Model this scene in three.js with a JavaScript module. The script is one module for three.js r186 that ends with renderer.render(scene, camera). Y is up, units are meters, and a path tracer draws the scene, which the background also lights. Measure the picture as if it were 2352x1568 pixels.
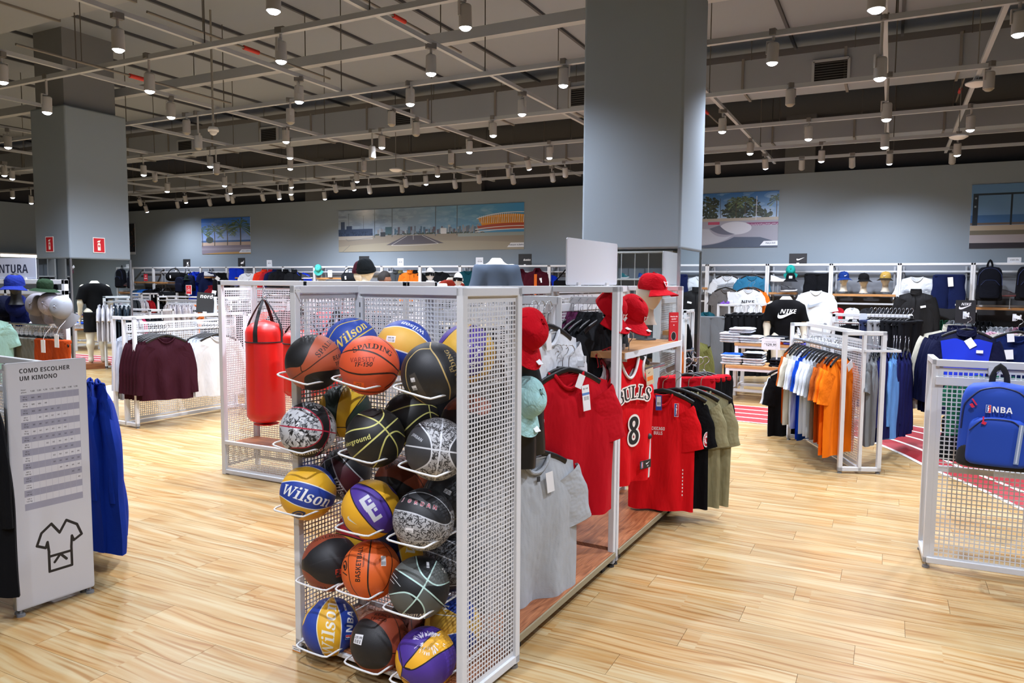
import * as THREE from 'three';
import { mergeGeometries, mergeVertices, toCreasedNormals } from 'three/addons/utils/BufferGeometryUtils.js';
import { RoundedBoxGeometry } from 'three/addons/geometries/RoundedBoxGeometry.js';
import { MarchingCubes } from 'three/addons/objects/MarchingCubes.js';
import { RectAreaLightUniformsLib } from 'three/addons/lights/RectAreaLightUniformsLib.js';
import { ImprovedNoise } from 'three/addons/math/ImprovedNoise.js';

// ---------------------------------------------------------------- camera, exposure
const scene = new THREE.Scene();
const camera = new THREE.PerspectiveCamera(2 * Math.atan(784 / 1700) * 180 / Math.PI, 1.5, 0.05, 80);
camera.rotation.order = 'YXZ';
camera.position.set(0, 1.62, 0);
camera.rotation.set(-0.0798, 0.4712, 0.0065);
camera.updateMatrixWorld(true); camera.updateProjectionMatrix();
const renderer = new THREE.WebGLRenderer({ antialias: true });
renderer.toneMapping = THREE.LinearToneMapping;
renderer.toneMappingExposure = 1.0;
renderer.shadowMap.enabled = true;
scene.background = new THREE.Color(0x020202);
// ---------------------------------------------------------------- survey: where a sight line of the survey photo meets a real plane of the room
const eye = camera.position.clone();
const fwd = new THREE.Vector3(0, 0, -1).applyQuaternion(camera.quaternion);
function ray(px, py) { return new THREE.Vector3(px / 1176 - 1, 1 - py / 784, 0.5).unproject(camera).sub(eye).normalize(); }
const flo = (px, py, y = 0) => { const d = ray(px, py); return eye.clone().addScaledVector(d, (y - eye.y) / d.y); };
const onZ = (px, py, z) => { const d = ray(px, py); return eye.clone().addScaledVector(d, (z - eye.z) / d.z); };
const onX = (px, py, x) => { const d = ray(px, py); return eye.clone().addScaledVector(d, (x - eye.x) / d.x); };
const dep = (px, py, f) => { const d = ray(px, py); return eye.clone().addScaledVector(d, f / d.dot(fwd)); };
// ---------------------------------------------------------------- helpers
let seed = 7;
const rnd = () => { seed = (seed * 1664525 + 1013904223) >>> 0; return seed / 4294967296; };
const rr = (a, b) => a + (b - a) * rnd();
const PI = Math.PI, V = (x, y, z) => new THREE.Vector3(x, y, z);
const taken = {};
function numbered(n) { const k = taken[n] = (taken[n] ?? -1) + 1; return k ? n + '_' + String(k).padStart(3, '0') : n; }
const ORD = ['first', 'second', 'third', 'fourth', 'fifth', 'sixth', 'seventh', 'eighth', 'ninth', 'tenth', 'eleventh', 'twelfth', 'thirteenth', 'fourteenth', 'fifteenth', 'sixteenth', 'seventeenth', 'eighteenth', 'nineteenth', 'twentieth'];
const lineCount = {};
const nth = (l) => { const k = lineCount[l] = (lineCount[l] ?? -1) + 1; return `${l}, ${ORD[k]} in line`; };
const mats = {};
function M(c, rough = 0.7, extra = {}) {                       // one material per colour and finish
  const key = c + '|' + rough + '|' + JSON.stringify(extra);
  return mats[key] ??= new THREE.MeshPhysicalMaterial({ color: c, roughness: rough, ...extra });
}
function clean(g) {
  if (g.index) g = g.toNonIndexed();
  for (const k of Object.keys(g.attributes)) if (!['position', 'normal', 'uv'].includes(k)) g.deleteAttribute(k);
  if (!g.attributes.uv) g.setAttribute('uv', new THREE.BufferAttribute(new Float32Array(g.attributes.position.count * 2), 2));
  if (!g.attributes.normal) g.computeVertexNormals();
  return g;
}
const join = (gs) => { gs = gs.flat(); return gs.length === 1 ? gs[0] : mergeGeometries(gs.map(clean), false); };
function put(g, x = 0, y = 0, z = 0, rx = 0, ry = 0, rz = 0) {
  return g.applyMatrix4(new THREE.Matrix4().compose(V(x, y, z), new THREE.Quaternion().setFromEuler(new THREE.Euler(rx, ry, rz)), V(1, 1, 1)));
}
const bx = (w, h, d, x = 0, y = 0, z = 0, rx = 0, ry = 0, rz = 0) => put(new THREE.BoxGeometry(w, h, d), x, y, z, rx, ry, rz);
const rbx = (w, h, d, r, x = 0, y = 0, z = 0, rx = 0, ry = 0, rz = 0, s = 2) => put(new RoundedBoxGeometry(w, h, d, s, r), x, y, z, rx, ry, rz);
const cyl = (r0, r1, h, n, x = 0, y = 0, z = 0, rx = 0, ry = 0, rz = 0) => put(new THREE.CylinderGeometry(r0, r1, h, n), x, y, z, rx, ry, rz);
const tube = (pts, r, seg = 16, n = 6, closed = false) => new THREE.TubeGeometry(new THREE.CatmullRomCurve3(pts.map((p) => (p.isVector3 ? p : V(...p))), closed, 'catmullrom', 0.3), seg, r, n, closed);
const lathe = (pts, n = 24) => new THREE.LatheGeometry(pts.map((p) => new THREE.Vector2(...p)), n);
function bar(a, b, t, t2 = t) {                                 // square bar between two points
  const d = b.clone().sub(a), l = d.length(), g = new THREE.BoxGeometry(t, t2, l);
  const q = new THREE.Quaternion().setFromUnitVectors(V(0, 0, 1), d.normalize());
  return g.applyMatrix4(new THREE.Matrix4().compose(a.clone().add(b).multiplyScalar(0.5), q, V(1, 1, 1)));
}
function mesh(name, gs, m, parent) {
  const o = new THREE.Mesh(Array.isArray(gs) ? join(gs) : gs, m);
  o.castShadow = o.receiveShadow = true;
  o.name = parent && parent !== scene ? name : numbered(name);
  (parent ?? scene).add(o);
  return o;
}
const pieces = (name, gs, m, parent) => gs.map((g) => mesh(name, [g], m, parent));
function tag(o, label, category, group) { o.userData = { label, category }; if (group) o.userData.group = group; return o; }
function thing(name, label, category, p = V(0, 0, 0), turn = 0, group) {
  const o = new THREE.Group(); o.name = numbered(name); scene.add(o);
  o.position.copy(p); o.rotation.y = turn;
  return tag(o, label, category, group);
}
function struct(name, gs, m) { const o = mesh(name, gs, m); o.userData = { kind: 'structure' }; return o; }
function copyOf(src, p, turn, label, group) {
  const o = src.clone(); o.name = numbered(src.name.replace(/_\d{3}$/, '')); scene.add(o);
  o.position.copy(p); o.rotation.set(0, turn, 0);
  o.userData = { ...src.userData, label: label ?? src.userData.label };
  if (group) o.userData.group = group;
  return o;
}
function paint(o, map) { o.traverse((c) => { if (c.isMesh && map[c.name]) c.material = map[c.name]; }); return o; }
function canvas(w, h, draw) {
  const c = document.createElement('canvas'); c.width = w; c.height = h;
  const g = c.getContext('2d'); draw(g, w, h);
  const t = new THREE.CanvasTexture(c); t.colorSpace = THREE.SRGBColorSpace; t.anisotropy = 8;
  return t;
}
const print = (w, h, draw, rough = 0.6, extra = {}) => new THREE.MeshPhysicalMaterial({ map: canvas(w, h, draw), roughness: rough, ...extra });
function text(g, s, x, y, px, col, o = {}) {                    // one line of lettering on a canvas
  g.save(); g.translate(x, y); g.rotate(o.rot || 0); g.scale(o.sx || 1, 1); if (o.skew) g.transform(1, 0, o.skew, 1, 0, 0);
  g.font = (o.style || 'bold') + ' ' + px + 'px ' + (o.font || 'sans-serif'); g.textAlign = o.align || 'center'; g.textBaseline = 'middle';
  if (o.edge) { g.strokeStyle = o.edge; g.lineWidth = o.ew || px * 0.16; g.lineJoin = 'round'; g.strokeText(s, 0, 0); }
  g.fillStyle = col; g.fillText(s, 0, 0); g.restore();
}
function arcText(g, s, cx, cy, r, a0, step, px, col, o = {}) {  // letters along an arc, a0 = angle of the first letter
  [...s].forEach((ch, i) => { const a = a0 + i * step; text(g, ch, cx + r * Math.sin(a), cy - r * Math.cos(a), px, col, { ...o, rot: a + (o.tilt || 0) }); });
}
function noiseTex(w, h, fn, srgb = false) {
  const d = new Uint8Array(w * h * 4);
  for (let y = 0; y < h; y++) for (let x = 0; x < w; x++) { const c = fn(x / w, y / h), i = (y * w + x) * 4; for (let k = 0; k < 3; k++) d[i + k] = Math.max(0, Math.min(255, (Array.isArray(c) ? c[k] : c) * 255)); d[i + 3] = 255; }
  const t = new THREE.DataTexture(d, w, h); t.wrapS = t.wrapT = THREE.RepeatWrapping; t.magFilter = THREE.LinearFilter; t.minFilter = THREE.LinearMipmapLinearFilter; t.generateMipmaps = true;
  if (srgb) t.colorSpace = THREE.SRGBColorSpace; t.needsUpdate = true; return t;
}
const pn = new ImprovedNoise();
// a flat print: thin slab whose front face (+z) carries the picture
function plate(w, h, d = 0.002) { const g = new THREE.BoxGeometry(w, h, d); return g; }
function faceUV(g) { return g; }
const smooth = (a, b, x) => { const t = Math.max(0, Math.min(1, (x - a) / (b - a))); return t * t * (3 - 2 * t); };
// grid surface: fn(u, v) -> [x, y, z], u and v from 0 to 1
function grid(nu, nv, fn, flip = false) {
  const P = [], U = [], I = [];
  for (let j = 0; j <= nv; j++) for (let i = 0; i <= nu; i++) { P.push(...fn(i / nu, j / nv)); U.push(i / nu, 1 - j / nv); }
  for (let j = 0; j < nv; j++) for (let i = 0; i < nu; i++) { const a = j * (nu + 1) + i, b = a + 1, c = a + nu + 1, d = c + 1; flip ? I.push(a, b, c, b, d, c) : I.push(a, c, b, b, c, d); }
  const g = new THREE.BufferGeometry(); g.setAttribute('position', new THREE.Float32BufferAttribute(P, 3)); g.setAttribute('uv', new THREE.Float32BufferAttribute(U, 2)); g.setIndex(I); g.computeVertexNormals(); return g;
}
// rounded flat board in the xy plane, centred, with thickness d
function board(w, h, r, d) {
  const s = new THREE.Shape(), x = -w / 2, y = -h / 2;
  s.moveTo(x + r, y); s.lineTo(x + w - r, y); s.quadraticCurveTo(x + w, y, x + w, y + r); s.lineTo(x + w, y + h - r); s.quadraticCurveTo(x + w, y + h, x + w - r, y + h);
  s.lineTo(x + r, y + h); s.quadraticCurveTo(x, y + h, x, y + h - r); s.lineTo(x, y + r); s.quadraticCurveTo(x, y, x + r, y);
  const g = new THREE.ExtrudeGeometry(s, { depth: d, bevelEnabled: false, curveSegments: 5 }); g.translate(0, 0, -d / 2);
  const p = g.attributes.position, u = g.attributes.uv; for (let i = 0; i < p.count; i++) u.setXY(i, (p.getX(i) + w / 2) / w, (p.getY(i) + h / 2) / h);
  return g;
}
const WHITE = M('#d3d5d7', 0.45), STEEL = M('#b9bcc0', 0.25, { metalness: 0.9 }), BLACKP = M('#0b0b0c', 0.45), TAGM = M('#e6e7e8', 0.8);
// ---------------------------------------------------------------- room shell
const ZW = -14.9, XL = -21.2, XR = 9, ZN = 6.5, TOP = 4.75, WT = 3.68;
const wallPaint = M('#86929b', 0.85), darkPaint = M('#3c3d40', 0.9), ceilPaint = M('#868e98', 0.95);
struct('wall_back', [bx(XR - XL, WT, 0.25, (XR + XL) / 2, WT / 2, ZW - 0.125)], wallPaint);
struct('trim_1', [bx(XR - XL, TOP - WT + 0.3, 0.2, (XR + XL) / 2, (TOP + WT) / 2 + 0.15, ZW - 0.3)], darkPaint);
struct('wall_left', [bx(0.25, WT, ZN - ZW, XL - 0.125, WT / 2, (ZN + ZW) / 2)], wallPaint);
struct('trim_2', [bx(0.2, TOP - WT + 0.3, ZN - ZW, XL - 0.3, (TOP + WT) / 2 + 0.15, (ZN + ZW) / 2)], darkPaint);
struct('wall_right', [bx(0.25, TOP + 0.3, ZN - ZW + 0.5, XR + 0.125, TOP / 2, (ZN + ZW) / 2)], wallPaint);
struct('wall_front', [bx(XR - XL + 0.5, TOP + 0.3, 0.25, (XR + XL) / 2, TOP / 2, ZN + 0.125)], wallPaint);
{ // ceiling slab with battens; the strip at the back is painted dark
  const c = struct('ceiling', [bx(XR - XL + 1, 0.2, 17.2, (XR + XL) / 2, TOP + 0.1, -10.7 + 8.6)], ceilPaint);
  mesh('dark_strip', [bx(XR - XL + 1, 0.2, 5, (XR + XL) / 2, TOP + 0.1, -13.2)], darkPaint, c).userData = { kind: 'structure' };
  for (let x = -20; x < 8; x += 1.25) mesh('batten', [bx(0.035, 0.035, 17, x, TOP - 0.017, -2.2)], M('#4b4e54', 0.9), c);
}
// planked floor
const plankTex = (() => {
  const N = 1024, t = noiseTex(N, N, (u, v) => {
    const row = v * 8, r = Math.floor(row);
    const w = pn.noise(u * 3, row * 1.1, r * 5.3) * 0.9, f = pn.noise(u * 4 + w, row * 13 + w * 2.2, r * 3.1), k = pn.noise(u * 2, row * 3.2 + w * 1.6, 40 + r), fi = pn.noise(u * 26, v * 420, 3), s = pn.noise(u * 3.4 + w * .5, row * 11 + w * 2.6, 77 + r * 2);
    const str = Math.pow(Math.max(0, s * 1.35 - 0.16), 1.15), a = Math.max(0, Math.min(1, 0.36 + 0.5 * k + 0.36 * f + 0.1 * fi));
    const lo = [0.94, 0.85, 0.64], hi = [0.83, 0.60, 0.30], dk = [0.68, 0.42, 0.15];
    return [0, 1, 2].map((i) => { const b = lo[i] + (hi[i] - lo[i]) * a; return b + (dk[i] - b) * Math.min(0.5, str * 1.25); });
  }, true);
  return t;
})();
const plankMats = [0.53, 0.5, 0.47].map((k, i) => new THREE.MeshPhysicalMaterial({ map: plankTex, color: new THREE.Color().setRGB(k, k * (1 - i * 0.01), k * (1.06 - i * 0.03)), roughness: 0.32, clearcoat: 0.0, specularIntensity: 0.6 }));
{
  const fl = struct('floor', [bx(XR - XL + 0.6, 0.1, ZN - ZW + 0.6, (XR + XL) / 2, -0.056, (ZN + ZW) / 2)], M('#6d4a26', 0.8));
  const L = 1.22, D = 0.19, all = [], geoCache = {};
  const plankGeo = (len, k) => {                                    // a few variants share geometry: length class and strip of the grain sheet
    const key = len.toFixed(2) + '|' + k; if (geoCache[key]) return geoCache[key];
    const g = new THREE.BoxGeometry(len - 0.0018, 0.008, D - 0.0018), u = g.attributes.uv, p = g.attributes.position, n = g.attributes.normal;
    const off = (k * 0.37) % 1, row = k % 8;
    for (let i = 0; i < p.count; i++) u.setXY(i, off + (p.getX(i) + len / 2) / 1.9, (row + 0.06 + 0.88 * (p.getZ(i) / D + 0.5)) / 8);
    return geoCache[key] = g;
  };
  let row = 0;
  for (let z = ZN - D / 2; z > ZW; z -= D, row++) {
    const sh = (row * 0.417 * L) % L;
    for (let x = XL - sh; x < XR; x += L) {
      const a = Math.max(x, XL), b = Math.min(x + L, XR); if (b - a < 0.05) continue;
      const c = V((a + b) / 2, 0, z), d = c.clone().sub(eye), f = d.dot(fwd), side = Math.abs(d.x * Math.cos(0.4712) - d.z * Math.sin(0.4712));
      if (f < -1) continue;
      all.push({ c, len: b - a, k: Math.floor(rnd() * 24), f, vis: f > 1.5 && side < f * 0.74 + 0.7, m: Math.floor(rnd() * 3) });
    }
  }
  all.sort((p, q) => (q.vis - p.vis) || p.f - q.f);
  const rest = [[], [], []];
  all.forEach((p, i) => {
    if (i < 300) { const o = mesh('plank', plankGeo(p.len, p.k), plankMats[p.m], fl); o.position.set(p.c.x, -0.004, p.c.z); }
    else rest[p.m].push(put(plankGeo(p.len, p.k).clone(), p.c.x, -0.004, p.c.z));
  });
  rest.forEach((r, i) => { mesh('planking', r, plankMats[i], fl).userData = { kind: 'stuff' }; });
}
// columns: painted cladding above, mirror below, white plinth
const mirror = new THREE.MeshPhysicalMaterial({ color: '#dfe6e6', metalness: 1, roughness: 0.012 });
function column(x0, x1, z0, z1, top, name) {                         // z0 = front
  const w = x1 - x0, d = z0 - z1, cx = (x0 + x1) / 2, cz = (z0 + z1) / 2;
  const c = struct(name, [rbx(w, top - 1.88, d, 0.025, cx, (top + 1.88) / 2, cz)], wallPaint);
  for (const [n, g] of [['mirror_panel', bx(w - 0.03, 1.66, 0.008, cx, 1.05, z0 - 0.012)], ['mirror_panel', bx(0.008, 1.66, d - 0.03, x1 - 0.012, 1.05, cz)], ['mirror_panel', bx(0.008, 1.66, d - 0.03, x0 + 0.012, 1.05, cz)]]) mesh(n, [g], mirror, c);
  mesh('core', [bx(w - 0.05, 1.9, d - 0.05, cx, 0.95, cz)], M('#777b80', 0.8), c);
  mesh('plinth', [rbx(w + 0.01, 0.22, d + 0.01, 0.006, cx, 0.11, cz)], WHITE, c);
  for (const [x, z] of [[x0, z0], [x1, z0], [x1, z1], [x0, z1]]) mesh('corner_trim', [bx(0.022, 1.68, 0.022, x - Math.sign(x - cx) * 0.009, 1.05, z - Math.sign(z - cz) * 0.009)], STEEL, c);
  mesh('upper_shaft', [bx(w * 0.82, TOP - top + 0.05, d * 0.82, cx - 0.05, (TOP + top) / 2, cz)], M('#777a7e', 0.9), c);
  return c;
}
{
  const zc = -5.62, xr = onZ(1566, 420, zc).x;
  column(onZ(1337, 420, zc).x, xr, zc, onX(1617, 420, xr).z, 3.95, 'column_centre');
  const xl = -9.2, zl = onX(154, 420, xl).z;
  column(onZ(75, 420, zl).x, xl, zl, onX(295, 420, xl).z, 3.78, 'column_left');
}
for (const [a, b] of [[700, 745], [1801, 1870], [1060, 1105]]) { const p = onZ(a, 420, ZW), q = onZ(b, 420, ZW); struct('column_back', [bx(q.x - p.x, TOP - WT, 0.22, (p.x + q.x) / 2, (TOP + WT) / 2, ZW - 0.12)], M('#57595b', 0.9)); }
// ---------------------------------------------------------------- ceiling services: rails, rods, ducts, spotlights
const grayW = M('#a0a5aa', 0.6);
const RY = 3.72, POWER = 22.5;
const rn = { x: 0, z: 0 };
function rail(along, at, a, b, w = 0.045, y = RY, rods = true) {
  const r = thing('ceiling_rail', along === 'x' ? `grey ceiling rail running across the store, ${ORD[rn.x++]} one from the near end` : `grey ceiling rail running towards the back wall, ${ORD[rn.z++]} one from the left`, 'ceiling rail', along === 'x' ? V((a + b) / 2, y, at) : V(at, y, (a + b) / 2));
  mesh('beam', [along === 'x' ? bx(b - a, w, w) : bx(w, w, b - a)], grayW, r);
  if (rods) for (let t = a + 0.6; t < b; t += 1.85) { const o = t - (a + b) / 2; mesh('rod', [cyl(0.006, 0.006, TOP - y, 5, along === 'x' ? o : 0, (TOP - y) / 2, along === 'x' ? 0 : o)], M('#55524d', 0.7), r); }
  return r;
}
for (const z of [1.0, -1.0, -2.95, -4.85, -6.72, -8.56, -10.42, -12.2, -13.42]) rail('x', z, XL + 0.2, 3.5, 0.045, RY, z !== -10.42);
for (const [x, a, b] of [[-17.2, -14, 2], [-15.2, -14, 2], [-13.2, -14, 2], [-11.3, -14, 2], [-9.45, -14, 2], [-7.58, -14, 2], [-5.62, -14, 2], [-3.77, -14, 2], [-1.92, -14, -8.4], [-0.13, -14, -0.5], [0.7, -14, -0.5], [2.6, -14, -0.5]]) rail('z', x, a, b, 0.04, RY + 0.042, false);
{ // broad cable tray between two rails, with thin pipes
  const t = thing('cable_tray', 'wide grey cable tray crossing below the ceiling behind the columns', 'cable tray', V(-5.2, 4.14, -6.75));
  mesh('channel', [bx(17, 0.11, 0.1)], grayW, t);
  for (const [dy, dz] of [[0.08, -0.22], [0.08, -0.34]]) mesh('pipe', [cyl(0.011, 0.011, 17, 6, 0, dy, dz, 0, 0, PI / 2)], M('#4a4744', 0.6), t);
  for (let x = -6.5; x < 7; x += 1.85) mesh('rod', [cyl(0.006, 0.006, TOP - 4.2, 5, x, (TOP - 4.2) / 2, 0)], M('#55524d', 0.7), t);
}
const ductPaint = M('#8b9198', 0.75);
function duct(z0, z1, y0, y1, xa, xb, label) {
  const d = thing('air_duct', label, 'air duct', V((xa + xb) / 2, (y0 + y1) / 2, (z0 + z1) / 2));
  mesh('casing', [bx(xb - xa, y1 - y0, z0 - z1)], ductPaint, d);
  for (let x = -(xb - xa) / 2 + 0.4; x < (xb - xa) / 2; x += 1.2) { mesh('flange', [bx(0.03, y1 - y0 + 0.04, z0 - z1 + 0.04, x)], M('#77746f', 0.8), d); mesh('strap', [cyl(0.005, 0.005, TOP - y1 - 0.05, 5, x + 0.1, (TOP - y1) / 2 - 0.03 + (y1 - y0) / 2, (z0 - z1) / 2)], M('#55524d', 0.7), d); }
  return d;
}
duct(-10.0, -10.6, 4.1, 4.46, -19, 6.5, 'long rectangular grey air duct with square grilles along its front');
duct(-12.75, -13.3, 3.9, 4.2, -19, 6, 'rear grey air duct running close to the back wall');
duct(-3.9, -4.9, 4.3, 4.7, -19, -6.2, 'broad grey duct under the ceiling above the left column');
function grille(px, py, w, h) {
  const p = onZ(px, py, -9.985), g = thing('air_grille', `square dark air grille on the grey duct ${px < 500 ? 'nearest the left column' : px < 700 ? 'above the palm poster' : px < 1100 ? 'above the stadium poster' : px < 1500 ? 'beside the central column' : 'right of the central column'}`, 'grille', p);
  mesh('frame', [bx(w, 0.03, 0.04, 0, h / 2), bx(w, 0.03, 0.04, 0, -h / 2), bx(0.03, h, 0.04, -w / 2), bx(0.03, h, 0.04, w / 2)], grayW, g);
  mesh('backing', [bx(w - 0.03, h - 0.03, 0.01)], M('#1d1d1e', 0.9), g);
  for (let i = 1; i < 9; i++) mesh('vane', [bx(w - 0.04, 0.007, 0.012, 0, -h / 2 + i * h / 9, 0.01)], M('#4a4a4a', 0.7), g);
}
for (const [x, y] of [[426, 339], [618, 311], [922, 270], [1340, 222], [1908, 164]]) grille(x, y, 0.4, 0.27);
// spotlights: seen lamps by the point where their lens hangs (3.5 m up), then the unseen rows behind the camera
const LIT = '630,26 272,115 646,142 344,210 109,259 394,270 687,234 5,189 19,339 28,411 657,326 666,363 667,388 483,383 330,402 666,430 516,427 527,444 384,440 424,465 29,454 69,485 72,467 639,456 667,446 744,457 333,487 1068,64 990,170 942,240 1295,197 1199,263 1132,312 877,339 1078,350 1004,404 977,423 819,417 809,436 1210,389 1262,363 2013,23 1775,145 2021,181 2036,275 1659,303 1857,320 2032,339 1723,353 1756,387 1887,370 2043,376 2229,299 2198,356 2339,80';
const UNLIT = '667,282 429,306 456,341 356,416 497,399 406,477 479,472 532,466 520,461 601,461 667,459 768,441 319,472 900,287 955,310 855,363 1036,375 836,392 847,444 922,441 930,429 1043,432 1099,420 1167,406 1176,422 1267,417 1297,406 1814,241 2271,205 1648,398 1841,389 1956,384 2187,375';
const lampHousing = M('#a3a3a2', 0.45), lensOn = new THREE.MeshStandardMaterial({ color: '#ffffff', emissive: '#eef4ff', emissiveIntensity: 26 }), lensOff = M('#8f8a7c', 0.4);
const lampProto = {};
function spot(p, on, tilt, turn, label, group) {
  if (!lampProto[on]) {
    const o = new THREE.Group();
    mesh('housing', [lathe([[0.0001, 0.165], [0.04, 0.165], [0.046, 0.158], [0.048, 0.15], [0.049, 0.004], [0.047, 0.0], [0.045, 0.006], [0.0001, 0.006]].map(([a, b]) => [a, b]), 20)], lampHousing, o);
    mesh('lens', [lathe([[0.0001, -0.022], [0.014, -0.0205], [0.027, -0.016], [0.037, -0.008], [0.043, 0.003], [0.043, 0.006], [0.0001, 0.006]], 20)], on ? lensOn : lensOff, o);
    mesh('bracket', [bx(0.008, 0.1, 0.022, 0.054, 0.13, 0), bx(0.06, 0.008, 0.022, 0.028, 0.182, 0)], lampHousing, o);
    lampProto[on] = o;
  }
  const t = thing('track_spotlight', label, 'spotlight', V(p.x, RY - 0.02, p.z), turn, group);
  const head = lampProto[on].clone(); 
  const drop = RY - 0.02 - p.y - 0.185;
  for (const c of [...head.children]) { c.position.set(0, 0, 0); t.add(c); c.position.y = 0; c.geometry = c.geometry; const m = new THREE.Matrix4().makeTranslation(0, -drop, 0).multiply(new THREE.Matrix4().makeRotationZ(tilt)).multiply(new THREE.Matrix4().makeTranslation(0, -0.185, 0)); c.applyMatrix4(m); }
  mesh('stem', [cyl(0.012, 0.012, Math.max(0.02, drop), 8, 0, -drop / 2, 0)], lampHousing, t);
  mesh('adapter', [bx(0.05, 0.05, 0.09, 0, 0.03, 0)], M('#6b6a68', 0.6), t);
  if (on) {
    const l = new THREE.SpotLight('#e9efff', POWER, 0, 1.22, 0.8, 2); l.castShadow = true; l.shadow.radius = 2;
    const dirv = V(Math.sin(tilt), -Math.cos(tilt), 0).applyAxisAngle(V(0, 1, 0), turn);
    const base = V(p.x, RY - 0.02 - drop, p.z).addScaledVector(dirv, 0.20);
    l.position.copy(base); l.target.position.copy(base.clone().addScaledVector(dirv, 2));
    scene.add(l); scene.add(l.target);
  }
}

const zone = (x, y) => (x < 90 ? 'left of the left column' : x < 300 ? 'around the left column' : x < 560 ? 'before the palm poster' : x < 800 ? 'between the palm and stadium posters' : x < 1050 ? 'above the stadium poster' : x < 1340 ? 'left of the central column' : x < 1800 ? 'just right of the central column' : 'at the far right of the ceiling') + (y < 150 ? ', nearest rows' : y < 300 ? ', middle rows' : y < 400 ? ', far rows' : ', back rows');
const RZ = [-2.95, -4.85, -6.72, -8.56, -10.42, -12.2, -13.42], RX = [-17.2, -15.2, -13.2, -11.3, -9.45, -7.58, -5.62, -3.77, -1.92, -0.13, 0.7, 2.6];
function snap(px, py, p) {                                       // a spotlight hangs under a rail: take the rail whose drop comes out most likely
  let best = null, cost = 9;
  for (const q of [...RZ.map((z) => onZ(px, py, z)), ...RX.map((x) => onX(px, py, x))]) { const c = Math.abs(q.y - 3.47) + 0.08 * q.distanceTo(p); if (q.z > -13.6 && q.y < 3.6 && q.z < -2 && q.x > -20 && c < cost) { cost = c; best = q; } }
  if (cost > 0.5) { const q = onZ(px, py, -13.42); return q; }
  return best;
}
for (const [list, on] of [[LIT, true], [UNLIT, false]]) for (const [x, y] of list.split(' ').map((s) => s.split(',').map(Number)).sort((a, b) => a[0] - b[0])) {
  let p = flo(x, y, 3.5);
  p = snap(x, y, p);
  const nearWall = p.z < -11.5;
  spot(p, on, nearWall ? (on ? rr(0.05, 0.4) : 0.3) : rr(-0.03, 0.03), nearWall ? PI / 2 + rr(-0.2, 0.2) : rr(0, 6), (() => { const l = `${on ? 'glowing' : 'unlit'} spotlight ${zone(x, y)}`, k = lineCount[l] = (lineCount[l] ?? -1) + 1; return `${l}, ${ORD[k]} from the left`; })(), `${on ? 'lit' : 'unlit'} spotlights ${zone(x, y)}`);
}
for (const [x, z] of [[-1.6, -1.2], [0.6, -2.9], [0.6, -1.0], [-0.9, 1.0], [-3.4, 1.0], [-5.8, 0.6], [2.6, -3.2], [2.6, -6.4], [3.2, -9.5], [1.2, 1.2], [-10, -2.6], [-12.5, -5], [-14.5, -8], [3.3, -12.6], [-5.4, 2.8], [-19, 0.4]]) spot(V(x, 3.5, z), true, 0, 0, nth('glowing spotlight over the near aisle outside the frame'), 'lit spotlights over the near aisle');
// ---------------------------------------------------------------- library: fixtures
// perforated sheet in the xy plane, lower left corner at the origin: real square holes between crossing strips
const perfCache = {};
function perf(w, h, pitch = 0.0188, web = 0.0058, edge = 0.02) {
  const key = [w, h, pitch, web, edge].map((x) => x.toFixed(4)).join(); if (perfCache[key]) return perfCache[key];
  const gs = [], nx = Math.max(1, Math.round((w - 2 * edge) / pitch)), ny = Math.max(1, Math.round((h - 2 * edge) / pitch)), px = (w - 2 * edge) / nx, py = (h - 2 * edge) / ny;
  for (let i = 1; i < nx; i++) gs.push(bx(web, h - 2 * edge, 0.0012, edge + i * px, h / 2, 0));
  for (let j = 1; j < ny; j++) gs.push(bx(w - 2 * edge, web, 0.0010, w / 2, edge + j * py, 0));
  const e = edge + web / 2;
  gs.push(bx(w, e, 0.0016, w / 2, e / 2), bx(w, e, 0.0016, w / 2, h - e / 2), bx(e, h - 2 * e, 0.0016, e / 2, h / 2), bx(e, h - 2 * e, 0.0016, w - e / 2, h / 2));
  return perfCache[key] = join(gs);
}
const postG = (w, h, d, x, y, z) => rbx(w, h, d, 0.004, x, y, z, 0, 0, 0, 1);
const foot = (x, z) => [cyl(0.018, 0.02, 0.012, 12, x, 0.006, z), cyl(0.006, 0.006, 0.03, 8, x, 0.022, z)];
function knob(t, x, z) { mesh('foot', foot(x, z), M('#8d8f92', 0.4, { metalness: 0.7 }), t); }
// wood for decks, shelves, table tops: grain along local x
const woodTex = noiseTex(512, 256, (u, v) => { const w = pn.noise(u * 4, v * 9, 2) * 1.2, k = pn.noise(u * 5 + w, v * 46 + w * 3, 9), m = pn.noise(u * 2, v * 10 + w, 4), s = Math.max(0, pn.noise(u * 8, v * 90, 21) * 1.5); const a = Math.max(0, Math.min(1, 0.5 + 0.45 * k + 0.35 * m)); return [0.72 - 0.26 * a - 0.15 * s, 0.47 - 0.22 * a - 0.12 * s, 0.30 - 0.17 * a - 0.09 * s]; }, true);
const woodLt = noiseTex(256, 128, (u, v) => { const w = pn.noise(u * 3, v * 7, 5), k = pn.noise(u * 4 + w, v * 40 + w * 3, 19); const a = Math.max(0, Math.min(1, 0.5 + 0.5 * k)); return [0.77 - 0.14 * a, 0.58 - 0.15 * a, 0.38 - 0.15 * a]; }, true);
const DECK = new THREE.MeshPhysicalMaterial({ map: woodTex, roughness: 0.38 }), SHELF = new THREE.MeshPhysicalMaterial({ map: woodLt, roughness: 0.5 });
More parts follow.
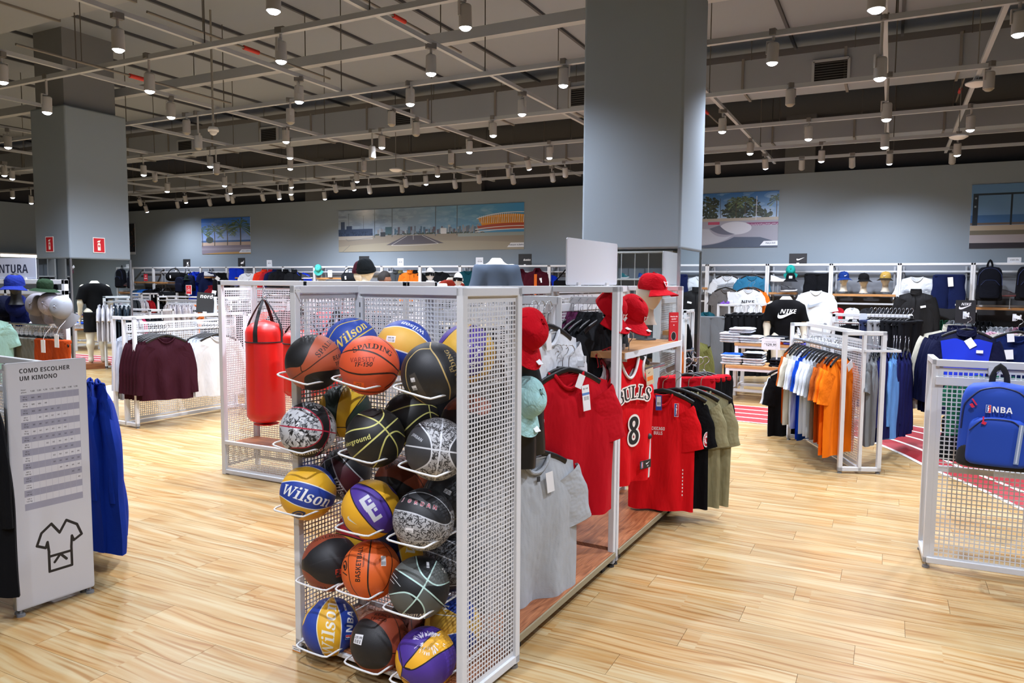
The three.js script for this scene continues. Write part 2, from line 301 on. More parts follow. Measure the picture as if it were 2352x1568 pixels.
function woodBox(w, h, d, along = 'x') { const g = new THREE.BoxGeometry(w, h, d), p = g.attributes.position, u = g.attributes.uv; for (let i = 0; i < p.count; i++) { const X = along === 'x' ? p.getX(i) : p.getZ(i), Z = along === 'x' ? p.getZ(i) : p.getX(i); u.setXY(i, X / 1.1 + 0.3, (Z + p.getY(i)) / 0.5); } return g; }
// rectangular upright frame in the plane x = const (along = 'z') or z = const
function frameG(w, h, t, along = 'x', y0 = 0.02) {
  const gs = [postG(t, h - y0, t, -w / 2 + t / 2, (h + y0) / 2, 0), postG(t, h - y0, t, w / 2 - t / 2, (h + y0) / 2, 0), postG(w, t, t, 0, h - t / 2, 0), postG(w, t, t, 0, y0 + t / 2, 0)];
  return gs.map((g) => (along === 'z' ? put(g, 0, 0, 0, 0, PI / 2, 0) : g));
}
// low two-sided rack: end frames across local x, perforated spine along local z from 0 to -len
function lowRack(p, turn, len, label, o = {}) {
  const h = o.h ?? 1.22, w = o.w ?? 0.4, t = 0.036;
  const r = thing('display_rack', label, 'clothes rack', p, turn, o.group);
  for (const z of [-t / 2, -len + t / 2]) mesh('end_frame', frameG(w, h, t).map((g) => g.translate(0, 0, z)), WHITE, r);
  pieces('centre_post', [postG(0.03, h - 0.05, t, 0, h / 2, -t / 2), postG(0.03, h - 0.05, t, 0, h / 2, -len + t / 2)], WHITE, r);
  pieces('spine_rail', [postG(0.03, t, len, 0, h - t / 2, -len / 2), postG(0.03, t, len, 0, 0.02 + t / 2, -len / 2), postG(0.02, 0.03, len, 0, h * 0.86, -len / 2)], WHITE, r);
  if (o.perf !== false) { const g = perf(len - 0.08, h - 0.14, o.pitch ?? 0.02, (o.pitch ?? 0.02) * 0.32).clone(); mesh('perforated_panel', [put(g, 0, 0.07, -0.04, 0, PI / 2, 0)], WHITE, r); }
  for (const [x, z] of [[-w / 2 + 0.02, -0.02], [w / 2 - 0.02, -0.02], [-w / 2 + 0.02, -len + 0.02], [w / 2 - 0.02, -len + 0.02]]) knob(r, x, z);
  return r;
}
// chrome or white garment arm; local +z is outwards
function hangArm(p, turn, len, label, group, rod = 'flat', m = WHITE) {
  const a = thing('garment_arm', label, 'rack arm', p, turn, group);
  mesh('bar', rod === 'flat' ? [bx(0.01, 0.03, len, 0, 0, len / 2)] : [cyl(0.011, 0.011, len, 10, 0, 0, len / 2, PI / 2)], m, a);
  mesh('stop', [bx(0.012, 0.02, 0.012, 0, 0.02, len)], m, a);
  mesh('bracket', [bx(0.03, 0.07, 0.012, 0, -0.01, 0.006)], m, a);
  return a;
}
// ---------------------------------------------------------------- library: garments (front faces +z, neck at the origin)
function torsoG(o) {
  const { w = 0.5, h = 0.68, sw = 0.215, neck = 0.085, dip = 0.075, th = 0.032, fold = 0.016, nf = 3, ph = 0, slope = 0.3, armpit = 0, hemR = 0 } = o;
  const side = (front) => (u, v) => {
    const s = 2 * u - 1, ax = Math.abs(s);
    const hw = sw + (w / 2 - sw) * smooth(0, 0.28, v) - armpit * Math.exp(-Math.pow((v - 0.13) / 0.09, 2)) * 0.9;
    const x0 = ax * sw, top = x0 < neck ? -(front ? dip : 0.015) * (1 - Math.pow(x0 / neck, 2)) : -(x0 - neck) * slope;
    const y = top + (-h - top + (hemR ? hemR * ax * ax : 0)) * v;
    const t = (x0 > neck ? smooth(0, 0.12, v) : 0.35 + 0.65 * smooth(0, 0.12, v)) * th * (0.55 + 0.45 * smooth(0, 0.35, v)) * Math.pow(Math.max(0, 1 - ax ** 2.4), 0.6);
    const f = fold * smooth(0.1, 0.9, v) * Math.sin(s * nf * PI * 0.8 + ph + v * 1.6) + fold * 0.4 * Math.sin(v * 9 + s * 4 + ph) * smooth(0, 0.3, v) * (1 - v) + fold * 0.45 * Math.sin(s * 11 + ph * 2 + Math.sin(v * 4 + s * 2) * 1.4) * smooth(0.25, 0.95, v);
    return [s * hw, y, (front ? t : -t) + f];
  };
  return join([grid(34, 24, side(true)), grid(34, 24, side(false), true)]);
}
function sleeveG(path, ra, rb, sgn, cap = true) {                // flattened tube along a path in the xy plane
  const c = new THREE.CatmullRomCurve3(path.map(([x, y, z = 0]) => V(x * sgn, y, z)), false, 'catmullrom', 0.4);
  const f = (u, v) => { const p = c.getPoint(v), d = c.getTangent(v), n = V(-d.y, d.x, 0).normalize(), a = u * 2 * PI, A = ra(v), B = rb(v); const k = 1 + 0.05 * Math.sin(v * 14 + a * 2); return [p.x + n.x * A * Math.cos(a) * k, p.y + n.y * A * Math.cos(a) * k, p.z + B * Math.sin(a) * k]; };
  const g = [grid(12, 10, f, true)];
  if (cap) g.push(grid(12, 1, (u, v) => { const e = f(u, 1), q = c.getPoint(0.97); return [e[0] + (q.x - e[0]) * v, e[1] + (q.y - e[1]) * v, e[2] * (1 - v)]; }, true));
  return join(g);
}
function collarG(neck, dip, r = 0.008, lift = 0.0, dz = 0.016) {
  const pts = []; for (let i = 0; i < 20; i++) { const a = i / 20 * 2 * PI, x = neck * Math.cos(a), fr = Math.sin(a); const k = 1 - (x / neck) ** 2; pts.push(V(x, -(fr > 0 ? dip : 0.015) * k + lift, fr * dz)); }
  return tube(pts, r, 30, 6, true);
}
const S_SHORT = [[0.155, -0.1], [0.2, -0.17], [0.245, -0.31]], S_OVER = [[0.19, -0.11], [0.243, -0.22], [0.268, -0.37]];
const S_LONG = [[0.155, -0.1], [0.215, -0.22], [0.25, -0.42], [0.27, -0.62]];
const GARM = {
  tee: (o = {}) => [['torso', torsoG({ ...o })], ['sleeve', sleeveG(S_SHORT, (v) => 0.088 + 0.006 * v, (v) => 0.026, 1)], ['sleeve', sleeveG(S_SHORT, (v) => 0.088 + 0.006 * v, () => 0.026, -1)], ['collar', collarG(0.085, 0.075)]],
  bigtee: (o = {}) => [['torso', torsoG({ w: 0.57, h: 0.72, sw: 0.262, ...o })], ['sleeve', sleeveG(S_OVER, (v) => 0.1 + 0.012 * v, () => 0.028, 1)], ['sleeve', sleeveG(S_OVER, (v) => 0.1 + 0.012 * v, () => 0.028, -1)], ['collar', collarG(0.09, 0.075, 0.011)]],
  long: (o = {}) => [['torso', torsoG({ ...o })], ['sleeve', sleeveG(S_LONG, (v) => 0.088 - 0.045 * v, (v) => 0.028 - 0.006 * v, 1)], ['sleeve', sleeveG(S_LONG, (v) => 0.088 - 0.045 * v, (v) => 0.028 - 0.006 * v, -1)], ['collar', collarG(0.085, 0.06)]],
  jacket: (o = {}) => [['torso', torsoG({ w: 0.54, th: 0.055, dip: 0.03, ...o })], ['sleeve', sleeveG(S_LONG, (v) => 0.1 - 0.045 * v, (v) => 0.042 - 0.01 * v, 1)], ['sleeve', sleeveG(S_LONG, (v) => 0.1 - 0.045 * v, (v) => 0.042 - 0.01 * v, -1)], ['collar', grid(24, 3, (u, v) => { const a = u * 2 * PI; return [0.078 * Math.cos(a) * (1 - 0.1 * v), -0.03 * Math.max(0, Math.sin(a)) + v * 0.055, 0.045 * Math.sin(a)]; }, true)], ['zip', bx(0.008, o.h ? o.h - 0.06 : 0.62, 0.004, 0, -0.36, 0.055)]],
  hoodie: (o = {}) => [['torso', torsoG({ w: 0.56, th: 0.055, dip: 0.04, ...o })], ['sleeve', sleeveG(S_LONG, (v) => 0.105 - 0.045 * v, (v) => 0.042 - 0.01 * v, 1)], ['sleeve', sleeveG(S_LONG, (v) => 0.105 - 0.045 * v, (v) => 0.042 - 0.01 * v, -1)], ['hood', grid(20, 8, (u, v) => { const a = (u - 0.5) * 1.7 * PI, r = 0.1 * Math.cos(v * 1.25) ** 0.6; return [r * Math.sin(a), -0.035 + 0.1 * v + 0.03 * (1 - v) * (1 - Math.cos(a)) * -0.5, -r * Math.cos(a) * 0.62 - 0.02]; })]],
  jersey: (o = {}) => [['torso', torsoG({ w: 0.52, h: 0.76, sw: 0.165, neck: 0.095, dip: 0.13, armpit: 0.05, slope: 0.2, ...o })], ['collar', collarG(0.095, 0.13, 0.009)], ...[1, -1].map((s) => ['armhole_trim', tube([[0.163 * s, -0.012, 0], [0.128 * s, -0.07, 0.012], [0.13 * s, -0.13, 0.016], [0.18 * s, -0.2, 0.008], [0.215 * s, -0.235, 0]], 0.009, 20, 6)])],
  pants: (o = {}) => { const h = o.h ?? 1.0, leg = (s) => sleeveG([[0.09, -0.0], [0.095, -h * 0.3], [0.105, -h * 0.65], [0.11, -h]], (v) => (0.105 - 0.03 * v) * (o.k ?? 1), (v) => 0.045 - 0.012 * v, s); return [['leg', leg(1)], ['leg', leg(-1)], ['waistband', rbx(0.37 * (o.k ?? 1), 0.045, 0.075, 0.018, 0, -0.01, 0)]]; },
  shorts: (o = {}) => { const h = o.h ?? 0.45, leg = (s) => sleeveG([[0.1, -0.0], [0.105, -h * 0.5], [0.125, -h]], (v) => 0.11 + 0.015 * v, (v) => 0.045 - 0.01 * v, s); return [['leg', leg(1)], ['leg', leg(-1)], ['waistband', rbx(0.39, 0.045, 0.08, 0.018, 0, -0.01, 0)]]; },
};
const protoG = {};
function garment(kind, m, p, turn, label, group, o = {}) {
  const key = kind + JSON.stringify(o.g ?? {}); const parts = protoG[key] ??= GARM[kind](o.g);
  const cat = { tee: 't-shirt', bigtee: 't-shirt', long: 'long-sleeve shirt', jacket: 'jacket', hoodie: 'hoodie', jersey: 'jersey', pants: 'trousers', shorts: 'shorts' }[kind];
  const t = thing({ tee: 'hanging_shirt', bigtee: 'hanging_shirt', long: 'long_sleeve_shirt', jacket: 'hanging_jacket', hoodie: 'hanging_hoodie', jersey: 'basketball_jersey', pants: 'hanging_trousers', shorts: 'hanging_shorts' }[kind], label, cat, p, turn, group);
  for (const [n, g] of parts) mesh(n, g, (o.mats && o.mats[n]) || m, t);
  if (o.s) t.scale.setScalar(o.s);
  if (o.sx) t.scale.x *= o.sx;
  if (o.roll) t.rotation.z = o.roll;
  return t;
}
let hangerSrc;
function hanger(p, turn, label, group, clip = false) {
  if (!hangerSrc) {
    hangerSrc = [['arms', sleeveG([[-0.2, -0.055], [-0.12, -0.012], [0, 0.022], [0.12, -0.012], [0.2, -0.055]], () => 0.014, () => 0.007, 1)], ['hook', tube([[0, 0.02, 0], [0, 0.06, 0], [0.005, 0.085, 0], [0.026, 0.1, 0], [0.036, 0.12, 0], [0.02, 0.142, 0], [-0.004, 0.142, 0], [-0.018, 0.125, 0]], 0.0026, 20, 5)], ['clip', join([bx(0.02, 0.05, 0.03, 0.13, -0.045), bx(0.02, 0.05, 0.03, -0.13, -0.045)])]];
  }
  const t = thing('clothes_hanger', label, 'hanger', p, turn, group);
  mesh('arms', hangerSrc[0][1], BLACKP, t); mesh('hook', hangerSrc[1][1], STEEL, t);
  if (clip) mesh('clip', hangerSrc[2][1], BLACKP, t);
  return t;
}
// swing tag lying on the front of a garment
function swingTag(parent, x, y, z, w = 0.045, h = 0.085, m = TAGM, rot = 0.1) { return mesh('price_tag', [bx(w, h, 0.002, x, y, z, 0, 0, rot)], m, parent); }
// row of like garments: first one at p, the others step by step behind it
function row(kind, list, p, turn, step, group, o = {}) {
  const out = []; let i = 0;
  for (const [m, label, n = 1] of list) for (let k = 0; k < n; k++, i++) {
    const q = p.clone().addScaledVector(step, i);
    const j = o.jit ?? 0.07;
    out.push(garment(kind, m, q, turn + (i ? rr(-j, j) : 0), n > 1 ? nth(label) : label, n > 1 ? group + ': ' + label : undefined, { ...o, roll: i ? rr(-0.025, 0.025) : 0 }));
    if (o.hanger) hanger(q.clone().add(V(0, o.lift ?? 0.005, 0)), turn + (i ? rr(-j, j) : 0), nth('black hanger ' + o.hanger), 'black hangers ' + o.hanger, kind === 'pants' || kind === 'shorts');
  }
  return out;
}
const foldTex = noiseTex(256, 256, (u, v) => { const w = pn.noise(u * 3, v * 3, 8) * 0.5; return 0.5 + 0.32 * pn.noise(u * 7 + w, v * 2.2 + w, 1) + 0.2 * pn.noise(u * 16 + w * 2, v * 5, 5) + 0.1 * pn.noise(u * 34, v * 16, 7) + 0.03 * pn.noise(u * 120, v * 120, 9); });
const clothMats = {};
const cloth = (c, r = 0.92) => clothMats[c + r] ??= new THREE.MeshPhysicalMaterial({ color: c, roughness: r, specularIntensity: 0.22, bumpMap: foldTex, bumpScale: 0.011 });
// ---------------------------------------------------------------- library: caps, heads, bodies
function capG(o = {}) {
  const crown = grid(28, 10, (u, v) => { const a = u * 2 * PI, e = v * PI / 2; const r = 0.088 * Math.cos(e * 0.98) ** 0.62, c = Math.cos(a), s = Math.sin(a); return [r * s * 0.95, 0.105 * Math.sin(e) ** 0.95, r * c * 1.12 + 0.004 * Math.sin(e) * (c > 0 ? 1 : -1)]; });
  const brim = (dy) => grid(20, 6, (u, v) => { const a = (u - 0.5) * 2.3, rr2 = 0.086 + v * 0.075 * Math.cos(a * 0.62); return [0.95 * rr2 * Math.sin(a), dy + 0.008 - v * 0.022 - 0.02 * Math.sin(a) ** 2 * (0.4 + v), 1.12 * rr2 * Math.cos(a)]; }, dy < 0);
  const seams = [0, 1, 2].map((i) => tube([0, 0.25, 0.5, 0.75, 1].map((k) => { const a = i * PI / 3 + (k > 0.5 ? PI : 0), e = k <= 0.5 ? k * PI : (1 - k) * PI; const r = 0.0885 * Math.cos(Math.min(e, 1.55) * 0.98) ** 0.62; return V(r * Math.sin(a) * 0.95, 0.106 * Math.sin(e) ** 0.95, r * Math.cos(a) * 1.12); }), 0.0018, 24, 4));
  return [['crown', crown], ['brim', join([brim(0.003), brim(-0.001)])], ['button', put(new THREE.SphereGeometry(0.009, 10, 6), 0, 0.105, 0)], ['seam', join(seams)]];
}
let capParts;
function cap(m, p, rot, label, o = {}) {                          // crown rim at p, brim towards local +z
  capParts ??= capG();
  const t = thing('baseball_cap', label, 'cap', p, 0, o.group);
  for (const [n, g] of capParts) mesh(n, g, n === 'brim' && o.brim ? o.brim : m, t);
  if (o.badge) { const b = mesh('badge', [new THREE.PlaneGeometry(o.bw ?? 0.06, o.bh ?? 0.05)], o.badge, t); b.position.set(0, 0.05, 0.1); b.rotation.x = -0.32; }
  if (o.sticker) mesh('sticker', [bx(0.04, 0.03, 0.002, 0.03, 0.0, 0.15, 1.2, 0, 0)], TAGM, t);
  t.rotation.set(...rot, 'YXZ'); if (o.s) t.scale.setScalar(o.s);
  return t;
}
function headG(h = 0.235) {                                     // egg-shaped head with a face towards +z, chin at y = 0
  const g = grid(40, 40, (u, v) => {
    const a = u * 2 * PI, e = (v - 0.5) * PI, c = Math.cos(e), s = Math.sin(e), front = Math.cos(a), sd = Math.sin(a);
    let y = 0.5 + 0.5 * s, wx = 0.33 * c, wz = 0.40 * c;
    const jaw = smooth(0.5, 0.0, y); wx *= 1 - 0.28 * jaw; wz *= 1 - 0.12 * jaw;
    let z = wz * front + (front < 0 ? -0.03 * c : 0.02 * jaw);
    if (front > 0) {
      const near = Math.exp(-((sd * 0.33) ** 2) / 0.0035);
      z += 0.075 * near * Math.exp(-(((y - 0.40) / 0.075) ** 2)) + 0.035 * near * Math.exp(-(((y - 0.52) / 0.09) ** 2));
      z += 0.02 * near * Math.exp(-(((y - 0.23) / 0.03) ** 2)) + 0.025 * Math.exp(-((sd * 0.33) ** 2) / 0.01) * Math.exp(-(((y - 0.06) / 0.06) ** 2));
      z -= 0.032 * (Math.exp(-(((sd * 0.33 - 0.13) / 0.07) ** 2)) + Math.exp(-(((sd * 0.33 + 0.13) / 0.07) ** 2))) * Math.exp(-(((y - 0.51) / 0.05) ** 2));
    }
    return [wx * sd * h * 1.0, y * h, z * h];
  });
  return g;
}
let headSrc;
const CREAM = M('#d8d0be', 0.45), SKIN = M('#9a6a4e', 0.6);
function headDisplay(p, turn, label, o = {}) {                   // display head with neck on a steel stand; chin at p
  const t = thing('hat_stand', label, 'hat stand', p, turn, o.group);
  headSrc ??= headG();
  mesh('head', [headSrc.clone(), put(lathe([[0.075, -0.1], [0.06, -0.07], [0.05, -0.02], [0.052, 0.06]], 20), 0, 0, -0.02)], o.m ?? CREAM, t);
  if (o.stand) { mesh('stand', [cyl(0.011, 0.011, o.stand, 10, 0, -0.1 - o.stand / 2, -0.02), cyl(0.07, 0.072, 0.008, 24, 0, -0.1 - o.stand + 0.004, -0.02)], M('#6e7174', 0.35, { metalness: 0.8 }), t); }
  return t;
}
function sdfG(bones, o = {}) {                                   // smooth union of tapered capsules, meshed on a grid
  const k = o.k ?? 0.03, res = o.res ?? 56, lo = V(9, 9, 9), hi = V(-9, -9, -9);
  for (const b of bones) for (const i of [0, 4]) { const r = b[i + 3] + 0.03; lo.min(V(b[i] - r, b[i + 1] - r, b[i + 2] - r)); hi.max(V(b[i] + r, b[i + 1] + r, b[i + 2] + r)); }
  const c = lo.clone().add(hi).multiplyScalar(0.5), hs = hi.clone().sub(lo).multiplyScalar(0.56);
  const mc = new MarchingCubes(res, new THREE.MeshBasicMaterial(), false, false, 90000); mc.isolation = 0;
  const h2 = res / 2;
  for (let z = 0; z < res; z++) for (let y = 0; y < res; y++) for (let x = 0; x < res; x++) {
    const X = c.x + (x - h2) / h2 * hs.x, Y = c.y + (y - h2) / h2 * hs.y, Z = c.z + (z - h2) / h2 * hs.z;
    let acc = 0, mn = 9;
    for (const b of bones) {
      const ax = b[4] - b[0], ay = b[5] - b[1], az = b[6] - b[2], fx = X - b[0], fy = Y - b[1], fz = (Z - b[2]), fl = b[8] ?? 1;
      const t = Math.max(0, Math.min(1, (fx * ax + fy * ay + fz * az) / (ax * ax + ay * ay + az * az + 1e-9)));
      const dx = fx - ax * t, dy = fy - ay * t, dz = (fz - az * t) / fl, d = Math.hypot(dx, dy, dz) - (b[3] + (b[7] - b[3]) * t);
      acc += Math.exp(-d / k); if (d < mn) mn = d;
    }
    let d = acc > 0 && isFinite(acc) ? -k * Math.log(acc) : mn;
    if (o.clip) d = Math.max(d, o.clip(X, Y, Z));
    mc.field[x + y * res + z * res * res] = -d;
  }
  mc.update();
  const n = mc.count, P = new Float32Array(n * 3);
  for (let i = 0; i < n; i++) { P[i * 3] = c.x + mc.positionArray[i * 3] * hs.x; P[i * 3 + 1] = c.y + mc.positionArray[i * 3 + 1] * hs.y; P[i * 3 + 2] = c.z + mc.positionArray[i * 3 + 2] * hs.z; }
  let g = new THREE.BufferGeometry(); g.setAttribute('position', new THREE.BufferAttribute(P, 3));
  g = mergeVertices(g, 1e-4); g.computeVertexNormals(); return g;
}
// body bones, feet at y = 0, facing +z; bone = [x y z r  x y z r  depth factor]
const BODY = {
  torso: [[0, 1.395, -0.01, 0.07, 0.165, 1.335, -0.012, 0.062, 0.95], [0, 1.395, -0.01, 0.07, -0.165, 1.335, -0.012, 0.062, 0.95], [0, 1.33, 0, 0.125, 0, 1.12, 0.01, 0.12, 0.8], [-0.07, 1.27, 0.02, 0.09, 0.07, 1.27, 0.02, 0.09, 0.9], [0, 1.12, 0.01, 0.115, 0, 0.92, 0, 0.13, 0.85], [-0.07, 0.9, -0.01, 0.1, 0.07, 0.9, -0.01, 0.1, 0.95]],
  neck: [[0, 1.4, -0.01, 0.062, 0, 1.52, 0.01, 0.055]],
  arm: (s, bend = 0.05) => [[0.185 * s, 1.37, -0.01, 0.058, 0.235 * s, 1.1, -0.02, 0.043], [0.235 * s, 1.1, -0.02, 0.043, 0.255 * s, 0.86, bend, 0.03]],
  leg: (s, dz = 0) => [[0.09 * s, 0.9, 0, 0.098, 0.1 * s, 0.5, 0.01 + dz, 0.06], [0.1 * s, 0.5, 0.01 + dz, 0.058, 0.1 * s, 0.34, -0.015 + dz, 0.058], [0.1 * s, 0.34, -0.015 + dz, 0.058, 0.1 * s, 0.08, -0.01 + dz, 0.036], [0.1 * s, 0.045, -0.02 + dz, 0.042, 0.115 * s, 0.03, 0.13 + dz, 0.028]],
  hand: (s, bend = 0.05) => { const x = 0.258 * s, z = bend + 0.01, f = [[-0.03, 0.075], [-0.01, 0.09], [0.012, 0.085], [0.032, 0.065]]; return [[x, 0.85, z - 0.02, 0.028, x, 0.775, z + 0.01, 0.03, 1], ...f.map(([dz, l]) => [x, 0.77, z + dz, 0.0105, x - 0.008 * s, 0.77 - l, z + dz + 0.012, 0.008]), [x - 0.005 * s, 0.83, z + 0.02, 0.013, x - 0.018 * s, 0.765, z + 0.055, 0.009]]; },
};
const grow = (bones, d) => bones.map((b) => [b[0], b[1], b[2], b[3] + d, b[4], b[5], b[6], b[7] + d, b[8] ?? 1]);
// ---------------------------------------------------------------- library: shoes, bags, folded clothes, signs
let shoeSrc;
function shoe(p, turn, label, upper, sole, o = {}) {
  if (!shoeSrc) {
    const prof = (t) => 0.036 + 0.012 * Math.sin(t * PI * 1.1 + 0.4) - 0.012 * smooth(0.85, 1, t) - 0.004 * smooth(0.1, 0, t);
    const up = grid(26, 14, (u, v) => { const t = u, a = v * PI, hgt = 0.035 + 0.062 * smooth(0.75, 0.15, t) + 0.012 * Math.exp(-(((t - 0.02) / 0.08) ** 2)) - 0.01 * smooth(0.9, 1, t); const w = prof(t) * 0.94; const open = t < 0.42 ? 1 : 0; const c = Math.cos(a), s = Math.pow(Math.sin(a), 0.7); return [w * c * (1 - 0.3 * s * open), 0.022 + hgt * s * (open && s > 0.93 ? 0.82 : 1), -0.13 + 0.265 * t]; }, true);
    const so = grid(30, 6, (u, v) => { const a = u * 2 * PI, t = 0.5 + 0.5 * Math.cos(a), w = prof(t) * Math.sign(Math.sin(a)) * Math.pow(Math.abs(Math.sin(a)), 0.5); const k = v < 0.5 ? 1 : 1; const yy = [0, 0, 0.008, 0.02, 0.026, 0.026, 0.026][Math.round(v * 6)], sh = [0, 0.97, 1.03, 1.04, 1.02, 0.9, 0][Math.round(v * 6)]; return [w * sh, yy + 0.012 * smooth(0.8, 1, t) * (v > 0.3 ? 1 : 0.4), -0.135 + 0.28 * (0.5 + (t - 0.5) * sh)]; });
    const lace = []; for (let i = 0; i < 5; i++) lace.push(bx(0.034 - i * 0.002, 0.004, 0.006, 0, 0.083 - i * 0.008, 0.0 + i * 0.017, 0.5, 0, 0));
    shoeSrc = [['upper', up], ['sole', so], ['laces', join(lace)]];
  }
  const t = thing('sneaker', label, 'shoe', p, turn, o.group);
  mesh('upper', shoeSrc[0][1], upper, t); mesh('sole', shoeSrc[1][1], sole, t); mesh('laces', shoeSrc[2][1], o.lace ?? sole, t);
  if (o.stand) mesh('stand', [cyl(0.005, 0.005, o.stand, 8, 0, -o.stand / 2, 0), cyl(0.03, 0.03, 0.006, 14, 0, -o.stand + 0.003, 0)], M('#c9cdd0', 0.2, { transmission: 0.5 }), t);
  return t;
}
let foldSrc;
function foldedShirt(m, p, turn, label, group, o = {}) {         // folded garment, base at p
  if (!foldSrc) {
    foldSrc = [['body', grid(28, 16, (u, v) => { const a = u * 2 * PI, e = (v - 0.5) * PI, ce = Math.sign(Math.cos(e)) * Math.abs(Math.cos(e)) ** 0.28, n = 0.004 * Math.sin(a * 5 + v * 3); const cx = Math.sign(Math.cos(a)) * Math.abs(Math.cos(a)) ** 0.32, sz = Math.sign(Math.sin(a)) * Math.abs(Math.sin(a)) ** 0.32; const front = Math.max(0, Math.sin(a)); return [0.14 * cx * ce, 0.016 + (0.016 + n * 0.8) * Math.sin(e) * (1 + 0.25 * front) + n * 0.5, 0.165 * sz * ce]; })],
      ['fold', join([tube([[-0.125, 0.02, 0.158], [0, 0.021, 0.169], [0.125, 0.019, 0.158]], 0.008, 14, 6), tube([[-0.12, 0.009, 0.15], [0.02, 0.008, 0.165], [0.125, 0.009, 0.152]], 0.007, 14, 6)])], ['neckband', tube([[-0.05, 0.034, -0.05], [-0.035, 0.036, 0.0], [0, 0.036, 0.02], [0.035, 0.036, 0], [0.05, 0.034, -0.05]], 0.005, 14, 5)]];
  }
  const t = thing('folded_shirt', label, 'folded shirt', p, turn, group);
  for (const [n, g] of foldSrc) mesh(n, g, (n === 'fold' && o.fold) || m, t);
  if (o.s) t.scale.set(o.s, 1, o.s);
  return t;
}
function backpack(p, turn, label, m, dark, o = {}) {              // centred on x, base at p, front towards +z
  const t = thing('backpack', label, 'backpack', p, turn, o.group);
  const shell = (w, h, d, zc, y0, round) => grid(36, 24, (u, v) => { const a = u * 2 * PI, c = Math.sign(Math.cos(a)) * Math.abs(Math.cos(a)) ** 0.55, s = Math.sign(Math.sin(a)) * Math.abs(Math.sin(a)) ** 0.6; const tt = v, k = Math.min(1, Math.pow(Math.max(0, Math.sin(PI * Math.min(1, tt * 0.5 + (tt > 0.5 ? (tt - 0.5) * 0.98 : 0)))), round)); const cap2 = Math.pow(Math.max(0, 1 - ((tt - 0.45) / 0.55) ** 6), 0.34) * (tt < 0.45 ? Math.pow(Math.max(0, 1 - ((0.45 - tt) / 0.45) ** 14), 0.4) : 1); return [w / 2 * c * cap2 * (1 - 0.1 * tt), y0 + h * tt, zc + d / 2 * s * cap2 * (1 - 0.12 * tt)]; }, true);
  mesh('body', [shell(0.3, 0.45, 0.15, 0, 0, 0.3)], m, t);
  mesh('front_pocket', [shell(0.235, 0.26, 0.09, 0.065, 0.015, 0.3)], m, t);
  mesh('base', [put(shell(0.308, 0.15, 0.162, 0.004, -0.006, 0.3))], dark, t);
  mesh('handle', [sleeveG([[-0.028, 0.42, -0.03], [-0.024, 0.48, -0.03], [0, 0.53, -0.03], [0.024, 0.48, -0.03], [0.028, 0.42, -0.03]], () => 0.012, () => 0.004, 1)], dark, t);
  mesh('zip', [tube([[-0.135, 0.2, 0.066], [-0.125, 0.33, 0.064], [-0.07, 0.405, 0.058], [0, 0.425, 0.052], [0.07, 0.405, 0.058], [0.125, 0.33, 0.064], [0.135, 0.2, 0.066]], 0.004, 40, 5), tube([[-0.105, 0.2, 0.105], [-0.05, 0.262, 0.098], [0.05, 0.262, 0.098], [0.105, 0.2, 0.105]], 0.0035, 30, 5)], M('#0a1c4a', 0.5), t);
  return t;
}
// sign: board with printed front face
function sign(w, h, m, p, turn, label, o = {}) {
  const t = thing(o.name ?? 'sign_board', label, 'sign', p, turn, o.group);
  mesh('board', [board(w, h, o.r ?? 0.008, o.d ?? 0.006)], o.back ?? m, t).position.y = h / 2;
  const f = mesh('print', [new THREE.PlaneGeometry(w * 0.985, h * 0.985)], m, t); f.position.set(0, h / 2, (o.d ?? 0.006) / 2 + 0.0012);
  if (o.r > 0.015) f.geometry = clean((() => { const g = board(w * 0.985, h * 0.985, o.r, 0.001); return g; })());
  for (const x of o.feet ?? []) mesh('clip', [bx(0.045, 0.035, 0.02, x, 0.0, 0.006)], M('#d9dbdd', 0.4), t);
  if (o.tilt) t.rotation.x = o.tilt;
  return t;
}
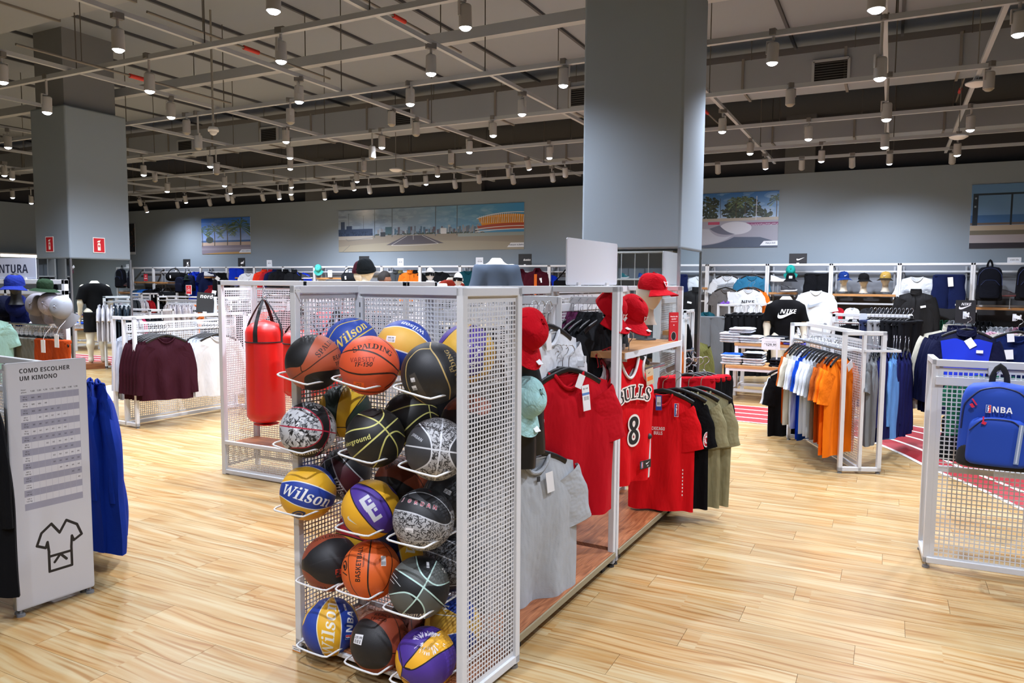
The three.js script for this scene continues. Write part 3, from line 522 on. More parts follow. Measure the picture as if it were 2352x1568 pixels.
// ---------------------------------------------------------------- the ball rack (end unit of the long rack)
const BR = { o: flo(1062, 1639), turn: -0.087, w: 0.905, d: 0.415, h: 1.6 };
const lx = V(Math.cos(BR.turn), 0, -Math.sin(BR.turn)), lz = V(Math.sin(BR.turn), 0, Math.cos(BR.turn));
const brP = (x, y, z) => BR.o.clone().addScaledVector(lx, x).addScaledVector(lz, z).setY(y);      // rack coordinates: x to the right, z out of the open front
function onBR(px, py, z) { const d = ray(px, py), n = lz, p0 = brP(0, 0, z); return eye.clone().addScaledVector(d, p0.clone().sub(eye).dot(n) / d.dot(n)); }
{
  const { w, d, h } = BR, t = thing('ball_rack', 'tall white perforated metal rack full of basketballs in the foreground', 'ball rack', BR.o, BR.turn);
  pieces('post', [postG(0.034, h - 0.02, 0.03, -w + 0.017, h / 2 + 0.01, -0.015), postG(0.034, h - 0.02, 0.03, -w + 0.017, h / 2 + 0.01, -d + 0.015), postG(0.03, h - 0.02, 0.034, -0.015, h / 2 + 0.01, -0.017), postG(0.03, h - 0.02, 0.034, -0.015, h / 2 + 0.01, -d + 0.017)], WHITE, t);
  pieces('frame_rail', [postG(0.03, 0.034, d, -0.015, h - 0.017, -d / 2), postG(0.03, 0.034, d, -w + 0.015, h - 0.017, -d / 2), postG(0.03, 0.034, d, -0.015, 0.04, -d / 2), postG(0.03, 0.034, d, -w + 0.015, 0.04, -d / 2), postG(w, 0.04, 0.026, -w / 2, h - 0.02, -d + 0.013), postG(w, 0.02, 0.02, -w / 2, 0.05, -0.012), postG(w, 0.03, 0.024, -w / 2, 0.04, -d + 0.012)], WHITE, t);
  const side = perf(d - 0.03, h - 0.09, 0.0188, 0.0058, 0.02);
  mesh('side_panel', [put(side.clone(), -0.012, 0.055, -0.015, 0, PI / 2, 0)], WHITE, t);
  mesh('side_panel', [put(side.clone(), -w + 0.014, 0.055, -0.015, 0, PI / 2, 0)], WHITE, t);
  mesh('back_panel', [put(perf(w - 0.06, h - 0.09, 0.0188, 0.0058, 0.02).clone(), -w + 0.03, 0.055, -d + 0.014)], WHITE, t);
  pieces('slotted_upright', [...[-w + 0.045, -0.05].flatMap((x) => [postG(0.022, h - 0.1, 0.016, x, h / 2, -d + 0.03)])], WHITE, t);
  mesh('slots', [...[-w + 0.045, -0.05].flatMap((x) => Array.from({ length: 30 }, (_, i) => bx(0.004, 0.022, 0.002, x, 0.12 + i * 0.048, -d + 0.039)))], M('#2b2c2e', 0.8), t);
  const dk = mesh('deck', [woodBox(w - 0.06, 0.02, d - 0.03)], DECK, t); dk.position.set(-w / 2, 0.062, -d / 2);
  for (const [x, z] of [[-0.02, -0.02], [-0.02, -d + 0.02], [-w + 0.02, -0.02], [-w + 0.02, -d + 0.02]]) knob(t, x, z);
  const lbl = mesh('shelf_label', [bx(0.05, 0.024, 0.003)], print(100, 48, (g, W, H) => { g.fillStyle = '#eceded'; g.fillRect(0, 0, W, H); g.fillStyle = '#111'; g.fillRect(0, 0, W, 5); text(g, 'BASQUETE', 50, 22, 14, '#222'); g.fillStyle = '#d8862a'; g.fillRect(0, 38, W, 10); }), t);
  lbl.position.set(-w + 0.02, 0.012, 0.012);
  const stk = mesh('barcode_label', [new THREE.PlaneGeometry(0.036, 0.011)], print(128, 40, (g, W, H) => { g.fillStyle = '#e4e5e6'; g.fillRect(0, 0, W, H); g.fillStyle = '#333'; for (let i = 0; i < 12; i++) g.fillRect(6 + i * 2.4, 6, rnd() * 2, 28); text(g, 'R$ 149,99', 84, 14, 12, '#444', { style: '' }); text(g, 'bola de basquete', 82, 28, 9, '#777', { style: '' }); }), t);
  stk.position.set(-w + 0.052, h - 0.021, 0.002);
}
// balls: the sheet is an azimuthal map of the half turned outwards; the half turned to the rack repeats it mirrored
const ballGeo = (() => {
  const g = new THREE.SphereGeometry(0.119, 48, 36), p = g.attributes.position, u = g.attributes.uv;
  for (let i = 0; i < p.count; i++) { const x = p.getX(i) / 0.119, y = p.getY(i) / 0.119, z = p.getZ(i) / 0.119, r = Math.hypot(x, y), a = Math.acos(Math.min(1, Math.abs(z))) / (PI / 2) * 0.498; u.setXY(i, 0.5 + (r > 1e-6 ? x / r : 0) * a, 0.5 + (r > 1e-6 ? y / r : 0) * a); }
  return g;
})();
const pebble = noiseTex(256, 256, (u, v) => { const c = Math.sin(u * 256 * PI / 3.2) * Math.sin(v * 256 * PI / 3.2 + Math.sin(u * 60)); return 0.5 + 0.4 * c; });
pebble.repeat.set(1.6, 1.6);
const crackle = (g, W, base, ink, n) => { g.fillStyle = base; g.fillRect(0, 0, W, W); g.strokeStyle = ink; for (let i = 0; i < n; i++) { let x = rnd() * W, y = rnd() * W, a = rnd() * 6.3; g.lineWidth = rr(1.2, 3.4) * W / 384; g.beginPath(); g.moveTo(x, y); for (let k = 0; k < 3; k++) { a += rr(-0.9, 0.9); x += Math.cos(a) * W * 0.014; y += Math.sin(a) * W * 0.014; g.lineTo(x, y); } g.stroke(); } };
function ballSkin(draw, rough, S = 384) {
  const tex = canvas(S, S, (g, W) => {
    const m = (x, y) => { const r = Math.hypot(x, y) || 1e-6, R = r < 1 ? Math.asin(r) / (PI / 2) : 1 + (r - 1) * 2; return [W / 2 + W * 0.498 * R * x / r, W / 2 - W * 0.498 * R * y / r]; };
    const path = (pts, close) => {
      const dense = [], c = new THREE.CatmullRomCurve3(pts.map(([x, y]) => V(x, y, 0)), close, 'catmullrom', 0.5), n = pts.length * 10;
      for (let i = 0; i <= n; i++) { const q = c.getPoint(i / n); dense.push(m(q.x, q.y)); }
      g.beginPath(); dense.forEach(([x, y], i) => (i ? g.lineTo(x, y) : g.moveTo(x, y))); if (close) g.closePath();
    };
    draw({
      g, W, m, base: (c) => { g.fillStyle = c; g.fillRect(0, 0, W, W); },
      fill: (c, pts) => { path(pts, true); g.fillStyle = c; g.fill(); },
      clip: (pts, fn) => { g.save(); path(pts, true); g.clip(); fn(); g.restore(); },
      line: (c, w, ...lines) => { for (const pts of lines) { path(pts, false); g.strokeStyle = c; g.lineWidth = w * W * 0.36; g.lineCap = 'round'; g.stroke(); } },
      ring: (c, w, pts) => { path(pts, true); g.strokeStyle = c; g.lineWidth = w * W * 0.36; g.stroke(); },
      text: (s, x, y, h, c, o = {}) => { const [X, Y] = m(x, y); text(g, s, X, Y, h * W * 0.33, c, o); },
      box: (x, y, w, h, c, rot = 0) => { const [X, Y] = m(x, y); g.save(); g.translate(X, Y); g.rotate(rot); g.fillStyle = c; g.fillRect(-w * W * 0.18, -h * W * 0.18, w * W * 0.36, h * W * 0.36); g.restore(); },
      sticker: (x, y, w, h, rot, s, bg = '#e8e8ea') => { const [X, Y] = m(x, y), k = W * 0.33; g.save(); g.translate(X, Y); g.rotate(rot); g.fillStyle = bg; g.fillRect(-w * k / 2, -h * k / 2, w * k, h * k); g.fillStyle = '#333'; for (let i = 0; i < 14; i++) g.fillRect(-w * k * 0.42 + i * w * k * 0.06, h * k * 0.05, rnd() * w * k * 0.04, h * k * 0.35); if (s) text(g, s, 0, -h * k * 0.18, h * k * 0.34, '#222'); g.restore(); },
      swoosh: (x, y, s, rot, c) => { const [X, Y] = m(x, y); swoosh(g, X, Y, s * W * 0.36, c, rot); },
    });
  });
  return new THREE.MeshPhysicalMaterial({ map: tex, roughness: rough ?? 0.5, bumpMap: pebble, bumpScale: 0.0006 });
}
// tick-shaped brand mark, s = its length
function swoosh(g, x, y, s, c, rot = 0, flip = 1) { g.save(); g.translate(x, y); g.rotate(rot); g.scale(flip * s, s); g.fillStyle = c; g.beginPath(); g.moveTo(-0.42, -0.12); g.bezierCurveTo(-0.62, 0.18, -0.46, 0.3, -0.18, 0.18); g.lineTo(0.5, -0.2); g.lineTo(-0.2, 0.02); g.bezierCurveTo(-0.42, 0.08, -0.48, 0.02, -0.42, -0.12); g.fill(); g.restore(); }
function shield(g, x, y, w, h) { g.save(); g.translate(x, y); g.fillStyle = '#fff'; g.fillRect(-w / 2, -h / 2, w, h); g.fillStyle = '#1d4fa8'; g.fillRect(-w * 0.44, -h * 0.47, w * 0.44, h * 0.94); g.fillStyle = '#d0202e'; g.fillRect(0, -h * 0.47, w * 0.44, h * 0.94); g.fillStyle = '#fff'; g.beginPath(); g.ellipse(0, -h * 0.3, w * 0.12, h * 0.09, 0, 0, 7); g.fill(); g.beginPath(); g.moveTo(-w * 0.2, -h * 0.2); g.lineTo(w * 0.2, -h * 0.1); g.lineTo(w * 0.05, h * 0.1); g.lineTo(w * 0.2, h * 0.45); g.lineTo(0, h * 0.2); g.lineTo(-w * 0.22, h * 0.45); g.lineTo(-w * 0.1, h * 0.05); g.fill(); g.restore(); }
const WI = { style: 'italic bold', font: 'serif' };
const C = { or: '#d9542c', br: '#9a4426', bk: '#141415', ye: '#e8b023', bl: '#1f3f9c', nv: '#172a63', pu: '#4a2f8f', wh: '#e9e9e6', gd: '#b59a5e', li: '#d6d27a' };
const elephant = (b) => crackle(b.g, b.W, '#a9a9aa', '#202022', 1500);
const BALLS = [ // pixel x, y, row depth (0 front, 1 back), label, skin
  [721, 832, 0, 'brown and black basketball with dark lettering, at the left end of the top row', (b) => { b.base('#a94f30'); b.fill(C.bk, [[-1.4, 1.2], [.25, 1.3], [.05, .82], [-.12, .5], [-.25, .2], [-.45, -.12], [-.8, -.16], [-1.4, -.2]]); b.fill(C.bk, [[-.33, -.6], [-.1, -.38], [.45, -.3], [1.4, -.3], [1.2, -1.2], [-.1, -1.3]]); b.line('#33160d', .03, [[-.45, -.12], [-.34, -.3], [.3, .16], [1, .62]], [[-.34, -.3], [-.95, -.7]]); b.text('SPALDING', .5, .66, .27, '#2b120b', { rot: -.85, font: 'serif' }); b.text('REACT', .86, .2, .24, '#2b120b', { rot: -.35 }); b.text('TF-250', .9, 0, .2, '#2b120b', { rot: -.3 }); }],
  [849, 839, 0, 'orange basketball with black seams and an orange price sticker, centre of the top row', (b) => { b.base(C.or); b.line('#26120c', .05, [[-1.2, .3], [-.91, .42], [-.64, .5], [-.22, .5], [.24, .36], [.7, .04], [.92, -.17], [1.2, -.4]], [[-1.2, .05], [-.98, -.06], [-.68, -.21], [-.26, -.29], [.31, -.27], [.73, -.27], [.89, -.36], [1.2, -.55]], [[.1, 1.1], [.4, .88], [.69, .63], [.94, .25], [.96, -.13], [.77, -.52], [.5, -.74]], [[-.9, -.6], [-.6, -.76], [-.22, -.86], [.31, -.88], [.58, -.78]]); arcText(b.g, 'SPALDING', b.W * .5, b.W * .69, b.W * .41, -.42, .148, b.W * .1, '#1c0f0a', { font: 'serif' }); b.text('VARSITY', -.24, .2, .21, '#8f2d17', { style: 'bold' }); b.text('TF-150', -.22, .03, .19, '#1c0f0a', { style: 'italic bold' }); b.sticker(-.36, -.62, .38, .2, .08, '149,99', '#ff6a13'); b.ring('#8f2d17', .015, [[-.1, .92], [.02, .97], [.12, .9], [0, .85]]); }],
  [993, 857, 0, 'black basketball with gold seams and gold lettering, right end of the top row', (b) => { b.base('#1d1e20'); b.line(C.gd, .045, [[-.05, 1.2], [-.05, .96], [-.05, .76], [.17, .43], [.39, -.06], [.54, -.46], [.54, -.76], [.5, -1.1]], [[-.05, .76], [-.39, .74], [-.61, .57], [-.78, .31], [-.81, -.13], [-.68, -.57], [-.35, -.87], [0, -1.1]]); b.line(C.gd, .02, [[-.17, .98], [.24, .96], [.65, .76], [.94, .39]]); b.text('SPALDING', .68, .2, .25, C.gd, { rot: -1.95, font: 'serif' }); b.text('(S)', .58, .12, .16, C.gd, { rot: -1.9 }); b.box(-.45, -.4, .22, .8, 'rgba(190,175,140,0.22)', -.45); b.sticker(-.6, -.2, .16, .14, -.2); b.sticker(-.55, -.45, .18, .16, -.3); }],
  [808, 791, 1, 'blue basketball with yellow script lettering, behind the top row at the left', (b) => { b.base('#23459f'); b.g.strokeStyle = '#162a68'; b.g.lineWidth = 2; for (let i = 0; i < 60; i++) { const [x, y] = b.m(-.95 + rnd() * .9, .2 + rnd() * .8); b.g.beginPath(); b.g.moveTo(x, y); b.g.lineTo(x + 9, y - 12); b.g.stroke(); } b.fill('#23459f', [[-.86, .17], [-.48, .69], [.19, .9], [1, .6], [1, -1], [-.8, -1]]); b.line('#d8bd58', .045, [[-1, 0], [-.86, .17], [-.48, .69], [.19, .9], [.6, 1]], [[.0, .1], [.14, .21], [.81, .64], [1.1, .8]]); b.text('Wilson', -.06, .36, .46, '#e3c85f', { ...WI, rot: -.68 }); b.line('#d8bd58', .04, [[-.6, -.5], [.2, -.6], [.9, -.3]]); }],
  [928, 799, 1, 'yellow and blue basketball with a white price sticker, behind the top row in the middle', (b) => { b.base('#e2b04a'); b.fill(C.bl, [[-1.2, .6], [-.76, .7], [-.22, .76], [.31, .61], [.67, .34], [.86, .16], [1.3, .1], [1, 1.3], [-1, 1.3]]); b.fill(C.bl, [[-.9, .1], [-.53, .03], [-.13, -.1], [.31, -.24], [.7, -.28], [1.2, -.3], [.8, -.9], [-.3, -.7]]); b.line(C.wh, .04, [[-1.1, .6], [-.76, .7], [-.22, .76], [.31, .61], [.67, .34], [.9, .12]], [[-.95, .15], [-.53, .03], [-.13, -.1], [.31, -.24], [.7, -.28], [1.1, -.3]]); b.text('Wilson', .34, .74, .3, C.wh, { ...WI, rot: 3.6 }); b.sticker(-.46, .32, .36, .24, .15, '199,99'); }],
  [1071, 812, 1, 'yellow and purple basketball seen through the perforated end panel, behind the top row', (b) => { b.base('#dfae3a'); b.fill(C.pu, [[-1.4, 1], [-.12, 1.3], [-.16, .98], [-.53, .65], [-.82, .33], [-1.3, .1]]); b.fill(C.pu, [[-.1, -.1], [.1, .9], [.7, .9], [.6, .1], [.5, -.6], [-.1, -.7]]); b.line('#1a1426', .035, [[-.16, .98], [-.53, .65], [-.82, .33], [-1, .2]], [[-.1, -1], [-.12, -.1], [.05, .6], [.3, 1]], [[.75, .9], [.6, .1], [.5, -.6], [.4, -1]]); for (let i = 0; i < 16; i++) b.box(.05 + rnd() * .45, -.4 + rnd() * .8, .12, .04, C.wh, rr(-1, 1)); }],
  [708, 987, 0, 'basketball printed with black and white street-art pattern and red seams', (b) => { b.base('#c4c6c8'); for (let i = 0; i < 260; i++) { const [x, y] = b.m(rr(-1, 1), rr(-1, 1)); b.g.save(); b.g.translate(x, y); b.g.rotate(rnd() * 6); b.g.fillStyle = ['#1a1a1c', '#4f5356', '#eeeff0', '#8b9094', '#141416'][i % 5]; b.g.beginPath(); b.g.moveTo(0, 0); for (let k = 0; k < 4; k++) b.g.lineTo(rr(-24, 24), rr(-16, 16)); b.g.fill(); b.g.restore(); } b.g.strokeStyle = '#151516'; for (let i = 0; i < 60; i++) { const [x, y] = b.m(rr(-1, 1), rr(-.8, .8)); b.g.lineWidth = rr(1.5, 3.5); b.g.beginPath(); b.g.moveTo(x, y); b.g.bezierCurveTo(x + rr(-20, 20), y + rr(-20, 20), x + rr(-20, 20), y + rr(-20, 20), x + rr(-24, 24), y + rr(-24, 24)); b.g.stroke(); } b.fill('#141416', [[-.5, .86], [-.06, .74], [.35, .4], [.5, -.01], [.35, -.39], [-.06, -.6], [-.7, -.62], [-.4, -1.1], [.3, -1], [.6, -.5], [.73, .1], [.6, .7], [.2, 1.2]]); b.line('#b3203a', .045, [[-1.1, .24], [-.96, .2], [0, .03], [.48, -.05], [1.1, -.2]], [[-.6, .8], [-.44, .82], [-.06, .74], [.35, .4], [.5, -.01], [.35, -.39], [-.06, -.6], [-.6, -.6]], [[.45, .95], [.56, .78], [.73, .32], [.69, -.26], [.4, -.76], [.2, -1]]); b.text('SPALDING', -.05, -.82, .24, C.wh, { rot: -.2, font: 'serif' }); b.text('SPA', .34, .8, .28, C.wh, { rot: 2.2, font: 'serif' }); }],
  [862, 1005, 0, 'black basketball with pale lime seams in the middle of the second row', (b) => { b.base('#161614'); b.line(C.li, .05, [[-1, -.86], [-.77, -.66], [.78, .66], [1, .85]], [[-.8, .88], [-.57, .81], [.05, .54], [.47, .08], [.7, -.31], [.72, -.66], [.68, -.9]], [[-1.1, .1], [-.98, .16], [-.73, .27], [-.19, .35], [.12, .5], [.28, .74], [.22, .97]], [[1.1, -.05], [.99, 0], [.7, .19], [.4, .04], [.24, -.27], [.09, -.74], [-.07, -.97]], [[-.42, -.9], [-.4, -1.05]]); b.text('underground', -.74, -.13, .22, C.li, { rot: -.28 }); }],
  [1003, 1031, 0, 'grey and black cracked-pattern basketball with white seams beside the end panel', (b) => { elephant(b); b.fill('#37383b', [[-.53, .85], [-.23, .38], [-.15, -.04], [-.26, -.42], [-.75, -.7], [-1.4, -.6], [-1.4, .8]]); b.fill('#37383b', [[1, .75], [.57, .3], [.38, -.11], [.57, -.57], [.83, -.85], [1.5, -.6], [1.5, .5]]); b.line('#cfd1d4', .045, [[-.6, .9], [-.53, .79], [-.23, .38], [-.15, -.04], [-.26, -.42], [-.75, -.7]], [[1, .75], [.57, .3], [.38, -.11], [.57, -.57], [.9, -.9]], [[.22, 1.1], [.2, 1], [.09, -.11], [-.06, -.98]], [[-1.1, .16], [-.94, .13], [.87, -.17], [1.1, -.2]]); b.text('JORDAN', -.62, .38, .14, '#b9bcc0', { rot: .6 }); }],
  [792, 943, 1, 'green and yellow striped basketball behind the second row', (b) => { b.base('#26392f'); b.fill(C.ye, [[-1.3, .6], [-.78, .62], [-.74, 0], [-1.3, -.2]]); b.fill('#e0b21f', [[.11, 1.1], [.85, .7], [.29, -.02], [.05, -.45], [.1, -1.1], [-.2, -1.1], [-.33, -.6], [-.29, .1], [-.11, .8]]); b.line('#111', .035, [[.11, 1], [-.11, .7], [-.29, .1], [-.33, -.6], [-.2, -1]], [[.85, .7], [.29, -.02], [.05, -.45], [.1, -1]], [[-.33, -.6], [.9, -.66]]); b.text('LFB', .42, .72, .24, '#1d2d25', { rot: .3 }); b.text('LFB', -.42, .62, .2, '#1a2720', { rot: -.2 }); }],
  [944, 962, 1, 'black basketball with lime seams behind the second row', (b) => { b.base('#151514'); b.line(C.li, .045, [[-1, .1], [-.78, .22], [-.09, .45], [.56, .5], [.9, .39], [1.1, .3]], [[-.6, -.8], [-.3, -.47], [.22, 0], [.65, .22], [.99, .09]], [[.6, .62], [.7, -.05]], [[-.73, .69], [-.3, .9], [.13, .82]], [[-.25, -.9], [0, -.6]]); b.sticker(-.83, .45, .22, .1, -.5); }],
  [1079, 972, 1, 'orange and black basketball half hidden by the end panel in the second row', (b) => { b.base('#17100e'); b.fill('#c95a35', [[-1.1, .1], [-.85, .48], [-.3, .45], [.6, .3], [.6, 1.2], [-1, 1.2]]); b.fill('#7f3a22', [[-.8, .5], [-.3, .45], [.6, .3], [.6, 1.2], [-.6, 1.2]]); }],
  [708, 1130, 0, 'yellow and blue basketball with a large white script name on a blue band', (b) => { b.base(C.ye); b.fill(C.bl, [[-.75, .86], [-.6, .87], [.02, .91], [.56, .66], [.89, .25], [1.3, 0], [1.2, 1.2], [-.6, 1.4]]); b.fill(C.bl, [[-1.2, .3], [-.89, .41], [-.39, .41], [.31, .17], [.97, -.2], [1.3, -.4], [.89, -.54], [.23, -.62], [-.43, -.41], [-.93, -.08], [-1.2, .1]]); b.line(C.wh, .035, [[-1.1, .34], [-.89, .41], [-.39, .41], [.31, .17], [.97, -.2]], [[-1.05, 0], [-.93, -.08], [-.43, -.41], [.23, -.62], [.89, -.54]], [[-.6, .87], [.02, .91], [.56, .66], [.89, .25]]); b.text('Wilson', -.12, -.12, .56, '#eef0ef', { ...WI, rot: .36, edge: '#16255a', ew: 3 }); b.fill(C.nv, [[-.6, -.72], [-.35, -.62], [-.1, -.72], [-.35, -.9]]); b.ring(C.ye, .02, [[-.5, -.74], [-.35, -.68], [-.2, -.74], [-.35, -.82]]); }],
  [852, 1169, 0, 'yellow and purple basketball with a pale crown-like monogram', (b) => { b.base('#e9ae27'); b.fill(C.pu, [[.3, 1.3], [.55, .82], [.85, .45], [1.4, .3], [1.2, 1.2]]); b.fill(C.pu, [[-1.3, 0], [-.97, -.15], [-.8, -.55], [-.35, -.93], [-.4, -1.4], [-1.4, -1]]); const L = [[-.68, .72], [-.43, .88], [.16, .59], [.55, .12], [.72, -.35], [.67, -.78], [.2, -.71], [-.24, -.24], [-.55, .24]]; b.fill(C.pu, L); b.ring('#191226', .035, L); b.line('#191226', .03, [[.3, 1.1], [.55, .82], [.85, .45], [1.1, .3]], [[-1.1, -.05], [-.97, -.15], [-.8, -.55], [-.35, -.93]], [[.67, -.78], [.9, -.5], [1, -.2]]); b.g.save(); const [X, Y] = b.m(0, .04); b.g.translate(X, Y); b.g.rotate(1.02); const k = b.W * .36; b.g.fillStyle = '#c9cbd0'; for (const [x, y, w, h] of [[-.4, .05, .36, .13], [-.4, -.15, .12, .3], [-.24, -.13, .09, .1], [-.1, -.15, .14, .32], [.06, -.14, .1, .1], [.04, .02, .36, .13], [.3, -.15, .12, .3], [-.05, .02, .12, .12]]) b.g.fillRect(x * k, y * k, w * k, h * k); b.g.restore(); b.swoosh(-.62, -.36, .42, .95, '#d9d9d2'); }],
  [973, 1192, 0, 'black and grey cracked-pattern basketball with red lettering on its black panel', (b) => { elephant(b); const P = [[-.95, .4], [-.92, .34], [-.32, .19], [.24, -.04], [.66, -.19], [.88, -.08], [.81, .23], [.43, .64], [-.13, .85], [-.7, .72]]; b.fill('#26272a', [[-1.3, .8], [-.7, .72], [-.13, .85], [.43, .64], [.81, .23], [1.3, .6], [.5, 1.4], [-.6, 1.4]]); b.fill('#232427', P); b.ring('#c9cbce', .035, P); b.line('#c9cbce', .03, [[-1, -.2], [-.8, -.5], [-.2, -.68], [.5, -.6], [.86, -.1]]); 'JORDAN'.split('').forEach((c, i) => b.text(c, -.64 + i * .2, .64 - i * .058, .19, '#a3273a', { rot: .26, edge: '#d8d8d8', ew: 3 })); b.sticker(-.45, -.32, .28, .14, .08); b.line('#a3273a', .02, [[.16, .93], [.25, .84]]); }],
  [792, 1087, 1, 'dark red and black basketball with white seams and script, behind the third row', (b) => { b.base('#17171a'); b.fill('#4d1722', [[-.5, .55], [-.1, .4], [.4, -.05], [.8, -.4], [.1, -.75], [-.25, -.3]]); b.fill('#4d1722', [[-1, .3], [-.75, .5], [-.55, .8], [-1, .9]]); b.fill('#4d1722', [[-.3, 1.1], [-.15, .72], [.3, .78], [.3, 1.2]]); b.line('#b9babd', .04, [[-.95, .25], [-.73, .49], [-.53, .58], [-.16, .72], [.3, .78]], [[-.5, .6], [-.4, .2], [-.2, -.3], [.1, -.75], [.3, -1]], [[-.2, .7], [.3, .1], [.8, -.4], [1, -.6]], [[-.75, .5], [-.7, .1]]); b.text('Wilson', -.18, -.62, .34, '#dcdcdc', { ...WI, rot: 1.15 }); b.sticker(.6, -.3, .12, .16, .5); }],
  [922, 1111, 1, 'brown and black basketball behind the third row', (b) => { b.base('#8e4123'); b.fill('#191310', [[-1.3, .25], [-.85, .28], [-.35, .24], [.15, -.02], [.5, -.32], [.6, -1.2], [-1.3, -1.2]]); b.line('#25120b', .03, [[.2, .65], [.6, .2], [.9, -.35]], [[.5, -.3], [.95, -.2]]); b.text('REACT', -.32, .7, .22, '#3a190d', { rot: -.5 }); }],
  [1035, 1143, 1, 'plain black basketball behind the third row beside the end panel', (b) => { b.base('#1c1d1f'); b.line('#8d8674', .03, [[-.9, 0], [-.7, .6], [0, .9]], [[-.9, -.5], [0, -.7], [.6, -.6]]); b.sticker(-.1, .2, .25, .14, .5, 'TF-50'); b.text('BASKETBALL', .35, -.3, .14, '#4f4c42', { rot: -1 }); }],
  [759, 1291, 0, 'black basketball with brown ends at the left of the fourth row', (b) => { b.base('#8f4129'); b.fill('#17171a', [[-1.2, .05], [-.9, .2], [-.6, .5], [0, .8], [.7, .75], [1.3, .6], [1.3, -.6], [.3, -.75], [-.3, -.65], [-.75, -.3]]); b.text('SPALDING', -.05, .9, .26, '#3a160e', { rot: -.15, font: 'serif' }); b.text('FIBA', .42, -.33, .26, '#b2301c', {}); b.text('APPROVED', .42, -.48, .1, '#b2301c'); b.text('SPALDING', .0, -.87, .22, '#3a160e', { rot: .1, font: 'serif' }); b.line('#2a2a2c', .02, [[-.7, -.05], [0, .12], [.8, .1]]); }],
  [852, 1308, 0, 'bright orange basketball with black vertical lettering in the fourth row', (b) => { b.base('#dd6222'); b.line('#1b0f0a', .045, [[.03, 1.1], [.02, .98], [-.08, .2], [-.1, -.52], [0, -.92], [.05, -1.1]]); b.line('#1b0f0a', .03, [[-.4, .95], [-.46, .85], [-.71, .58], [-.74, .09], [-.65, -.45], [-.42, -.83], [-.3, -1]], [[.3, .98], [.38, .89], [.67, .47], [.69, .01], [.53, -.52], [.19, -.9]]); b.text('BASKETBALL', -.4, .24, .25, '#1b0f0a', { rot: -1.5, sx: .84 }); b.text('TAMANHO 7', -.23, .33, .08, '#1b0f0a', { rot: -1.5 }); b.ring('#1b0f0a', .05, [[-.92, .25], [-.84, .33], [-.8, .15], [-.86, .05]]); b.fill('#1b0f0a', [[-.9, .2], [-.85, .22], [-.84, .12], [-.89, .1]]); b.line('#1b0f0a', .04, [[-.95, .4], [-.82, .5]], [[-.93, -.02], [-.8, -.12]]); b.sticker(.42, .26, .18, .34, .03); }],
  [963, 1348, 0, 'grey and black basketball with mint-white seams beside the end panel', (b) => { b.base('#575b57'); b.fill('#16181a', [[-.13, 1.1], [-.02, .6], [.21, .26], [.45, .6], [.62, .95]]); b.fill('#16181a', [[-.9, .7], [-.76, .6], [.0, .08], [.1, 0], [-.13, -.39], [-.44, -.14], [-1.2, -.2]]); b.fill('#16181a', [[.2, .0], [.59, .03], [1.2, .15], [1.1, -.5], [.82, -.66], [.4, -.3]]); b.fill('#16181a', [[-.5, -.85], [-.13, -.39], [.12, -.62], [.17, -1.2], [-.4, -1.2]]); b.line('#bfe0d6', .045, [[-.9, .7], [-.76, .6], [.13, -.01], [.82, -.62], [1, -.78]], [[.65, .95], [.59, .83], [.21, .11], [-.13, -.39], [-.55, -.81], [-.7, -1]], [[-.13, 1.1], [-.02, .6], [.21, .26], [.59, .03], [1.1, .16]], [[-1.1, -.2], [-.95, -.18], [-.44, -.14], [-.06, -.35], [.15, -.66], [.17, -1.1]]); b.line('#d6dad8', .02, [[-.92, .42], [-.6, .05]], [[-.95, .3], [-.8, .14]], [[-.85, .48], [-.7, .3]]); b.text('W', .8, .5, .3, C.wh, { ...WI, rot: .9 }); b.text('Wilson', -.18, -.86, .26, C.wh, { ...WI, rot: 3.1 }); b.sticker(.28, .68, .1, .26, .05); }],
  [832, 1226, 1, 'red, yellow and purple basketball wedged behind the fourth row', (b) => { b.base('#a3222c'); b.fill('#d8a82a', [[-1.2, .1], [-.5, -.05], [.3, -.35], [.9, -.5], [.5, -1.2], [-1.2, -1]]); b.fill(C.pu, [[-1, 1.2], [-.6, .7], [.2, .4], [.9, .2], [1.2, 1]]); b.line('#15100f', .035, [[-1.1, .12], [-.5, -.05], [.3, -.35], [.9, -.5]]); b.text('CLASSIC', -.5, .35, .16, '#3a2a6c', { rot: .3 }); }],
  [918, 1254, 1, 'navy and yellow basketball with a white initial, behind the fourth row', (b) => { b.base(C.nv); b.fill(C.ye, [[.02, 1.2], [-.1, .5], [.1, -.6], [.3, -1.2], [.9, -1], [.75, .2], [.6, 1.2]]); b.line('#d6c26d', .04, [[0, 1.1], [-.1, .5], [.1, -.6], [.3, -1.1]]); b.text('W', .42, -.1, .5, '#ece6d0', { ...WI, rot: -1.3 }); }],
  [1035, 1290, 1, 'dark cracked-pattern basketball with white seams, behind the fourth row', (b) => { crackle(b.g, b.W, '#6f7072', '#121214', 2300); b.fill('#17181a', [[-.9, .9], [0, .7], [1.2, .8], [1, 1.3]]); b.fill('#1a1b1d', [[-.7, -.85], [0, -.75], [.9, -.72], [.5, -1.3], [-.6, -1.2]]); b.line('#c7c8cb', .04, [[-.9, .42], [-.3, .2], [.4, -.1], [1, -.2]], [[-.5, .9], [.1, .6], [.7, .2]], [[-.6, -.75], [0, -.78], [.8, -.7]]); b.box(-.4, .5, .3, .1, '#a9abad', .5); }],
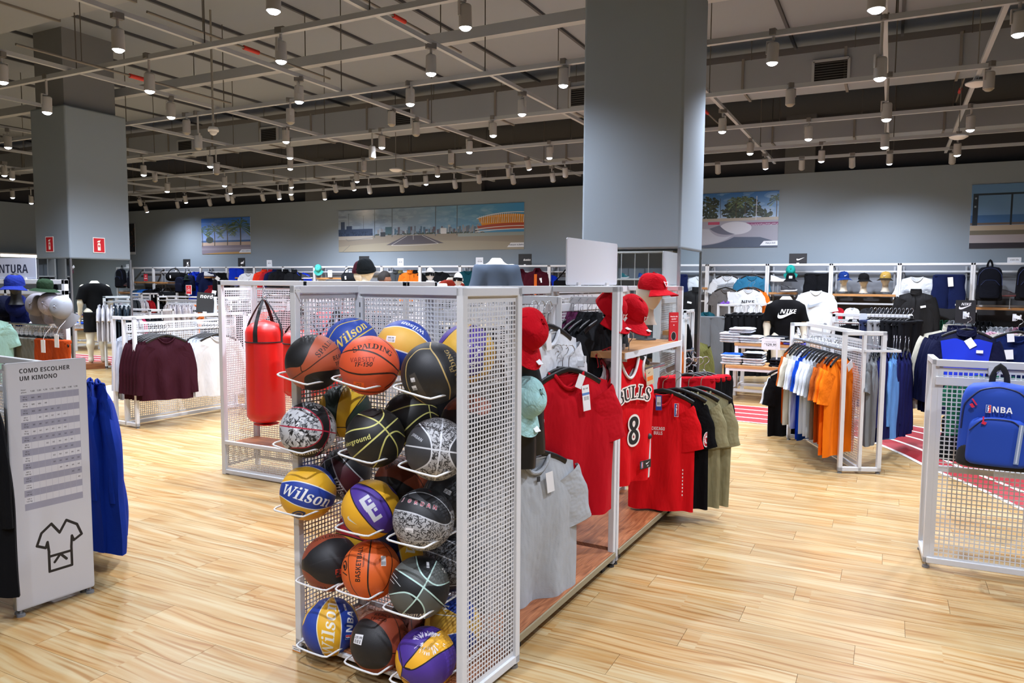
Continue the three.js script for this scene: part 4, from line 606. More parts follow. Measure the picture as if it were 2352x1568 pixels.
  [760, 1438, 0, 'blue and yellow basketball with vertical white script, left end of the bottom row', (b) => { b.base(C.bl); const L = [[.05, 1], [-.34, .59], [-.48, .04], [-.38, -.59], [-.13, -1.05], [.21, -1], [.34, -.38], [.34, .25], [.18, .8]]; b.fill(C.ye, L); b.ring('#e6e2cf', .035, L); b.fill(C.ye, [[-.1, 1.4], [-.4, .92], [-.8, .5], [-1.02, .1], [-1.5, .2]]); b.fill(C.ye, [[.1, 1.4], [.5, .85], [.8, .5], [.97, 0], [.9, -.5], [1.5, -.2], [1.2, 1]]); b.line('#e6e2cf', .03, [[-.2, 1], [-.4, .92], [-.8, .5], [-1.02, .1]], [[.3, 1], [.5, .85], [.8, .5], [.97, 0], [.9, -.5]]); b.text('Wilson', -.07, -.16, .58, '#efede2', { ...WI, rot: -1.48 }); b.text('NBA', .68, .1, .4, '#eceff0', { rot: -1.42 }); const [X, Y] = b.m(.6, -.42); b.g.save(); b.g.translate(X, Y); b.g.rotate(-1.42); shield(b.g, 0, 0, 22, 34); b.g.restore(); b.sticker(.5, .6, .09, .3, -.1); }],
  [872, 1473, 0, 'brown basketball with a black panel and a white label in the bottom row', (b) => { b.base('#954228'); b.fill('#1b1a1b', [[-.95, .21], [-.78, .62], [-.45, .77], [.05, .46], [.38, -.08], [.38, -.54], [.05, -.83], [-.57, -.75], [-.95, -.29]]); b.line('#22100a', .03, [[.3, 1.1], [.38, .95], [.63, .42], [.68, -.2], [.5, -.83]], [[.4, -.4], [1, -.4]], [[.8, .7], [.95, .2]]); b.text('REACT', .1, .84, .22, '#33150c', { rot: .3 }); b.text('TF-250', -.04, .72, .2, '#33150c', { rot: .3 }); b.text('SPALDING', .86, .42, .2, '#3a1a10', { rot: -1.2, font: 'serif' }); b.sticker(-.72, .13, .4, .34, .25, '229,99'); }],
  [978, 1511, 0, 'purple and yellow basketball with white splash marks, right end of the bottom row', (b) => { b.base(C.pu); const P = [[-.68, -.22], [-.4, .11], [-.02, .5], [.52, .84], [.78, .69], [.9, .38], [.36, .08], [-.1, -.19], [-.44, -.32]]; b.fill('#e9ac26', [[-1.3, .2], [-.95, .3], [-.86, 0], [-.75, -.3], [-.9, -.6], [-1.4, -.4]]); b.fill('#e9ac26', [[-.85, -.5], [-.3, -.82], [.3, -.9], [.9, -.5], [1.2, -.6], [.5, -1.4], [-.6, -1.3]]); b.fill('#e9ac26', P); b.ring('#171220', .035, P); b.line('#171220', .035, [[-.75, 1], [-.85, .4], [-.75, -.2], [-.78, -.6], [-.5, -1]], [[-.75, -.22], [-.5, -.3]], [[.9, .38], [1.1, .25]], [[-.85, -.5], [-.3, -.82], [.3, -.9], [.9, -.5]]); b.g.strokeStyle = '#e9e4f2'; for (let i = 0; i < 70; i++) { const a = rr(-2.9, -.6), q = rr(.25, .5), [x, y] = b.m(.08 + Math.cos(a) * q * 1.0, .62 - Math.sin(a) * q * .5 - .1); b.g.lineWidth = rr(1.5, 4); b.g.beginPath(); b.g.moveTo(x, y); b.g.lineTo(x + Math.cos(a) * 11, y + Math.sin(a) * 11); b.g.stroke(); } for (let i = 0; i < 40; i++) { const a = rr(.3, 2.9), q = rr(.2, .5), [x, y] = b.m(.12 + Math.cos(a) * q, .5 - Math.sin(a) * q * .7); b.g.lineWidth = rr(1.5, 4); b.g.beginPath(); b.g.moveTo(x, y); b.g.lineTo(x + Math.cos(a) * 9, y + Math.sin(a) * 9); b.g.stroke(); } }],
  [952, 1435, 1, 'brown basketball with dark lettering, behind the bottom row', (b) => { b.base('#6d2f1d'); b.text('REACT', .3, -.05, .26, '#2a110a', { rot: -1.1 }); b.text('SPALDING', -.45, 0, .26, '#2a110a', { rot: -1.25, font: 'serif' }); b.line('#24110b', .03, [[-.1, 1], [-.1, 0], [.1, -1]]); b.fill('#1b1413', [[-1.2, 1], [-.7, .8], [-.6, .2], [-1.2, -.2]]); }],
  [1040, 1438, 1, 'yellow and blue basketball in clear film, behind the bottom row beside the end panel', (b) => { b.base('#d9a93a'); b.fill(C.bl, [[-1, .55], [-.5, .7], [.2, .35], [.7, .2], [.7, 1], [0, 1.1]]); b.fill(C.bl, [[-.7, -.4], [-.1, -.25], [.6, -.15], [.8, -.6], [.2, -.9]]); b.line(C.wh, .03, [[-1, .5], [-.4, .38], [.2, .3], [.8, .1]], [[-.7, -.4], [-.1, -.25], [.6, -.15]]); b.text('W', -.25, .62, .3, C.wh, { ...WI, rot: 2 }); }],
];
const holders = [];
for (const [px, py, back, label, skin] of BALLS) {
  const c = onBR(px, py, back ? -0.245 : -0.03);
  const o = tag(mesh('basketball', ballGeo, ballSkin(skin)), label, 'basketball');
  o.position.copy(c); o.lookAt(eye.x, eye.y, eye.z);
  if (!back) holders.push([c, label]);
}
for (const [c, bl] of holders) {                                        // white wire cradle under each lane of balls
  const l = c.clone().sub(BR.o), x = l.dot(lx), z0 = l.dot(lz);
  const t = thing('wire_cradle', 'white wire cradle under the ' + bl.replace(/, /g, ' ').split(' ').slice(0, 11).join(' '), 'wire cradle', brP(x, c.y, 0), BR.turn, 'wire cradles of the ball rack');
  const y = -0.062, xr = 0.095, zf = z0 + 0.118, zb = -BR.d + 0.04, yb = y + 0.015;
  mesh('loop', [tube([[-xr, yb, zb], [-xr, y + 0.004, zf - 0.05], [-xr + 0.003, y, zf - 0.012], [-xr + 0.02, y, zf], [0, y, zf + 0.004], [xr - 0.02, y, zf], [xr - 0.003, y, zf - 0.012], [xr, y + 0.004, zf - 0.05], [xr, yb, zb]], 0.0042, 60, 8)], M('#e2e2e0', 0.35), t);
  if (c.y > 0.9) t.rotation.z = c.y > 1.15 ? -0.16 : -0.09;
  mesh('back_plate', [bx(0.21, 0.02, 0.006, 0, yb, zb - 0.004)], WHITE, t);
}
// ---------------------------------------------------------------- long two-bay rack behind the ball rack
const GO = { o: V(-1.385, 0, -2.735), turn: -0.035 };
const gx = V(Math.cos(GO.turn), 0, -Math.sin(GO.turn)), gz = V(Math.sin(GO.turn), 0, Math.cos(GO.turn));
const goP = (x, y, z) => GO.o.clone().addScaledVector(gx, x).addScaledVector(gz, z).setY(y);
const onGO = (px, py, x) => { const d = ray(px, py), p0 = goP(x, 0, 0); return eye.clone().addScaledVector(d, p0.sub(eye).dot(gx) / d.dot(gx)); };   // sight line meets the plane parallel to the spine
const SP = -0.43;
{
  const t = thing('gondola_rack', 'long tall white gondola rack with perforated spine, hung with red basketball wear', 'clothes rack', GO.o, GO.turn);
  const h = 1.6;
  for (const z of [-1.205, -1.255, -2.46]) mesh('side_frame', frameG(0.43, h, 0.034).map((g) => g.translate(SP + 0.215, 0, z)), WHITE, t);
  pieces('spine_rail', [postG(0.05, 0.045, 2.45, SP, h - 0.022, -1.225), postG(0.04, 0.035, 2.45, SP, 0.13, -1.225), postG(0.012, 0.05, 2.4, SP + 0.016, 1.47, -1.225), postG(0.012, 0.05, 2.4, SP + 0.016, 0.86, -1.225)], WHITE, t);
  pieces('spine_post', [postG(0.05, h, 0.03, SP, h / 2, -0.02), postG(0.05, h, 0.06, SP, h / 2, -1.23), postG(0.05, h, 0.03, SP, h / 2, -2.46)], WHITE, t);
  for (const z of [-0.04, -1.26]) mesh('perforated_panel', [put(perf(1.17, 1.4, 0.0188, 0.0058).clone(), SP + 0.012, 0.15, z, 0, PI / 2, 0)], WHITE, t);
  for (const z of [-0.61, -1.855]) { const d = mesh('deck', [woodBox(0.42, 0.03, 1.19, 'z')], DECK, t); d.position.set(SP + 0.22, 0.075, z); const e = mesh('deck_edge', [bx(0.012, 0.03, 1.19)], M('#8f8468', 0.6), t); e.position.set(0.003, 0.072, z); mesh('deck_foot', [bx(0.03, 0.06, 0.04, -0.04, 0.03, z - 0.5), bx(0.03, 0.06, 0.04, -0.04, 0.03, z + 0.5)], M('#3c3c3d', 0.8), t); }
  for (const z of [-1.205, -1.255]) mesh('foot', foot(-0.02, z), M('#2a2a2b', 0.6), t);
  // the far side of the spine carries a deck too
  const d2 = mesh('deck', [woodBox(0.4, 0.03, 2.4, 'z')], DECK, t); d2.position.set(SP - 0.22, 0.075, -1.22);
}
const bracketLab = (s) => `white stepped hook bracket on the long rack, ${s}`;
function stepBracket(pTop, drop, out1, out2, label) {             // arm out of the spine, drop plate, second arm
  const t = thing('stepped_bracket', label, 'rack arm', pTop, GO.turn + PI / 2);
  mesh('upper_arm', [rbx(0.012, 0.045, out1, 0.004, 0, 0, out1 / 2, 0, 0, 0, 1)], WHITE, t);
  mesh('drop_plate', [rbx(0.012, drop, 0.03, 0.004, 0, -drop / 2 + 0.02, out1, 0, 0, 0, 1)], WHITE, t);
  mesh('lower_arm', [rbx(0.012, 0.035, out2, 0.004, 0, -drop + 0.035, out1 + out2 / 2, 0, 0, 0, 1)], WHITE, t);
  mesh('stop', [bx(0.014, 0.03, 0.012, 0, -drop + 0.06, out1 + out2)], WHITE, t);
  for (let i = 0; i < 5; i++) mesh('hook_wire', [tube([[0, 0.03, 0.06 + i * 0.03], [0.012, 0.034, 0.06 + i * 0.03], [0.014, 0.0, 0.06 + i * 0.03], [0.008, -0.08, 0.06 + i * 0.03]], 0.0016, 8, 4)], STEEL, t);
  return t;
}
const redC = cloth('#b40f1d'), redB = cloth('#d0121a', 0.85), whiteC = cloth('#cfd2d6'), greyC = cloth('#a7abae'), charC = cloth('#26282b'), purpC = cloth('#5e2a4c'), blackC = cloth('#0d0d0f'), beigeC = cloth('#8d8766'), navyC = cloth('#14204a'), royalC = cloth('#12319c');
const outX = gx.clone();
{ // first bay
  let p = onGO(1288, 690, -0.19); const zz = p.clone();
  stepBracket(goP(SP + 0.02, p.y, 0).setZ(p.z), 0.36, 0.245, 0.15, bracketLab('holding the red t-shirts'));
  p = onGO(1392, 690, -0.19); stepBracket(goP(SP + 0.02, p.y, 0).setZ(p.z), 0.33, 0.245, 0.15, bracketLab('holding the jersey and dark hoodies'));
  const tu = PI / 2 + GO.turn;
  // red oversize tees on the lower arm
  let q = onGO(1306, 858, -0.055);
  const reds = row('bigtee', [[redC, 'front red cotton t-shirt with white price tag on the long rack'], [redC, 'red cotton t-shirt hanging behind the front one on the long rack', 5]], q, tu - 0.5, outX.clone().multiplyScalar(-0.034), 'red t-shirts behind the front one', { hanger: 'carrying the red t-shirts', lift: 0.0, jit: 0.05, g: { ph: 1, w: 0.6, h: 0.74, sw: 0.25 } });
  swingTag(reds[0], 0.07, -0.12, 0.055, 0.045, 0.13, print(64, 150, (g, W, H) => { g.fillStyle = '#ebecee'; g.fillRect(0, 0, W, H); g.fillStyle = '#5a86c4'; g.fillRect(0, 44, W, 14); g.fillStyle = '#333'; for (let i = 0; i < 12; i++) g.fillRect(12 + i * 3.4, 66, rnd() * 3, 22); text(g, 'R$ 149', 32, 20, 14, '#555'); }), 0.12);
  swingTag(reds[0], 0.035, -0.035, 0.05, 0.04, 0.07, TAGM, -0.4);
  // white tees on the upper arm
  q = onGO(1258, 760, -0.15);
  const wh = row('bigtee', [[whiteC, 'front white t-shirt with a small black mark, on the upper arm'], [whiteC, 'white t-shirt behind the front white one on the upper arm', 2]], q, tu - 0.18, outX.clone().multiplyScalar(-0.04), 'white t-shirts on the upper arm', { hanger: 'carrying the white t-shirts', g: { ph: 2, w: 0.6, h: 0.72, sw: 0.25 } });
  mesh('chest_print', [bx(0.03, 0.04, 0.002, 0.04, -0.24, 0.036, 0, 0, 0.5)], M('#151515', 0.8), wh[0]);
  swingTag(wh[0], -0.05, -0.05, 0.045, 0.04, 0.08);
  // grey tees hung low at the near end, with their own arm
  q = onGO(1228, 1050, -0.11);
  const gr = row('bigtee', [[greyC, 'front light grey marl t-shirt hanging low behind the end panel'], [greyC, 'light grey marl t-shirt behind the front one, low behind the end panel', 3]], q, tu - 0.4, outX.clone().multiplyScalar(-0.038), 'grey t-shirts hanging low', { hanger: 'carrying the grey t-shirts', g: { ph: 3, w: 0.58, h: 0.72, sw: 0.25 } });
  swingTag(gr[0], 0.06, -0.12, 0.045, 0.045, 0.1, TAGM, 0.15); mesh('neck_print', [bx(0.02, 0.025, 0.002, 0, -0.1, 0.03)], M('#333', 0.8), gr[0]);
  hangArm(goP(SP + 0.02, q.y + 0.16, 0).setZ(q.z), tu, 0.36, 'short white arm carrying the grey t-shirts', undefined);
  // dark hoodies with outlined lettering and plum ones behind
  q = onGO(1385, 742, -0.2);
  const hd = row('hoodie', [[charC, 'front charcoal hoodie with white-edged red lettering on the long rack'], [charC, 'charcoal hoodie behind the lettered one', 2], [purpC, 'plum hoodie hanging behind the charcoal hoodies', 2]], q, tu - 0.2, outX.clone().multiplyScalar(-0.05), 'hoodies on the long rack', { hanger: 'carrying the hoodies', g: { ph: 4 } });
  const bl = mesh('lettering', [new THREE.PlaneGeometry(0.4, 0.16)], print(320, 128, (g, W, H) => { g.clearRect(0, 0, W, H); arcText(g, 'BULLS', 160, 420, 345, -0.33, 0.165, 92, '#17181a', { font: 'serif', edge: '#c3202c', ew: 12 }); }, 0.8, { transparent: true }), hd[0]);
  bl.position.set(0, -0.17, 0.078);
  // black jacket and caps at the near end beside the end panel
  garment('jacket', M('#101114', 0.4), onGO(1130, 775, -0.2), tu - 0.5, 'black padded jacket squeezed beside the end panel of the ball rack', undefined, { s: 0.9 });
}
const capRed = cloth('#b50d1b'), bullPatch = print(96, 80, (g, W, H) => { g.clearRect(0, 0, W, H); g.fillStyle = '#e9e9e9'; g.beginPath(); g.moveTo(10, 14); g.quadraticCurveTo(48, 40, 86, 14); g.lineTo(76, 40); g.lineTo(56, 74); g.lineTo(40, 74); g.lineTo(20, 40); g.fill(); g.fillStyle = '#b50d1b'; g.beginPath(); g.moveTo(26, 32); g.lineTo(70, 32); g.lineTo(52, 68); g.lineTo(44, 68); g.fill(); }, 0.8, { transparent: true });
cap(capRed, onGO(1204, 760, -0.06), [1.15, 1.45, 0], 'red cap hanging brim down right beside the end panel of the ball rack', { sticker: true });
cap(cloth('#9fc9c6'), onGO(1202, 915, -0.1), [1.2, 1.4, 0], 'pale mint cap hanging below the red cap at the near end of the long rack', { sticker: true });
{ // second bay: wooden shelf with a capped display head, hanging caps, jersey, tees and shorts
  const q0 = goP(SP + 0.24, 1.205, -1.85);
  const sh = thing('wooden_shelf', 'light wooden shelf with white front edge in the far bay of the long rack', 'shelf', q0, GO.turn);
  const b = mesh('board', [woodBox(0.4, 0.035, 1.12, 'z')], SHELF, sh); b.position.y = 0;
  mesh('edge_strip', [bx(0.008, 0.035, 1.12, 0.204)], WHITE, sh); mesh('bracket', [bx(0.38, 0.02, 0.012, 0, -0.028, 0.5), bx(0.38, 0.02, 0.012, 0, -0.028, -0.5)], WHITE, sh);
  const hp = onGO(1490, 724, -0.2); hp.y = 1.43;
  headDisplay(hp, 1.25, 'cream display head wearing a red cap on the wooden shelf', { stand: 0.105 });
  cap(capRed, hp.clone().add(V(0.02, 0.145, 0)), [0.1, 1.25, 0], 'red baseball cap with bull badge worn by the display head on the wooden shelf', { badge: bullPatch, s: 1.1 });
  const cps = [[1398, 712, -0.1, 'left one of the two red caps hanging by the far bay post'], [1447, 718, -0.04, 'right one of the two red caps hanging by the far bay post, with sticker']];
  for (const [x, y, k, l] of cps) cap(capRed, onGO(x, y, k), [0.75, 1.35, 0], l, { badge: bullPatch, sticker: true });
  const ps = sign(0.075, 0.22, print(75, 220, (g, W, H) => { g.fillStyle = '#c41a24'; g.fillRect(0, 0, W, H); text(g, 'Precisa de', 37, 28, 12, '#fff'); text(g, 'ajuda?', 37, 44, 13, '#fff'); g.fillStyle = '#fff'; g.fillRect(10, 62, 55, 2); g.fillRect(34, 84, 7, 7); g.fillStyle = '#1a1a1a'; g.beginPath(); g.ellipse(37, 165, 20, 30, 0, 0, 7); g.fill(); g.strokeStyle = '#bbb'; g.lineWidth = 3; g.stroke(); }), onGO(1546, 790, -0.02), GO.turn + 0.9, 'tall narrow red notice with white lettering on the far bay', { back: M('#c41a24', 0.5) });
  const tu = PI / 2 + GO.turn;
  // jersey and the one behind
  let q = onGO(1444, 818, -0.03);
  const trimM = M('#ddd9d6', 0.8);
  const j = garment('jersey', redB, q, tu - 0.3, 'red basketball jersey with black number eight and white-edged trim', undefined, { mats: { collar: trimM, armhole_trim: trimM }, g: { ph: 2 } });
  hanger(q.clone(), tu - 0.3, 'black hanger carrying the red number jersey');
  const jp = mesh('number_print', [new THREE.PlaneGeometry(0.4, 0.44)], print(400, 440, (g, W, H) => { g.clearRect(0, 0, W, H); arcText(g, 'BULLS', 200, 470, 400, -0.34, 0.17, 108, '#171312', { font: 'serif', edge: '#e8dcd4', ew: 18 }); text(g, '8', 200, 300, 230, '#171312', { edge: '#e8dcd4', ew: 26, font: 'sans-serif', sx: 0.9 }); }, 0.8, { transparent: true }), j);
  jp.position.set(0, -0.36, 0.048);
  const jt = mesh('hem_tag', [bx(0.11, 0.05, 0.002, 0.12, -0.66, 0.05)], print(110, 50, (g, W, H) => { g.fillStyle = '#161617'; g.fillRect(0, 0, W, H); shield(g, 20, 25, 18, 36); swoosh(g, 80, 18, 40, '#eee'); text(g, '44', 78, 38, 14, '#ddd'); }), j);
  swingTag(j, 0.16, -0.13, 0.04, 0.075, 0.1, print(75, 100, (g, W, H) => { g.fillStyle = '#c9b899'; g.fillRect(0, 0, W, H); swoosh(g, 36, 24, 26, '#333'); g.fillStyle = '#e8762a'; g.fillRect(8, 48, 58, 26); }), 0.15);
  mesh('security_tag', [put(new THREE.SphereGeometry(0.018, 12, 8), 0.18, -0.5, 0.03)], M('#2a2a2c', 0.5), j);
  const j2 = garment('jersey', cloth('#c6c4c2'), q.clone().addScaledVector(outX, -0.045), tu - 0.42, 'white basketball jersey with red and black trim behind the red number jersey', undefined, { mats: { collar: redB, armhole_trim: M('#7d1019', 0.8) } });
  // red tee facing the aisle with black and beige ones behind it, on a chrome rail
  const rail2 = goP(SP + 0.32, 1.05, -1.5);
  const rl = thing('hanging_rail', 'chrome rail with hooks below the wooden shelf', 'hanging rail', rail2, GO.turn); mesh('tube', [cyl(0.012, 0.012, 0.8, 10, 0, 0, -0.5, PI / 2)], STEEL, rl); mesh('arm', [bx(0.28, 0.02, 0.012, -0.14, 0, -0.12), bx(0.28, 0.02, 0.012, -0.14, 0, -0.88)], WHITE, rl);
  q = dep(1522, 905, 4.93);
  const back = V(0.012, 0, -0.055);
  const nb = row('bigtee', [[redB, 'red t-shirt with league shield and small white team name, facing the aisle'], [blackC, 'black t-shirt with a round team patch on the sleeve, behind the red one'], [beigeC, 'nearer beige t-shirt behind the black one on the chrome rail'], [beigeC, 'farther beige t-shirt behind the black one on the chrome rail']], q, 0.22, V(0.065, 0.0, -0.085), 'x', { hanger: 'on the chrome rail of the long rack', jit: 0.03, sx: 0.72, g: { ph: 5, w: 0.6, h: 0.78, sw: 0.255 } });
  const np = mesh('chest_print', [new THREE.PlaneGeometry(0.34, 0.26)], print(340, 260, (g, W, H) => { g.clearRect(0, 0, W, H); shield(g, 280, 54, 38, 88); text(g, 'CHICAGO', 120, 182, 32, '#e7e3e1', { sx: 0.85 }); text(g, 'BULLS', 120, 212, 32, '#e7e3e1', { sx: 0.85 }); g.fillStyle = '#ddd'; g.beginPath(); g.arc(26, 78, 13, 0, 7); g.fill(); }, 0.8, { transparent: true }), nb[0]);
  np.position.set(0.02, -0.17, 0.052);
  swingTag(nb[0], -0.03, -0.05, 0.055, 0.055, 0.1, print(55, 100, (g, W, H) => { g.fillStyle = '#2a49a8'; g.fillRect(0, 0, W, H); g.fillStyle = '#e9eaec'; g.fillRect(8, 8, 40, 66); g.fillStyle = '#444'; for (let i = 0; i < 9; i++) g.fillRect(13 + i * 3.6, 46, rnd() * 3, 18); }), 0.03);
  mesh('hem_print', [new THREE.PlaneGeometry(0.03, 0.2)], print(30, 200, (g, W, H) => { g.clearRect(0, 0, W, H); for (let i = 0; i < 8; i++) { g.fillStyle = '#e8d9d5'; g.fillRect(10, 8 + i * 24, 9, 13); } }, 0.8, { transparent: true }), nb[0]).position.set(0.2, -0.58, 0.04);
  const pat = mesh('sleeve_patch', [new THREE.CircleGeometry(0.052, 24)], print(128, 128, (g, W, H) => { g.fillStyle = '#e9e6e4'; g.beginPath(); g.arc(64, 64, 63, 0, 7); g.fill(); g.fillStyle = '#b01824'; g.beginPath(); g.arc(64, 64, 55, 0, 7); g.fill(); g.fillStyle = '#e9e6e4'; g.beginPath(); g.arc(64, 64, 34, 0, 7); g.fill(); g.drawImage; g.fillStyle = '#b01824'; g.beginPath(); g.moveTo(40, 48); g.lineTo(88, 48); g.lineTo(70, 88); g.lineTo(58, 88); g.fill(); arcText(g, 'CHICAGO BULLS', 64, 64, 45, -2.2, 0.37, 16, '#fff'); }), nb[1]);
  pat.position.set(0.285, -0.3, 0.03); pat.rotation.y = 0.9;
  q = dep(1578, 868, 5.4);
  row('shorts', [[redC, 'front red and black shorts clipped beside the beige t-shirts'], [blackC, 'black shorts with a red waistband behind the red ones', 3]], q, 0.5, V(0.03, 0, -0.05), 'black shorts by the column', { hanger: 'carrying the shorts', mats: { waistband: redC }, g: { h: 0.48 } });
}
// white blank boards clipped on top of the spine
{
  const a = onGO(1300, 648, SP), b = onGO(1416, 650, SP), w = a.distanceTo(b);
  sign(w, 0.29, M('#d9dde3', 0.5), a.clone().add(b).multiplyScalar(0.5).setY(1.605), PI / 2 + GO.turn, 'large blank white board with rounded corners standing on top of the long rack', { r: 0.022, d: 0.006, feet: [-w * 0.3, w * 0.26] });
}
// ---------------------------------------------------------------- punch bag rack
{
  const z0 = -4.36, x0 = flo(519, 1087).x - 0.02, x1 = -3.05, d = 0.36, w = x1 - x0, h = 1.62;
  const t = thing('punch_bag_rack', 'tall white perforated rack holding red punch bags, left of the ball rack', 'display rack', V(x0, 0, z0), 0);
  pieces('post', [...[0.02, w / 2, w - 0.02].flatMap((x) => [postG(0.04, h, 0.034, x, h / 2, 0), postG(0.04, h, 0.034, x, h / 2, -d)])], WHITE, t);
  pieces('rail', [postG(w, 0.04, 0.034, w / 2, h - 0.02, 0), postG(w, 0.04, 0.034, w / 2, h - 0.02, -d), postG(0.034, 0.04, d, 0.017, h - 0.02, -d / 2), postG(0.034, 0.04, d, w - 0.017, h - 0.02, -d / 2), postG(w, 0.03, 0.03, w / 2, 0.27, 0), postG(w, 0.034, 0.03, w / 2, 0.025, 0)], WHITE, t);
  mesh('back_panel', [put(perf(w / 2 - 0.05, h - 0.12, 0.0188, 0.0062).clone(), 0.035, 0.06, -d)], WHITE, t);
  mesh('back_panel', [put(perf(w / 2 - 0.05, h - 0.12, 0.0188, 0.0062).clone(), w / 2 + 0.015, 0.06, -d)], WHITE, t);
  mesh('side_panel', [put(perf(d - 0.04, h - 0.12, 0.0188, 0.0062).clone(), 0.02, 0.06, -0.02, 0, PI / 2, 0)], WHITE, t);
  for (const x of [0.035, w / 2 + 0.015]) mesh('skirt_panel', [put(perf(w / 2 - 0.05, 0.23, 0.0155, 0.0052).clone(), x, 0.04, 0)], WHITE, t);
  const dk = mesh('deck', [woodBox(w - 0.06, 0.02, d - 0.04)], DECK, t); dk.position.set(w / 2, 0.25, -d / 2);
  for (const x of [0.03, w - 0.03]) { knob(t, x, -0.01); }
  for (const x of [0.42, 1.0, 1.5]) mesh('hook', [tube([[x, 1.5, -d], [x, 1.5, -0.2], [x, 1.51, -0.13]], 0.005, 12, 6)], STEEL, t);
}
const bagRed = M('#e01a12', 0.42, { clearcoat: 0.25, clearcoatRoughness: 0.5 }), strapM = M('#17191c', 0.8);
function punchBag(px, top, bottom, z, r, label) {
  const a = onZ(px, top, z), b = onZ(px, bottom, z), h = a.y - b.y, t = thing('punch_bag', label, 'punch bag', b, 0.2);
  mesh('body', [grid(36, 24, (u, v) => { const A = u * 2 * PI, y = v, e = 0.06; const k = y < e ? Math.sqrt(Math.max(0, 1 - ((e - y) / e) ** 2)) * 0.35 + 0.65 * smooth(0, e, y) : y > 0.86 ? Math.sqrt(Math.max(0, 1 - ((y - 0.86) / 0.14) ** 2)) : 1; const wr = 1 + 0.012 * Math.sin(A * 9 + y * 3) * smooth(0.72, 0.9, y) + 0.006 * Math.sin(A * 3 + y * 11); return [r * k * wr * Math.sin(A), h * (y > 0.86 ? 0.86 + (y - 0.86) * 0.9 : y), r * k * wr * Math.cos(A)]; }, true), cyl(r * 0.66, r * 0.66, 0.004, 28, 0, 0.004, 0)], bagRed, t);
  mesh('seam_band', [put(new THREE.TorusGeometry(r * 1.004, 0.005, 6, 40), 0, h * 0.78, 0, PI / 2)], strapM, t);
  for (let i = 0; i < 4; i++) { const A = i * PI / 2 + 0.1, c = Math.sin(A), s = Math.cos(A), pts = [[r * 1.01 * c, h * 0.78, r * 1.01 * s], [r * 1.02 * c, h * 0.88, r * 1.02 * s], [r * 0.86 * c, h * 0.97, r * 0.86 * s], [r * 0.45 * c, h * 1.09, r * 0.45 * s], [0.012 * c, h + 0.155, 0.012 * s]]; const cu = new THREE.CatmullRomCurve3(pts.map((q) => V(...q)), false, 'catmullrom', 0.3); mesh('strap', [grid(1, 16, (u, v) => { const q = cu.getPoint(v), wd = 0.02 * (u - 0.5) * 2 * (1 - 0.4 * v); return [q.x + wd * s, q.y, q.z - wd * c]; }), grid(1, 16, (u, v) => { const q = cu.getPoint(v), wd = 0.02 * (u - 0.5) * 2 * (1 - 0.4 * v); return [q.x * 0.985 + wd * s, q.y - 0.001, q.z * 0.985 - wd * c]; }, true)], strapM, t); }
  mesh('ring', [put(new THREE.TorusGeometry(0.02, 0.004, 6, 16), 0, h + 0.17, 0), put(new THREE.TorusGeometry(0.018, 0.004, 6, 16), 0.012, h + 0.165, 0.01, 0, 0.9), put(new THREE.TorusGeometry(0.018, 0.004, 6, 16), -0.012, h + 0.165, -0.005, 0, -0.9), ...[0, 1, 2, 3].map((i) => put(new THREE.TorusGeometry(0.01, 0.0025, 5, 12), 0, h + 0.2 + i * 0.017, 0, 0, i % 2 ? PI / 2 : 0))], STEEL, t);
  return t;
}
punchBag(612, 730, 973, -4.5, 0.152, 'large glossy red punch bag hanging clear at the left of its rack');
punchBag(697, 752, 912, -4.48, 0.15, 'red punch bag behind the side panel of the ball rack, next to the large one');
punchBag(775, 756, 910, -4.5, 0.14, 'third red punch bag, seen only through the perforated panels of the ball rack');
// ---------------------------------------------------------------- mannequins and a shopper
const bodyG = sdfG([...BODY.torso, ...BODY.neck, ...BODY.arm(1), ...BODY.arm(-1), ...BODY.leg(1), ...BODY.leg(-1)], { res: 84, k: 0.018, clip: (x, y) => y - 1.49 });
const handG = [1, -1].map((s) => sdfG(BODY.hand(s), { res: 44, k: 0.006 }));
const teeBones = [...BODY.torso.slice(0, 5), ...[1, -1].flatMap((s) => [[0.165 * s, 1.335, -0.01, 0.066, 0.235 * s, 1.14, -0.02, 0.066]])];
const teeG = sdfG(grow(teeBones, 0.016), { res: 64, k: 0.02, clip: (x, y) => Math.max(0.86 - y, y - 1.455, 1.16 - y - 9 * Math.max(0, 0.2 - Math.abs(x))) });
const longG = sdfG(grow([...teeBones, ...BODY.arm(1), ...BODY.arm(-1)], 0.016), { res: 64, k: 0.02, clip: (x, y) => Math.max(0.86 - y, y - 1.425) });
const shortG = sdfG(grow([...BODY.torso.slice(4), ...[1, -1].map((s) => [0.085 * s, 0.9, 0, 0.105, 0.105 * s, 0.5, 0.01, 0.085])], 0.012), { res: 56, k: 0.015, clip: (x, y) => Math.max(0.56 - y, y - 0.93) });
const MANN = M('#cfc7b4', 0.4);
